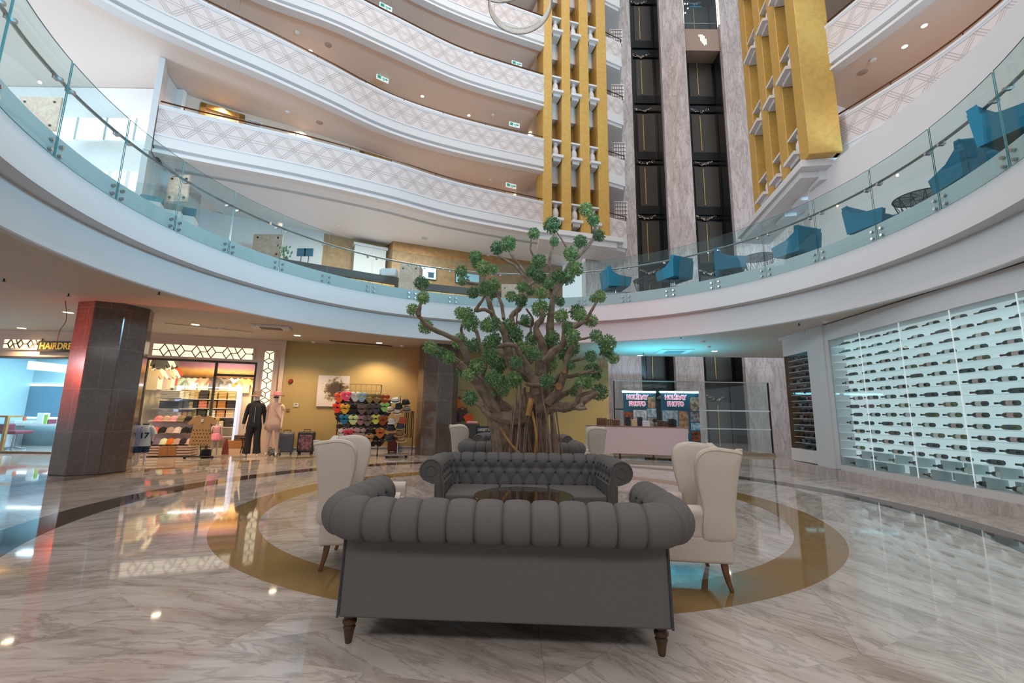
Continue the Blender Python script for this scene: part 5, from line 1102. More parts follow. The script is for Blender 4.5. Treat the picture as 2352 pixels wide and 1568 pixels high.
def body(H, parent, mat, arms=((-.10, .02), (.10, .02)), lx=.055, hand=True):
    s = H/1.75
    J = {'pel': (0, 0, .93, (.13, .10)), 'wai': (0, 0, 1.10, (.105, .085)), 'che': (0, .0, 1.30, (.135, .10)), 'nec': (0, .01, 1.46, .048), 'jaw': (0, -.01, 1.55, (.055, .062)), 'hd': (0, 0, 1.66, (.07, .085)), 'top': (0, .005, 1.74, (.045, .055))}
    E = [('pel', 'wai'), ('wai', 'che'), ('che', 'nec'), ('nec', 'jaw'), ('jaw', 'hd'), ('hd', 'top')]
    for sd, nm in ((-1, 'l'), (1, 'r')):
        ax, ay = arms[0 if sd < 0 else 1]
        J.update({nm+'sh': (sd*.165, .01, 1.40, .05), nm+'el': (sd*.165+ax*.6, ay*.3+.02, 1.12, .036), nm+'wr': (sd*.165+ax*.9, ay-.02, .89, .026), nm+'pm': (sd*.165+ax, ay-.03, .82, (.032, .016)), nm+'hp': (sd*.085, 0, .86, .085), nm+'kn': (sd*(.085+lx*.3), -.01, .48, .052), nm+'an': (sd*(.085+lx*.6), .02, .085, .034), nm+'to': (sd*(.1+lx*.6), -.12, .03, (.036, .022))})
        E += [('che', nm+'sh'), (nm+'sh', nm+'el'), (nm+'el', nm+'wr'), (nm+'wr', nm+'pm'), ('pel', nm+'hp'), (nm+'hp', nm+'kn'), (nm+'kn', nm+'an'), (nm+'an', nm+'to')]
        if hand:
            for q, (dx, L) in enumerate(((-.022, .06), (-.008, .075), (.008, .07), (.022, .055))):
                J[nm+'f%d' % q] = (sd*.165+ax+dx*.3, ay-.03+dx, .82-L, .009); E.append((nm+'pm', nm+'f%d' % q))
            J[nm+'th'] = (sd*(.165-.01)+ax, ay-.075, .80, .010); E.append((nm+'wr', nm+'th'))
    J = {k: (v[0]*s, v[1]*s, v[2]*s, tuple(x*s for x in v[3]) if isinstance(v[3], tuple) else v[3]*s) for k, v in J.items()}
    o = skinned('body', J, E, mat, parent)
    return o, s
def face(parent, s, mat):
    b = MB(); b.ball((0, -.083*s, 1.625*s), .014*s, 8, 6, sc=(.8, 1.2, 1.5)); b.obj('nose', mat, parent)
def hat(parent, z, s, c, brim=.17, h=.13, dr=.03, band=None):
    b = MB(); b.lathe([(brim*s, z-dr*s), (brim*.8*s, z-dr*.3*s), (.1*s, z), (.098*s, z+h*.5*s), (.085*s, z+h*.9*s), (.05*s, z+h*s), (0, z+h*s)], n=24); b.obj('hat', cloth(c), parent, solid=.006)
    if band: b = MB(); b.lathe([(.103*s, z+.002), (.103*s, z+.03*s), (.1*s, z+.03*s), (.1*s, z+.002)], n=24); b.obj('hat_band', cloth(band), parent)
# adult in black tracksuit
p = at(576, 1049, z=0); m1 = thing('mannequin', 'tall mannequin in a black zip tracksuit and taupe hat outside the shop', 'mannequin', (p.x, p.y, 0), radians(25), 'mannequins outside the shop'); o, s = body(1.74, m1, SKINW, lx=.07)
BLK = M('black_tracksuit', '222226', .75, var=.15, scale=40)
b = MB(); b.lathe([(.15, .86), (.172, .84), (.176, .9), (.155, 1.1), (.17, 1.3), (.155, 1.42), (.09, 1.50), (.075, 1.53), (.06, 1.53)], n=22, ys=.74); b.obj('jacket', BLK, m1)
skinned('sleeves', {'c': (0, .01, 1.36, .10), 'ls': (-.17, .01, 1.41, .078), 'le': (-.232, .03, 1.10, .055), 'lw': (-.262, 0, .87, .047), 'rs': (.17, .01, 1.41, .078), 're': (.232, .03, 1.10, .055), 'rw': (.262, 0, .87, .047)}, [('c', 'ls'), ('ls', 'le'), ('le', 'lw'), ('c', 'rs'), ('rs', 're'), ('re', 'rw')], BLK, m1)
b = MB(); b.lathe([(.16, .98), (.172, .9), (.17, .82), (.10, .76)], n=20, ys=.78)
for sx in (-1, 1): b.tube([(sx*.082, 0, .92), (sx*.088, 0, .8), (sx*.10, -.005, .5), (sx*.115, .0, .28), (sx*.125, .01, .10)], [.10, .105, .085, .09, .105], 14)
b.obj('trousers', BLK, m1)
b = MB(); b.tube([(0, -.135, .93), (0, -.142, 1.2), (0, -.10, 1.44)], .006, 5); b.obj('zip', STEEL, m1); face(m1, s, SKINW); hat(m1, 1.70*s, s, '9c8372', .16, .12, .05)
# adult in pink dress
p = at(622, 1048, z=0); m2 = thing('mannequin', 'mannequin in a pale pink shift dress and pink sun hat outside the shop', 'mannequin', (p.x, p.y, 0), radians(20), 'mannequins outside the shop'); o, s = body(1.76, m2, SKINP, arms=((-.06, .0), (.04, -.10)))
PK = cloth('dcb8a8'); b = MB(); b.lathe([(.21, .72), (.205, .9), (.175, 1.1), (.165, 1.3), (.14, 1.42), (.075, 1.49)], n=20, ys=.72); b.obj('dress', PK, m2, solid=.008)
skinned('sleeves', {'c': (0, .01, 1.38, .08), 'ls': (-.165, .01, 1.40, .075), 'le': (-.20, .02, 1.25, .066), 'rs': (.165, .01, 1.40, .075), 're': (.195, .02, 1.25, .066)}, [('c', 'ls'), ('ls', 'le'), ('c', 'rs'), ('rs', 're')], PK, m2); face(m2, s, SKINP); hat(m2, 1.68*s, s, 'e0929a', .2, .11, .0)
b = MB(); b.tube([(-.14, -.02, 1.46), (.02, -.145, 1.25), (.18, -.09, 1.0)], .008, 5); b.obj('bag_strap', cloth('c98f7c'), m2)
b = MB(); b.bx(-.07, .07, -.1, -.085, 1.605*s, 1.64*s); b.obj('sunglasses', BLACK, m2)
# child in pink tutu
p = at(490, 1049, z=0); m3 = thing('mannequin', 'small child mannequin with blond hair in a pink tutu', 'mannequin', (p.x, p.y, 0), radians(50), 'child mannequins'); o, s = body(1.02, m3, SKINW)
b = MB(); b.lathe([(.075, .83), (.085, .74), (.075, .66), (.08, .62)], n=16, ys=.75); b.obj('bodice', cloth('e0a0b0'), m3, solid=.006)
b = MB(); b.grid(lambda u, v: ((.07+.13*v+.012*v*sin(u*2*pi*14))*cos(2*pi*u), (.07+.13*v+.012*v*sin(u*2*pi*14))*.85*sin(2*pi*u), .64-.20*v), 84, 5); b.obj('tutu', cloth('e08aa4'), m3, solid=.004)
b = MB(); b.ball((0, .012, .985), .062, 12, 8, sc=(1, 1.05, .95)); b.ball((0, .045, .93), .045, 10, 8, sc=(1, .8, 1.4)); b.obj('hair', cloth('c9a25a'), m3); face(m3, s, SKINW)
# two child mannequins in football shirts
for px, c1, c2, lab, py in ((322, 'c3ccd6', '2a3f58', 'headless child mannequin in a white football shirt numbered 17', 1068), (301, '8f97c4', '24506a', 'child mannequin in a blue football kit, half behind the pillar', 1069)):
    p = at(px, py, z=0); m = thing('mannequin', lab, 'mannequin', (p.x, p.y, 0), radians(35), 'football kit mannequins')
    J = {'p': (0, 0, .50, (.08, .06)), 'c': (0, 0, .78, (.09, .065)), 'n': (0, 0, .92, .04), 'lh': (-.05, 0, .46, .055), 'lk': (-.055, 0, .26, .036), 'la': (-.06, 0, .05, .028), 'lt': (-.06, -.07, .02, .022), 'rh': (.05, 0, .46, .055), 'rk': (.055, 0, .26, .036), 'ra': (.06, 0, .05, .028), 'rt': (.06, -.07, .02, .022), 'ls': (-.11, 0, .86, .035), 'le': (-.15, 0, .68, .026), 'lw': (-.16, -.03, .52, .02), 'rs': (.11, 0, .86, .035), 're': (.15, 0, .68, .026), 'rw': (.16, -.03, .52, .02)}
    skinned('body', J, [('p', 'c'), ('c', 'n'), ('p', 'lh'), ('lh', 'lk'), ('lk', 'la'), ('la', 'lt'), ('p', 'rh'), ('rh', 'rk'), ('rk', 'ra'), ('ra', 'rt'), ('c', 'ls'), ('ls', 'le'), ('le', 'lw'), ('c', 'rs'), ('rs', 're'), ('re', 'rw')], SKINW, m)
    b = MB(); b.lathe([(.135, .40), (.125, .5), (.118, .7), (.115, .82), (.07, .90), (.055, .91)], n=20, ys=.76)
    for sx in (-1, 1): b.tube([(sx*.08, 0, .845), (sx*.125, 0, .80), (sx*.165, 0, .68)], [.06, .058, .062], 12)
    b.obj('football_shirt', cloth(c1), m); b = MB(); b.lathe([(.12, .44), (.11, .44), (.06, .38)], n=14, ys=.8); [b.tube([(sx*.055, 0, .44), (sx*.06, 0, .28)], [.06, .068], 12) for sx in (-1, 1)]; b.obj('shorts', cloth(c2), m)
    b = MB(); b.lathe([(.139, .395), (.138, .425), (.134, .425), (.134, .395)], n=18, ys=.76, closed=True); b.lathe([(.065, .90), (.06, .93), (.055, .93), (.06, .90)], n=14, closed=True); b.obj('trim_band', cloth(c2), m)
    if '17' in lab: text('17', 'shirt_number', .17, cloth(c2), m, (0, -.096, .66), bold=.006)
# polka dot dress on a low rack
p = at(458, 1053, z=0); dr = thing('dress_rack', 'low black rail holding a brown polka dot dress', 'clothes rack', (p.x, p.y, 0), angS); b = MB(); b.tube([(-.35, 0, .05), (.3, 0, .05)], .018, 6); b.tube([(0, 0, .05), (0, 0, .95)], .012, 6)
for x in (-.33, .28): b.cyl((x, -.03, .03), (x, .03, .03), .03, n=10)
b.obj('frame', BLACK, dr)
o = thing('dress', 'brown polka dot dress with a price tag on the low rail', 'dress', (p.x, p.y-.05, .34), angS); tshirt_mb(.48, .78, .06, .16, .25).obj('dress_body', cloth('b08a5f'), o, bevel=.015)
b = MB()
for i in range(6):
    for j in range(5): b.cyl((-.17+.068*i+.03*(j % 2), -.036, .03+.09*j), (-.17+.068*i+.03*(j % 2), -.028, .03+.09*j), .014, n=8)
b.obj('polka_dots', cloth('3a2a20'), o); b = MB(); b.bx(-.03, .02, -.045, -.04, .6, .68); b.obj('price_tag', WHITE, o)
tag(MB().lathe([(0, 0), (.11, 0), (.13, .03), (.12, .22), (.0, .24)], n=14, ys=.7).obj('black_bag', cloth('1d1b1d'), loc=(p.x+.03, p.y+.18, 0)), 'black bag standing behind the polka dot dress', 'bag')
tag(MB().lathe([(0, 0), (.10, 0), (.08, .2), (.03, .42), (.0, .44)], n=14, ys=.6).obj('red_coat', cloth('6b2a2e'), loc=(at(503, 1045, z=0).x, at(503, 1045, z=0).y+.25, 0)), 'dark red garment behind the tutu mannequin', 'clothes')
# low table of goods behind the mannequins
p = at(555, 1043, z=0); tb = thing('goods_table', 'low dark table of goods just behind the tracksuit mannequin', 'table', (p.x+.05, p.y+.45, 0), angS); b = MB(); b.bx(-.35, .55, 0, .4, .42, .45); b.obj('top', BLACK, tb)
for x in (-.33, .53):
    b = MB(); b.tube([(x, .05, 0), (x, .35, .42)], .012, 5); b.tube([(x, .35, 0), (x, .05, .42)], .012, 5); b.obj('leg', BLACK, tb)
for k, c in enumerate(('3a2f2a', '8a5a40', '2a2a2c', '6b5a4a')): stack(['dark brown', 'rust', 'black', 'taupe'][k]+' bag pile on the low goods table', (p.x-.2+.22*k, p.y+.55+.05*k, .45), angS, c, 2+k % 2, .2, 'piles on the low goods table', .06, .2)
p = at(525, 1035, z=0)
for k, (dx, c) in enumerate(((-.25, '5b4a3a'), (.15, '2e2a28'))): stack(['brown', 'dark'][k]+' folded pile inside the shop doorway', (p.x+dx, p.y+.9, .25), angS, c, 3, .34, 'piles in the shop doorway', .06)
tag(MB().bx(-.5, .45, 0, .4, 0, .25).obj('low_bench', M('brown_carton', '9a6a3e', .6), loc=(p.x-.05, p.y+.85, 0), rz=angS), 'low brown bench inside the shop doorway', 'bench')
# ---------------------------------------------------------------- hair salon on the far left
uh0, uh1 = -6.0, -1.25; zho = uha(60, 818)[1]
w = thing('wall_salon', 'pale shopfront wall of the hair salon', None, (WB[0], WB[1], 0)); w['kind'] = 'structure'
b = MB(); b.bx(uh0, uh1, 0, .2, zho, 3.42); b.bx(uh1, 0, 0, .2, 0, 3.42); b.bx(uh0, 0, -.03, 0, 3.3, 3.42); b.obj('wall_face', SHOPW, w)
b = MB(); b.bx(uh0, uh1, -.02, .2, zho-.05, zho); b.obj('dark_lintel', FR, w)
hl = thing('lattice_light', 'backlit lattice panel over the hair salon, left of its sign', 'lattice light', (WB[0], WB[1]-.012, 0)); a0, a1 = uha(11, 790), uha(93, 790); lattice(hl, a0[0], a1[0], uha(50, 802)[1]+.03, uha(50, 780)[1])
sg = thing('salon_sign', 'dark sign with gold HAIRDR lettering, partly behind the marble pillar', 'sign', (WB[0], WB[1]-.03, 0)); a0 = uha(93, 796); zc_ = uha(120, 796)[1]
b = MB(); b.bx(a0[0], a0[0]+2.2, -.05, .0, zc_-.15, zc_+.15); b.obj('board', M('sign_brown', '2e2114', .5), sg)
text('HAIRDRESSER', 'lettering', .26, M('sign_gold', 'c29a34', .4, emit='d9a92f', es=.3), sg, (a0[0]+.06, -.052, zc_), bold=.006, xs=.86, align='LEFT', ext=.01)
sw = thing('salon_window', 'frameless glass front of the hair salon with a pale sill', 'shop window', (WB[0], WB[1], 0)); b = MB(); b.bx(uh0, uh1, .08, .092, .06, zho-.05); b.obj('glass_pane', GLASS, sw); b = MB(); b.bx(uh0, uh1, .0, .14, 0, .06); b.obj('sill', M('brown_sill', '6f5340', .5), sw)
b = MB(); b.bx(WB[0]-6, WB[0]-1.2, WB[1]+2.8, WB[1]+2.9, 0, 3.3); b.bx(WB[0]-6.1, WB[0]-6, WB[1]+.2, WB[1]+2.9, 0, 3.3); b.bx(WB[0]-1.27, WB[0]-1.2, WB[1]+.2, WB[1]+2.9, 0, 3.3); b.bx(WB[0]-6, WB[0]-1.2, WB[1]+.2, WB[1]+2.9, 3.2, 3.3)
struct(b.obj('wall_salon_interior', M('salon_wall_blue', 'a3c4cf', .6, var=.02)), 'pale blue inside walls of the hair salon')
lamp('AREA', (WB[0]-3, WB[1]+1.4, 3.15), 260, 'c8ecff', 3, name='salon_ceiling_light', sy=1.5)
HW = (WB[0]-8, WB[1]+2.78), (WB[0], WB[1]+2.78)
for px0, px1, y0, y1, lab in ((69, 140, 886, 958, 'salon mirror with a glowing white edge beside the pillar'), (-60, 9, 884, 955, 'salon mirror with a glowing white edge at the picture edge')):
    p, q = onwall(px0, y0, *HW), onwall(px1, y1, *HW); r = thing('salon_mirror', lab, 'mirror', (p.x, p.y, q.z)); b = MB(); wd, hh = q.x-p.x, p.z-q.z
    for a in ((-.07, 0, -.05, hh+.07), (wd, wd+.07, -.05, hh+.07), (0, wd, hh, hh+.07), (0, wd, -.05, 0)): b.bx(a[0], a[1], -.02, 0, a[2], a[3])
    b.obj('light_edge', M('mirror_light', 'ffffff', .5, emit='f4fbff', es=3.), r); b = MB(); b.bx(0, wd, -.03, -.005, 0, hh); b.obj('mirror_glass', M('mirror_surface', '7fa0b2', .05, .9), r)
p, q = onwall(10, 972, WA, WB, 2.2), onwall(120, 975, WA, WB, 2.2); sd = thing('salon_counter', 'white salon counter with dark red drawers', 'counter', (max(p.x-2, WB[0]-5.9), p.y, 0)); Lc_ = WB[0]-1.35-sd.location.x
b = MB(); b.bx(0, Lc_, 0, .5, p.z-.06, p.z); b.obj('worktop', WHITE, sd)
RED = M('salon_red', '7e2f44', .4)
for k in range(3): x = 2.2+1.0*k; b = MB(); b.bx(x, x+.7, .02, .48, .12, p.z-.08); dr_ = b.obj('drawer_unit', RED, sd); b = MB(); b.bx(x+.2, x+.5, -.01, .02, .62, .65); b.bx(x+.2, x+.5, -.01, .02, .35, .38); b.obj('handle', WHITE, dr_)
b = MB()
for x in (0.02, Lc_-.05): b.bx(x, x+.05, .02, .48, 0, p.z-.06)
b.obj('side_panel', WHITE, sd)
tz = p.z
for k, (px, nm, lab, c, dims) in enumerate(((92, 'salon_box', 'white printed box on the salon counter', 'e6eaec', (.22, .2, .35)), (107, 'salon_card', 'green framed card on the salon counter', '8fbf52', (.12, .03, .3)), (104, 'salon_tray', 'dark red tray case on the salon counter', '7e2f44', (.4, .25, .14)), (26, 'towel_pile', 'folded white towels at the left of the salon counter', 'dfe6e8', (.5, .3, .1)), (64, 'towel_pile', 'folded white towels mid salon counter', 'dfe6e8', (.5, .3, .09)), (66, 'salon_bottle', 'orange bottle below the salon mirror', 'd06a3a', (.07, .07, .22)))):
    x = onwall(px, 970, WA, WB, 2.25+.05*k).x; tag(MB().bx(-dims[0]/2, dims[0]/2, 0, dims[1], 0, dims[2]).obj(nm, cloth(c), loc=(x, WB[1]+2.22+.02*k, tz+(.14*0)), bevel=.01), lab, nm.split('_')[-1])
ch = thing('salon_chair', 'red swivel salon chair on a chrome star base', 'chair', (at(28, 1030, Y=13.3).x, 13.3, 0)); b = MB(); b.bx(-.28, .28, -.25, .25, .46, .56); b.obj('seat', RED, ch, bevel=.03); b = MB(); b.bx(-.38, -.30, -.25, .25, .52, .75); b.obj('backrest', RED, ch, bevel=.03)
b = MB(); b.cyl((0, 0, .06), (0, 0, .46), .045, n=12); b.obj('column', STEEL, ch); b = MB(); [b.tube([(0, 0, .07), (.3*cos(k*1.257), .3*sin(k*1.257), .02)], .02, 6) for k in range(5)]; b.obj('base', STEEL, ch)
o = thing('wooden_stand', 'light wood stand at the far left edge of the salon window', 'stand', (at(0, 1030, Y=12.9).x-.25, 12.9, 0)); b = MB(); b.bx(-.3, .3, 0, .4, .95, 1.0); b.obj('top', DOORGOLD, o); b = MB(); b.bx(.22, .3, 0, .06, 0, .95); b.bx(-.3, -.22, 0, .06, 0, .95); b.obj('leg', DOORGOLD, o)
o = tag(MB().lathe([(0, 0), (.06, 0), (.07, .08), (.03, .14), (.06, .2), (0, .26)], n=12).obj('blue_ornament', cloth('1f6f86'), loc=(onwall(10, 960, WA, WB, 2.3).x, WB[1]+2.4, tz)), 'teal ornament on the salon counter at the left', 'ornament')
# ---------------------------------------------------------------- along the ochre wall
def wc(x, y, off=0.): p = onwall(x, y, WC, WD, off); return ((Vector((p.x, p.y))-Vector(WC)).dot(eS2), p.z)
eS2 = (Vector(WD)-Vector(WC)).normalized(); angC = atan2(eS2.y, eS2.x); R3w = Matrix.Rotation(angC, 3, 'Z')
def Wp(u, v, z=0.): p = R3w@Vector((u, v, 0)); return Vector((WC[0]+p.x, WC[1]+p.y, z))
def splat():
    t = NT('abstract_canvas'); tc = t.n('TexCoord').outputs['Object']; n = t.noise(7, 8, None, .75, .6); v = t.n('VectorMath', operation='DISTANCE'); t.link(tc, v.inputs[0]); v.inputs[1].default_value = (.55, 0, .52)
    f = t.math('ADD', t.math('MULTIPLY', v.outputs['Value'], 1.15), n); t.link(t.ramp(f, (.72, '4a3a2a'), (.84, '8f7a55'), (.93, 'd4c8c0'), (1., 'd8ccc8')), t.b.inputs['Base Color']); return t.m
u0_, z0_ = wc(726, 933); u1_, z1_ = wc(804, 864); pic = thing('canvas_painting', 'pale abstract canvas with a brown splatter on the ochre wall', 'painting', Wp(u0_, -.06, z0_), angC); b = MB(); b.bx(0, u1_-u0_, 0, .05, 0, z1_-z0_); b.obj('canvas', splat(), pic, bevel=.006)
for nm, lab, cat, px, py, r, c in (('alarm_sounder', 'red fire alarm sounder on the ochre wall', 'alarm', 668, 875, .07, '8a2a22'),):
    u, z = wc(px, py); o = tag(MB().cyl((0, 0, 0), (0, -.07, 0), r, r*.8, 16).obj(nm, cloth(c), loc=Wp(u, -.0, z), rz=angC), lab, cat)
for nm, lab, cat, px, py, w_, h_, c in (('thermostat', 'small white wall thermostat right of the shop', 'thermostat', 680, 930, .13, .11, 'ddd6cb'), ('call_point', 'small brown and white wall call point above the suitcases', 'call point', 662, 942, .10, .09, '8d6a45')):
    u, z = wc(px, py); r = thing(nm, lab, cat, Wp(u, -.03, z), angC); b = MB(); b.bx(-w_/2, w_/2, 0, .03, -h_/2, h_/2); b.obj('case', cloth(c), r, bevel=.005); b = MB(); b.bx(-w_*.3, w_*.3, -.004, 0, -.0, h_*.3); b.obj('face', M('wall_device_face', '6f7471' if 'therm' in nm else 'e5e0d8', .4), r)
# suitcases
def suitcase(label, loc, rz, w, h, c, soft=False):
    r = thing('suitcase', label, 'suitcase', loc, rz, 'suitcases by the ochre wall'); m = M('suitcase_'+c, c, .4, var=.15, scale=9) if not soft else M('suitcase_print', 'a06c78', .6, c2='4a3a40', scale=11)
    b = MB(); b.bx(-w/2, w/2, -.13, .13, .06, h); b.obj('shell', M('suitcase_'+c, c, .4, var=.15, scale=9), r, bevel=.05, seg=4)
    b = MB()
    if soft: b.bx(-w*.40, w*.40, -.165, -.12, .12, h*.86); b.obj('front_pocket', m, r, bevel=.03)
    else:
        for k in range(7): b.bar((-w*.44, -.134, .14+k*(h-.2)/7), (w*.44, -.134, .17+k*(h-.2)/7), .02, .02)
        b.obj('ribs', M('suitcase_rib', '55575e', .35), r)
    b = MB(); b.tube([(-.09, 0, h-.01), (-.09, 0, h+.055), (.09, 0, h+.055), (.09, 0, h-.01)], .012, 6); b.obj('handle', BLACK, r)
    for x in (-w/2+.06, w/2-.06):
        b = MB(); b.cyl((x-.02, -.09, .032), (x+.02, -.09, .032), .032, n=10); b.cyl((x-.02, .09, .032), (x+.02, .09, .032), .032, n=10); b.obj('wheel', BLACK, r)
p = at(655, 1043, z=0); suitcase('grey ribbed hard suitcase by the ochre wall', (p.x, p.y, 0), angC+.15, .40, .64, '63666e'); p = at(701, 1043, z=0); suitcase('black suitcase with a pink patterned front by the ochre wall', (p.x, p.y, 0), angC-.1, .46, .66, '2c2a2c', True)
random.seed(9); b = MB()
for k in range(16): b.ball((random.uniform(-.16, .16), random.uniform(-.12, .12), random.uniform(.05, .22)), random.uniform(.04, .08), 7, 5)
p = at(628, 1047, z=0); tag(b.obj('foil_parcel', M('crumpled_foil', 'b9b6b0', .18, .9), loc=(p.x, p.y+.1, 0)), 'crumpled shiny foil wrapped parcel beside the pink mannequin', 'parcel')
# swimwear rack
p0 = at(772, 1045, z=0); v0 = -1.05
def wv(x, y): return wc(x, y, v0)
ru0, rz1 = wv(782, 881); ru1 = wv(876, 888)[0]; rk = thing('swimwear_rack', 'tall black wire rack crowded with swimwear, left of the hat stand', 'clothes rack', Wp(ru0, v0, 0), angC); rl = ru1-ru0
b = MB(); b.tube([(0, 0, .08), (0, 0, rz1), (rl, 0, rz1), (rl, 0, .08)], .014, 6); b.tube([(0, -.2, .08), (0, .2, .08)], .014, 6); b.tube([(rl, -.2, .08), (rl, .2, .08)], .014, 6); b.obj('frame', BLACK, rk)
b = MB()
for k in range(9): b.cyl((rl*k/8, .01, .3), (rl*k/8, .01, rz1), .004, n=4)
for k in range(9): b.cyl((0, .01, .35+k*(rz1-.35)/9), (rl, .01, .35+k*(rz1-.35)/9), .004, n=4)
b.obj('wire_grid', BLACK, rk)
b = MB()
for y in (-.18, .18):
    for x in (0, rl): b.cyl((x-.015, y, .04), (x+.015, y, .04), .04, n=10)
b.obj('caster', BLACK, rk)
def bikini(label, loc, rz, c, s=1.):
    r = thing('bikini_set', label, 'swimwear', loc, rz, 'swimwear on the wire rack'); r.scale = (s,)*3; f = lambda u, z, d: (u, d, z)
    b = MB()
    for sx in (-1, 1): b.ball((sx*.075, -.01, -.06), .085, 10, 8, sc=(1, .32, .85))
    b.extr([(-.17, -.02), (-.16, -.10), (.16, -.10), (.17, -.02)], f, -.02, .01); b.obj('top', cloth(c), r)
    b = MB(); b.extr([(-.14, -.16), (-.13, -.2), (-.04, -.31), (.04, -.31), (.13, -.2), (.14, -.16)], f, -.022, .005); b.tube([(-.15, -.01, -.14), (0, -.015, -.155), (.15, -.01, -.14)], .009, 5); b.obj('bottom', cloth(c), r, bevel=.008)
    b = MB(); [b.tube([(sx*.1, 0, -.0), (sx*.06, .0, .05)], .005, 4) for sx in (-1, 1)]; b.obj('strap', cloth(c), r)
    b = MB(); b.tube([(-.15, -.0, .0), (0, -.0, .05), (.15, -.0, .0)], .005, 5); b.tube([(0, 0, .05), (0, .04, .07)], .004, 4); b.obj('hanger', M('clear_hanger', 'c9c6bd', .2), r); return r
BK = [[(780, 908, 'e0603a', 'orange'), (796, 905, 'f0567e', 'hot pink'), (817, 906, 'dcdbd8', 'white'), (832, 907, '8fb4bf', 'pale blue'), (850, 909, 'a08d4e', 'gold print'), (866, 910, '8a6f45', 'leopard print'), (885, 912, 'b0451f', 'rust')],
      [(776, 932, 'e2452f', 'red'), (793, 934, 'e6b23a', 'yellow'), (815, 934, '1c1b1d', 'black striped'), (832, 935, '6a5f52', 'brown print'), (849, 935, '5a5046', 'dark olive'), (865, 934, '4a4a4c', 'charcoal'), (884, 930, 'a8e07a', 'neon green')],
      [(791, 958, '1f7ea3', 'turquoise'), (812, 959, 'cfe89a', 'lime'), (829, 960, 'b07c84', 'dusty pink'), (845, 962, '6a5f5a', 'grey print'), (864, 958, 'e6ea6a', 'neon yellow'), (880, 961, 'a8542a', 'burnt orange')],
      [(789, 990, 'd8d4d4', 'pale grey'), (800, 992, 'c4444e', 'crimson'), (813, 988, 'd99a96', 'pink'), (829, 989, 'b49a94', 'rose beige'), (845, 992, '2a2628', 'black'), (874, 990, 'c9703a', 'amber')],
      [(783, 1013, 'c45a6a', 'raspberry'), (808, 1014, 'b6e070', 'bright lime'), (830, 1010, '7a5f60', 'plum'), (848, 1003, 'b78a5a', 'camel')]]
for j, rw in enumerate(BK):
    for i, (x, y, c, nm) in enumerate(rw):
        u, z = wc(x, y-5, v0-.12-.03*(i % 2)); bikini('%s swimwear set in the %s row of the wire rack' % (nm, ORD[j]), Wp(u, v0-.12-.03*(i % 2), z), angC+random.uniform(-.12, .12), c, .85)
        if j < 4: 
            u2, z2 = wc(x+6, y+7, v0-.07); bikini('dark swimwear set hanging behind the %s one in the %s row' % (nm, ORD[j]), Wp(u2, v0-.07, z2), angC, ('2a2729', '3d3336', '4a4038')[(i+j) % 3], .8)
for j, (y, xa, xb) in enumerate(((921, 784, 880), (946, 782, 878), (974, 786, 876), (1002, 784, 872))):
    for i in range(7):
        x = xa+(xb-xa)*i/6; u, z = wc(x, y, v0-.02); bikini('dark swimwear in the back layer below the %s row, %s from the left' % (ORD[j], ORD[i]), Wp(u, v0-.02, z), angC, ('1e1c1e', '2b2528', '332b2c', '241f24')[(i*3+j) % 4], .95)
# hat stand
v1 = -1.15; pz = at(912, 1050, z=0); hs = thing('hat_stand', 'chrome hat stand on a wheeled base beside the marble pillar', 'hat stand', (pz.x, pz.y, 0), angC); HY = pz.y
b = MB(); b.cyl((0, 0, .08), (0, 0, 1.75), .016, n=8); b.obj('pole', STEEL, hs); b = MB(); b.bx(-.35, .3, -.2, .2, .07, .1); b.obj('base', STEEL, hs)
b = MB(); [b.cyl((x-.02, y, .035), (x+.02, y, .035), .035, n=10) for x in (-.3, .25) for y in (-.17, .17)]; b.obj('caster', BLACK, hs)
HT = [(908, 914, 'e0dcd6', 'white', '1d1b1b', .14), (932, 918, '2b2a2a', 'black', '111111', .13), (898, 935, 'c9b79a', 'natural straw', '1d1b1b', .13), (916, 928, '2e2c2b', 'dark grey', None, .12), (914, 940, 'd6c4a8', 'cream straw', '8a3d2a', .15), (934, 934, '8d7f6c', 'taupe straw', '1d1b1b', .14), (901, 962, 'c9c4c2', 'pale grey', None, .13), (925, 960, 'b0523c', 'terracotta', None, .13), (898, 977, '2b3038', 'navy', None, .14), (920, 972, '3a3f44', 'slate', None, .13), (918, 990, '8d6a45', 'brown straw', '5a3f28', .17), (895, 1000, '33383f', 'dark blue', '20242a', .15), (922, 1003, 'b08c62', 'tan', '7a4a35', .16)]
b = MB()
for x, y, c, nm, bd, br in HT:
    p = at(x, y+9, Y=HY-.1); 
    o = thing('sun_hat', nm+' brimmed hat on the hat stand', 'hat', (p.x, HY-.1, p.z), random.uniform(-.3, .3), 'hats on the hat stand'); o.rotation_euler.x = .35; hat(o, .02, 1., c, br, .11, .015, bd)
    b.tube([(0, 0, p.z-.03), (p.x-pz.x, -.1, p.z+.02)], .006, 4)
b.obj('arm', STEEL, hs)
p = at(868, 1035, z=0); tag(MB().lathe([(0, 0), (.22, 0), (.26, .2), (.24, .55), (.14, .72), (0, .76)], n=16, ys=.7).obj('black_backpack', cloth('232224'), loc=(p.x, p.y+.15, .0)), 'black bag standing between the swimwear rack and the hat stand', 'bag')
p = at(898, 1040, z=0); sx = thing('burgundy_suitcase', 'dark burgundy suitcase standing below the hats', 'suitcase', (p.x, p.y+.2, 0), angC); MB().bx(-.17, .17, -.11, .11, .05, .6).obj('shell', cloth('4f2328'), sx, bevel=.03); b = MB(); b.bx(-.15, -.1, -.08, .08, 0, .06); b.bx(.1, .15, -.08, .08, 0, .06); b.obj('wheel', BLACK, sx)
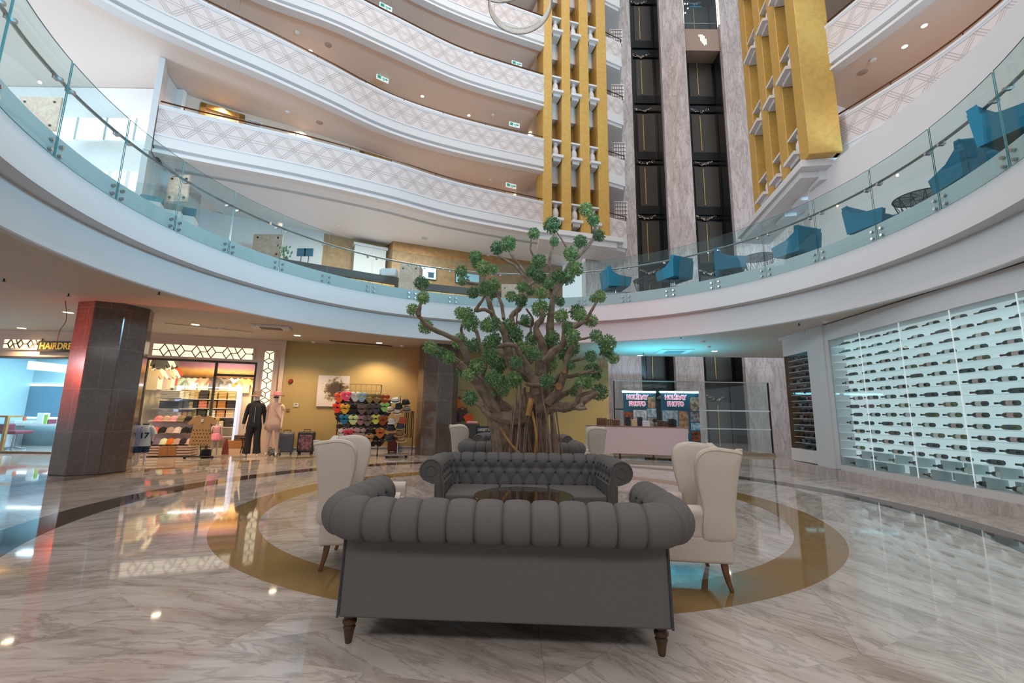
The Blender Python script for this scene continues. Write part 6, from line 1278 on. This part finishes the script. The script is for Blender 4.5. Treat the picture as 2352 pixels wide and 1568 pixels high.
br = thing('belt_rack', 'rail of hanging belts against the marble pillar', 'belt rack', (at(938, 945, Y=HY+.35).x, HY+.35, 0), angC); zt_ = at(938, 945, Y=HY+.35).z; b = MB(); b.tube([(-.14, 0, zt_), (.16, 0, zt_)], .012, 6); b.tube([(.16, 0, zt_), (.16, 0, .02)], .012, 6); b.obj('rail', BLACK, br)
for k, c in enumerate(('a0803a', '2b2420', '6b4a2c', '8a6c34', '3a2d24')): o = tag(MB().bx(-.018, .018, -.012, .012, -.75, 0).obj('belt', cloth(c), loc=Wp(0, 0, zt_-.01)+ (Vector((br.location.x, br.location.y, 0))-Wp(0, 0, 0))+R3w@Vector((-.11+.055*k, -.0, 0)), rz=angC), '%s belt from the left on the belt rail' % ORD[k], 'belt', 'belts on the belt rail')
# second rack seen right of the pillar
v2 = -.7; su0 = wc(1044, 900, v2)[0]; su1, sz = wc(1072, 896, v2); r2 = thing('clothes_rack', 'second black clothes rack right of the brown pillar', 'clothes rack', Wp(su0, v2, 0), angC); b = MB(); l2 = su1-su0; b.tube([(-.5, 0, .05), (-.5, 0, sz), (l2, 0, sz), (l2, 0, .05)], .014, 6); b.obj('frame', BLACK, r2); b = MB(); b.bx(-.55, -.45, -.2, .2, 0, .05); b.bx(l2-.05, l2+.05, -.2, .2, 0, .05); b.obj('foot', BLACK, r2)
for k, (x, y, c, nm) in enumerate(((1048, 922, '3a3032', 'dark'), (1056, 924, 'd9702a', 'orange'), (1066, 924, 'a87a40', 'ochre'), (1052, 950, '2b2c36', 'navy'), (1062, 948, '4d3a34', 'brown'), (1076, 960, 'd8552a', 'bright orange'), (1050, 990, '23242c', 'black'), (1064, 985, '40384a', 'dark violet'))):
    u, z = wc(x, y+12, v2-.05-.02*k); garment('%s garment, %s on the second rack' % (nm, ('upper row', 'middle row', 'lower row')[0 if k < 3 else 1 if k < 6 else 2]), Wp(u, v2-.05-.02*k, z-.1), angC, c, 'garments on the second rack', w=.3, h=.42, sl=.06)
p = at(1100, 1036, Y=12.2); pz1 = at(1100, 978, Y=12.2).z; ts = thing('tattoo_sign', 'dark teal sign about a tattoo studio behind the far wing chair', 'sign', (at(1092, 1000, Y=12.2).x, 12.2, 0)); wd = at(1165, 1000, Y=12.2).x-ts.location.x
b = MB(); b.bx(0, wd, 0, .03, .35, pz1); b.obj('board', M('sign_teal', '1f3a48', .5), ts); b = MB(); b.bx(.02, .06, 0, .3, 0, .35); b.bx(wd-.06, wd-.02, 0, .3, 0, .35); b.obj('leg', BLACK, ts)
SC = M('sign_cream', 'd9cfae', .5); text('LARGEST TATTOO STUDIO', 'lettering', .098, SC, ts, (wd/2, -.003, pz1-.10), xs=.62, bold=.002); text('IN THE REGION', 'lettering', .098, SC, ts, (wd/2, -.003, pz1-.21), xs=.62, bold=.002)
tag(MB().bx(-.15, .15, -.1, .1, 0, .07).obj('shirt_pile', cloth('d99a96'), loc=(at(1085, 975, Y=12.35).x-.0, 12.35, .98), bevel=.02), 'pink folded shirts on the pedestal beside the tattoo sign', 'folded clothes')
tag(MB().bx(-.2, .2, -.15, .15, 0, .98).obj('pedestal', M('pedestal_dark', '3c3834', .5), loc=(at(1085, 975, Y=12.35).x, 12.35, 0)), 'dark pedestal under the pink shirts by the tattoo sign', 'pedestal')
# ---------------------------------------------------------------- ceiling fixtures of the ground floor
GD = [(50, 753, 'over the salon window'), (157, 717, 'left of the marble pillar'), (449, 745, 'in front of the clothes shop'), (683, 770, 'left of the canvas painting'), (871, 787, 'above the swimwear rack'), (1403, 795, 'right of the tree crown'), (1470, 816, 'left of the ceiling cassette'), (1641, 806, 'right of the ceiling cassette')]
for x, y, lab in GD:
    p = at(x, y, z=3.4); downlight(p, .11, 'round white downlight in the low ceiling '+lab, 'low ceiling downlights'); warm = x < 1000
    lamp('SPOT', (p.x, p.y, 3.30), 150 if warm else 110, 'ffdcae' if warm else 'ffe6cc', .08, (0, 0, 0), 2.3)
for x, y, sp_n in ((-5.5, 5, 0), (6.9, 3.0, 0)): pass
acs = at(1548, 806, z=3.4); ac = thing('ceiling_cassette', 'square air conditioning cassette in the cyan lit ceiling', 'air conditioner', (acs.x, acs.y, 3.4), -.1)
b = MB(); b.bx(-.5, .5, -.5, .5, -.03, 0); b.obj('frame', TRIMW, ac); b = MB(); [b.bx(-.3, .3, -.3+.1*k, -.26+.1*k, -.04, -.03) for k in range(7)]; b.obj('grille', M('ac_grille', '8f9a9c', .5), ac)
p = at(624, 749, z=3.4); ac = thing('ceiling_heater', 'long ceiling air vent unit left of the ochre wall', 'air vent', (p.x, p.y, 3.4), .28); hl_ = (at(670, 753, z=3.4)-at(579, 744, z=3.4)).length/2
b = MB(); b.bx(-hl_, hl_, -.22, .22, -.06, 0); b.obj('frame', TRIMW, ac, bevel=.01); b = MB(); [b.bx(-hl_*.55, hl_*.55, -.14+.05*k, -.11+.05*k, -.072, -.06) for k in range(6)]; b.obj('grille', M('heater_grille', '77695a', .5), ac); b = MB(); b.bx(-hl_*.92, -hl_*.8, -.12, .12, -.07, -.06); b.bx(hl_*.8, hl_*.92, -.12, .12, -.07, -.06); b.obj('end_slot', M('heater_slot', 'f1e6d2', .4), ac)
for x0, y0, x1, y1, lab, c in ((380, 743, 580, 764, 'thin light track in the ceiling before the clothes shop', 'f0e4d2'), (757, 782, 900, 795, 'dark linear air slot in the ceiling above the ochre wall', '5b4a3a')):
    p, q = at(x0, y0, z=3.383), at(x1, y1, z=3.383); tag(MB().bar(p, q, .07, .03).obj('linear_slot', M('slot_'+c, c, .5)), lab, 'ceiling slot')
for x, y, lab in ((10, 640, 'at the far left'), (158, 674, 'above the marble pillar'), (366, 670, 'above the clothes shop'), (1564, 772, 'above the white counter'), (1835, 742, 'near the wine rack'), (1478, 810, 'left of the cassette')):
    p = at(x, y, z=3.4); r = thing('ceiling_sprinkler', 'small sprinkler head in the low ceiling '+lab, 'sprinkler', (p.x, p.y, 3.4), group='sprinklers'); b = MB(); b.cyl((0, 0, 0), (0, 0, -.05), .012, n=8); b.obj('stem', DARKSTEEL, r); b = MB(); b.cyl((0, 0, -.05), (0, 0, -.056), .03, n=10); b.obj('deflector', DARKSTEEL, r)
for x, y, lab in ((720, 784, 'left of the dark slot'), (924, 793, 'beside the brown pillar'), (1615, 783, 'over the counter'), (1627, 795, 'over the cassette'), (1895, 735, 'before the wine rack'), (508, 753, 'before the clothes shop')): detector(at(x, y, z=3.4), 'low ceiling smoke detector '+lab, .07)
p, q, r_ = at(150, 690, z=3.4), at(137, 760, Y=at(150, 690, z=3.4).y), at(128, 800, Y=at(150, 690, z=3.4).y); tag(MB().tube(spline([p, at(152, 735, Y=p.y), q, r_], 5), .006, 5).obj('dangling_cable', BLACK), 'loose cable hanging from the ceiling left of the pillar', 'cable')
# ---------------------------------------------------------------- mezzanine lounge
TEAL = M('teal_velvet', '1d7a98', .7, var=.12, scale=30, bump=.1, bscale=300, spec=.4)
def make_tub(label, loc, rz):
    r = thing('lounge_armchair', label, 'armchair', loc, rz, 'teal lounge chairs on the mezzanine')
    b = MB(); b.bx(-.25, .25, -.34, .20, .26, .42); b.obj('seat', TEAL, r, bevel=.04, seg=3)
    f = lambda d: (lambda u, w, t: (t, u, w))
    b = MB(); b.extr([(.16, .22), (.30, .22), (.37, .80), (.25, .82)], lambda u, w, t: (t*(1+.12*(w-.3)), u, w), -.31, .31); b.obj('backrest', TEAL, r, bevel=.045, seg=4)
    for sx in (-1, 1):
        b = MB(); b.extr([(.32, .22), (.36, .72), (.24, .66), (.05, .56), (-.36, .50), (-.30, .24)], lambda u, w, t: (sx*(.245+t+.06*(w-.22)), u, w), 0, .08); b.obj('armrest', TEAL, r, bevel=.03, seg=3)
    b = MB(); b.cyl((0, 0, .02), (0, 0, .28), .03, n=10); b.lathe([(0, .0), (.24, .0), (.22, .02), (0, .03)], n=20); b.obj('swivel_base', STEEL, r); return r
t1 = None
for (x, y, tx, ty, lab) in ((2212, 405, 2110, 455, 'teal lounge chair on the mezzanine, second from the right edge'), (2325, 300, 2400, 240, 'teal lounge chair at the right edge of the photo'), (1998, 515, 2110, 455, 'teal lounge chair facing the wire table, low back to us'), (1822, 575, 1742, 592, 'teal lounge chair with a bright back below the right gold tower'), (1545, 632, 1484, 645, 'teal lounge chair in front of the left lift shaft'), (1412, 652, 1484, 645, 'teal lounge chair left of the small wire table'), (1672, 612, 1742, 592, 'teal lounge chair behind the glass before the right lift shaft')):
    p = at(x, y, z=5.05); q = at(tx, ty, z=5.2); off = Vector((p.x-CX, p.y-CY, 0)).normalized()*.12; loc = (p.x+off.x, p.y+off.y, 4.70); rz = atan2(q.y-p.y, q.x-p.x)+pi/2
    if t1 is None: t1 = make_tub(lab, loc, rz)
    else: dup(t1, loc, rz, lab)
def wire_table(label, loc):
    r = thing('wire_table', label, 'side table', loc, 0, 'wire side tables on the mezzanine'); R_ = .36
    b = MB(); b.lathe([(0, .50), (R_, .50), (R_, .51), (0, .51)], n=28); b.obj('glass_top', glass('grey_glass', 'a9b0b2', refl=.6) if 'grey_glass' not in MATS else MATS['grey_glass'], r)
    b = MB(); b.tube([(R_*cos(k*pi/18), R_*sin(k*pi/18), .505) for k in range(36)], .011, 6, closed=True); b.tube([(.22*cos(k*pi/12), .22*sin(k*pi/12), .01) for k in range(24)], .009, 5, closed=True); b.obj('ring', BLACK, r)
    b = MB()
    for k in range(12):
        a = k*pi/6
        for s in (.45, -.45): b.tube([(R_*cos(a), R_*sin(a), .50), (.22*cos(a+s), .22*sin(a+s), .01)], .005, 4)
        b.tube([(R_*cos(a), R_*sin(a), .495), (R_*.2*cos(a+.8), R_*.2*sin(a+.8), .495)], .005, 4)
    b.obj('wire_cage', BLACK, r)
for x, y, lab in ((2110, 455, 'round wire side table between two teal chairs on the right'), (1742, 592, 'round wire side table left of the bright backed chair'), (1484, 645, 'round wire side table in front of the left lift shaft')):
    p = at(x, y, z=5.2); wire_table(lab, (p.x, p.y, 4.70))
gr = thing('lift_guard_rail', 'glass guard with a pale rail before the lift void on the mezzanine', 'guard rail', (3.4, 15.5, 4.7)); b = MB(); b.tube([(0, 0, 1.05), (4.6, 0, 1.05)], .025, 6); b.obj('rail', STEEL, gr); b = MB(); [b.bx(.02+1.15*k, 1.13+1.15*k, -.006, .006, .05, 1.0) for k in range(4)]; b.obj('glass_panel', GLASS, gr)
for k in range(5): b = MB(); b.cyl((1.15*k, 0, 0), (1.15*k, 0, 1.05), .018, n=8); b.obj('post', STEEL, gr)
# mezzanine ceiling cassette on the right
p = at(1885, 487, z=8.88); ac = thing('ceiling_cassette', 'square air cassette in the mezzanine ceiling below the right gold tower', 'air conditioner', (p.x, p.y, 8.87), .3); b = MB(); b.bx(-.5, .5, -.5, .5, -.02, 0); b.obj('frame', TRIMW, ac); b = MB(); [b.bx(-.32, .32, -.32+.08*k, -.29+.08*k, -.03, -.02) for k in range(8)]; b.obj('grille', M('ac_grille', '8f9a9c', .5), ac)
# reception desks
def desk(label, xa, ya, xb, yb, z=5.82, n=8):
    p, q = at(xa, ya, z=z), at(xb, yb, z=z); a = atan2(q.y-p.y, q.x-p.x); L = hypot(q.x-p.x, q.y-p.y); r = thing('reception_desk', label, 'reception desk', (p.x, p.y, 4.7), a); h = z-4.7
    b = MB(); b.bx(0, L, -.0, .6, h-.24, h); b.bx(L-.12, L, 0, .6, 0, h-.24); b.bx(0, .12, 0, .6, 0, h-.24); b.obj('top_band', M('desk_dark', '3f3a38', .35), r)
    for k in range(n): w = (L-.24)/n; b = MB(); b.bx(.12+w*k+.01, .12+w*(k+1)-.01, .08, .12, .05, h-.26); b.obj('lit_panel', M('lit_onyx', 'c99a55', .4, c2='e8cf95', scale=6, emit='d9a65c', es=.75), r)
    b = MB(); b.bx(.12, L-.12, .14, .55, 0, h-.24); b.obj('carcass', M('desk_carcass', '56493c', .5), r); return r
desk('long dark reception desk with glowing onyx panels', 640, 592, 917, 638); desk('second reception desk with glowing onyx panels, behind the tree', 975, 650, 1180, 672, n=6)
def block(label, x0, x1, ytop, ybot, z1, bolts=True, d=.5):
    p, q = at(x0, ytop, z=z1), at(x1, ytop, z=z1); r = thing('marble_block', label, 'marble block', (p.x, p.y, 4.70)); w = q.x-p.x
    b = MB(); b.bx(0, w, 0, d, 0, z1-4.7); b.obj('body', PINKMARBLE, r, bevel=.01)
    if bolts:
        b = MB(); [b.cyl((x, -.02, z), (x, 0, z), .025, n=8) for x in (.12, w-.12) for z in (.25, z1-4.7-.15)]; b.obj('fixing_bolt', DARKSTEEL, r)
block('beige marble block at the right end of the long reception desk', 918, 964, 606, 660, 5.95); block('beige marble block half hidden behind the tree', 1152, 1192, 652, 680, 5.9)
p = at(890, 625, z=5.9); r = thing('desk_printer', 'white office printer on the long reception desk', 'printer', (p.x, p.y+.25, 5.82)); MB().bx(-.25, .25, -.15, .2, 0, .26).obj('case', M('device_white', 'c9d0d6', .4), r, bevel=.02); b = MB(); b.bx(-.32, -.25, -.1, .12, .06, .22); b.obj('tray', M('device_white', 'c9d0d6', .4), r)
def wallpanel(label, x0, y0, x1, y1, Y):
    p, q = at(x0, y0, Y=Y), at(x1, y1, Y=Y); r = thing('hanging_plaque', label, 'marble plaque', (p.x, Y, q.z)); w, h = q.x-p.x, p.z-q.z; b = MB(); b.bx(0, w, 0, .05, 0, h); b.obj('slab', PINKMARBLE, r); b = MB(); [b.cyl((x, -.02, z), (x, 0, z), .035, n=8) for x in (.15*w, .85*w) for z in (.15*h, .85*h)]; b.obj('fixing_bolt', DARKSTEEL, r)
wallpanel('beige marble panel fixed with four bolts, left of the reception desk', 583, 537, 644, 592, 15.5); wallpanel('tall rusty marble panel above the glass showcases', 390, 401, 428, 463, 12.3); wallpanel('rust veined marble panel at the far left behind the glass', 45, 222, 127, 300, 12.)
def tv(label, x0, y0, x1, y1, Y, kind):
    p, q = onwall(x0, y0, (-5.49, 18.8), (2.6, 21.9), -.08), onwall(x1, y1, (-5.49, 18.8), (2.6, 21.9), -.08); r = thing('wall_screen', label, 'screen', (p.x, p.y, q.z), atan2(3.1, 8.09)); w, h = (q-p).xy.length, p.z-q.z-.25
    b = MB(); b.bx(-.02, w+.02, 0, .06, -.02, h+.02); b.obj('case', BLACK, r); b = MB(); b.bx(0, w, -.004, 0, 0, h); b.obj('display', M('screen_'+kind, 'bfeef8' if kind == 'info' else '8fbccb', .3, emit='b9ecf8' if kind == 'info' else '6f9aa8', es=.8 if kind == 'info' else .35), r)
    D = M('screen_dark', '1d4658', .4); b = MB()
    if kind == 'info': b.bx(w*.58, w*.88, -.007, -.004, h*.12, h*.6); b.bx(w*.5, w*.95, -.007, -.004, h*.55, h*.6); [b.add([(w*x, -.007, h*.8), (w*x+.12, -.007, h*.87), (w*x, -.007, h*.94)], [(0, 1, 2)]) for x in (.1, .32)]; b.obj('icon', D, r)
    else: b.ball((w*.5, -.004, h*.62), h*.13, 10, 6, sc=(1, .03, 1)); b.ball((w*.5, -.004, h*.22), h*.27, 10, 6, sc=(1, .02, 1)); b.bx(w*.38, w*.62, -.01, -.004, h*.7, h*.74); b.obj('figure_icon', M('screen_figure', '4a4f52', .5), r)
tv('bright cyan information screen on the oak wall', 960, 599, 1001, 642, 18.6, 'info'); tv('second wall screen half hidden by the tree', 1048, 613, 1100, 654, 18.9, 'pic')
OA, OB = (-8.33, 18.07), (-5.96, 19.39); aO = atan2(OB[1]-OA[1], OB[0]-OA[0]); p, q = onwall(816, 556, OA, OB, -.37), onwall(884, 625, OA, OB, -.37); r = thing('white_surround', 'white panelled surround against the oak wall', 'surround', (p.x, p.y, 4.7), aO); w, h = (q-p).xy.length, p.z-4.7
b = MB(); b.bx(0, .2, 0, .35, 0, h); b.bx(w-.2, w, 0, .35, 0, h); b.bx(.2, w-.2, 0, .35, h*.45, h); b.bx(-.06, w+.06, -.06, .36, h-.12, h); b.obj('casing', WHITE, r); b = MB(); b.bx(.2, w-.2, .2, .3, 0, h*.45); b.obj('dark_recess', M('recess_grey', '8a8d90', .5), r)
def showcase(label, x, y, w, h, c):
    p = at(x, y, z=5.6); r = thing('glass_showcase', label, 'showcase', (p.x, p.y, 4.7), radians(25), 'glass showcases'); b = MB(); b.bx(-w/2, w/2, -w/2, w/2, 0, .75); b.obj('plinth', WHITE, r); b = MB(); b.bx(-w/2, w/2, -w/2, w/2, .75, .75+h); b.obj('glass_case', GLASS, r)
    b = MB(); b.add([(-w*.4, -w*.1, .80), (w*.4, -w*.1, .80), (w*.4, w*.25, .80+h*.6), (-w*.4, w*.25, .80+h*.6), (-w*.4, w*.25, .80), (w*.4, w*.25, .80)], [(0, 1, 2, 3), (0, 4, 5, 1), (3, 2, 5, 4), (0, 3, 4), (1, 5, 2)]); b.obj('display_pad', cloth(c), r)
showcase('glass showcase with a blue pad below the rust marble panel', 345, 455, .5, .35, '5f8a96'); showcase('glass showcase with a grey pad, middle of three', 392, 476, .5, .4, '8a8380'); showcase('glass showcase with a teal pad, right of three', 428, 487, .4, .42, '3a6a7c')
for x, lab in ((691, 'left'), (708, 'right')):
    p = at(x, 588, Y=15.2); r = thing('screen_on_desk', 'small teal backed %s display beyond the desk corner' % lab, 'display', (p.x, 15.2, p.z)); b = MB(); b.bx(-.16, .16, 0, .03, .0, .3); b.obj('panel', M('teal_display', '2d6d84', .4), r); b = MB(); b.cyl((0, .03, 4.7-p.z), (0, .03, 0), .015, n=6); b.obj('stand', BLACK, r)
p = at(652, 585, Y=14.6); r = thing('potted_plant', 'small leafy plant beside the reception desk', 'plant', (p.x, 14.6, 4.7)); hh = p.z-4.7; b = MB(); b.lathe([(0, 0), (.15, 0), (.2, .35), (0, .36)], n=14); b.obj('pot', WHITE, r); b = MB(); random.seed(2)
for k in range(60): a = random.uniform(0, 6.28); z = random.uniform(hh*.45, hh+.3); d_ = random.uniform(.03, .28); q = Vector((d_*cos(a), d_*sin(a), z)); b.add([q, q+Vector((.05, .02, .05)), q+Vector((.03, .03, .14)), q+Vector((-.03, .02, .06))], [(0, 1, 2, 3)])
b.obj('foliage', LEAF, r); b = MB(); b.tube([(0, 0, .3), (0, 0, hh+.1)], .015, 5); b.obj('stem', BARK, r)
for x, y, lab in ((913, 532, 'second'), (778, 518, 'first'), (1120, 587, 'third')): detector(at(x, y, z=8.95), '%s small fitting from the left in the mezzanine ceiling' % lab, .1)
for x, y, lab in ((975, 547, 'left'), (986, 570, 'right')): tag(MB().lathe([(0, 0), (.14, 0), (.14, -.015), (0, -.02)], n=18).obj('ceiling_speaker', M('speaker_grille2', 'b9bdc0', .6), loc=at(x, y, z=8.95)), '%s round speaker in the mezzanine ceiling' % lab, 'speaker', 'ceiling speakers')
# ---------------------------------------------------------------- spiral chandelier
Yc = 9.; chn = thing('spiral_chandelier', 'silver beaded spiral chandelier hanging at the top of the picture', 'chandelier', tuple(at(1195, 30, Y=Yc)))
c0 = at(1195, 18, Y=Yc); def_r = (at(1268, 18, Y=Yc)-at(1195, 18, Y=Yc)).length
CRY = M('crystal_beads', 'c9c4bd', .15, .7, var=.3, scale=60, emit='fff2dc', es=.12)
def ribbon(fn, n, h, name):
    P = [Vector(fn(i/n)) for i in range(n+1)]; b = MB()
    for i in range(n):
        p = P[i]; d = (P[i+1]-P[i]).normalized(); nx = Vector((d.y, -d.x, 0)).normalized()
        q = p-chn.location; b.tube([q+nx*.03, q+nx*.03-Vector((0, 0, h))], .011, 5, cap=False)
    b.obj(name, CRY, chn); b = MB(); b.tube([p-chn.location for p in P], .02, 6); b.tube([p-chn.location-Vector((0, 0, h)) for p in P], .014, 6); b.obj('band_rail', STEEL, chn)
ribbon(lambda t: (c0.x+def_r*cos(3.75-t*5.2), c0.y+def_r*sin(3.75-t*5.2), c0.z+.28-.5*t+.75*t*t), 150, .17, 'bead_band')
ribbon(lambda t: (c0.x-.45+def_r*1.1*cos(4.1-t*5), c0.y-.2+def_r*1.1*sin(4.1-t*5), c0.z+.85+.3*t), 150, .17, 'bead_band')
b = MB(); [b.cyl((def_r*cos(a), def_r*sin(a), .3), (def_r*cos(a)*.3, def_r*sin(a)*.3, 12), .006, n=4) for a in (.5, 2.6, 4.7)]; b.obj('suspension_wire', STEEL, chn)
# ---------------------------------------------------------------- enclosure out of view: walls behind the viewer bounce the light
# ---------------------------------------------------------------- light: weak skylight, lounge windows, added fill lamps
w = bpy.data.worlds.new('world'); scn.world = w; w.use_nodes = True; bgn = w.node_tree.nodes['Background']
bgn.inputs[0].default_value = (.88, .94, 1., 1); bgn.inputs[1].default_value = .66
lamp('AREA', (0, 7, 27), 1400, 'ffe6d2', 12, (0, 0, 0), name='skylight')
lamp('AREA', (-23, 1.5, 7), 2900, 'dff0ff', 8, (0, radians(-90), 0), name='lounge_window_light', sy=5)
lamp('AREA', (-15, 9.5, 11.7), 90, 'eef6ff', 5, (0, 0, 0), name='lounge_ceiling_light')
lamp('AREA', (-5, 16.6, 8.85), 260, 'fff3e6', 5, (0, 0, radians(28)), name='reception_fill', sy=1.2)  # added area fill brightening the reception mezzanine, no fixture behind it
lamp('AREA', (13, -4, 5.9), 4200, 'a6dbf6', 6, (radians(90), 0, radians(62)), name='cool_side_fill', sy=3.5)  # added cool fill from the right, tints the left fascia blue
lamp('AREA', (0, -.5, 3.34), 150, 'fbf4f0', 11, (radians(12), 0, 0), name='foreground_fill', sy=1.0)  # added fill above the viewer to lift the foreground floor
lamp('SPOT', (-12.6, 6.6, 2.2), 1500, 'ff5230', .3, (radians(90), 0, radians(-63)), radians(34), name='red_sign_glow')
vs_ = scn.view_settings; vs_.view_transform = 'Standard'; vs_.look = 'None'; vs_.gamma = 1; vs_.exposure = .4
cy = scn.cycles; cy.max_bounces = 7; cy.diffuse_bounces = 3; cy.glossy_bounces = 3; cy.transmission_bounces = 4; cy.transparent_max_bounces = 16
cy.caustics_reflective = False; cy.caustics_refractive = False; cy.sample_clamp_indirect = 4.; cy.use_adaptive_sampling = True; cy.adaptive_threshold = .05; cy.use_denoising = True
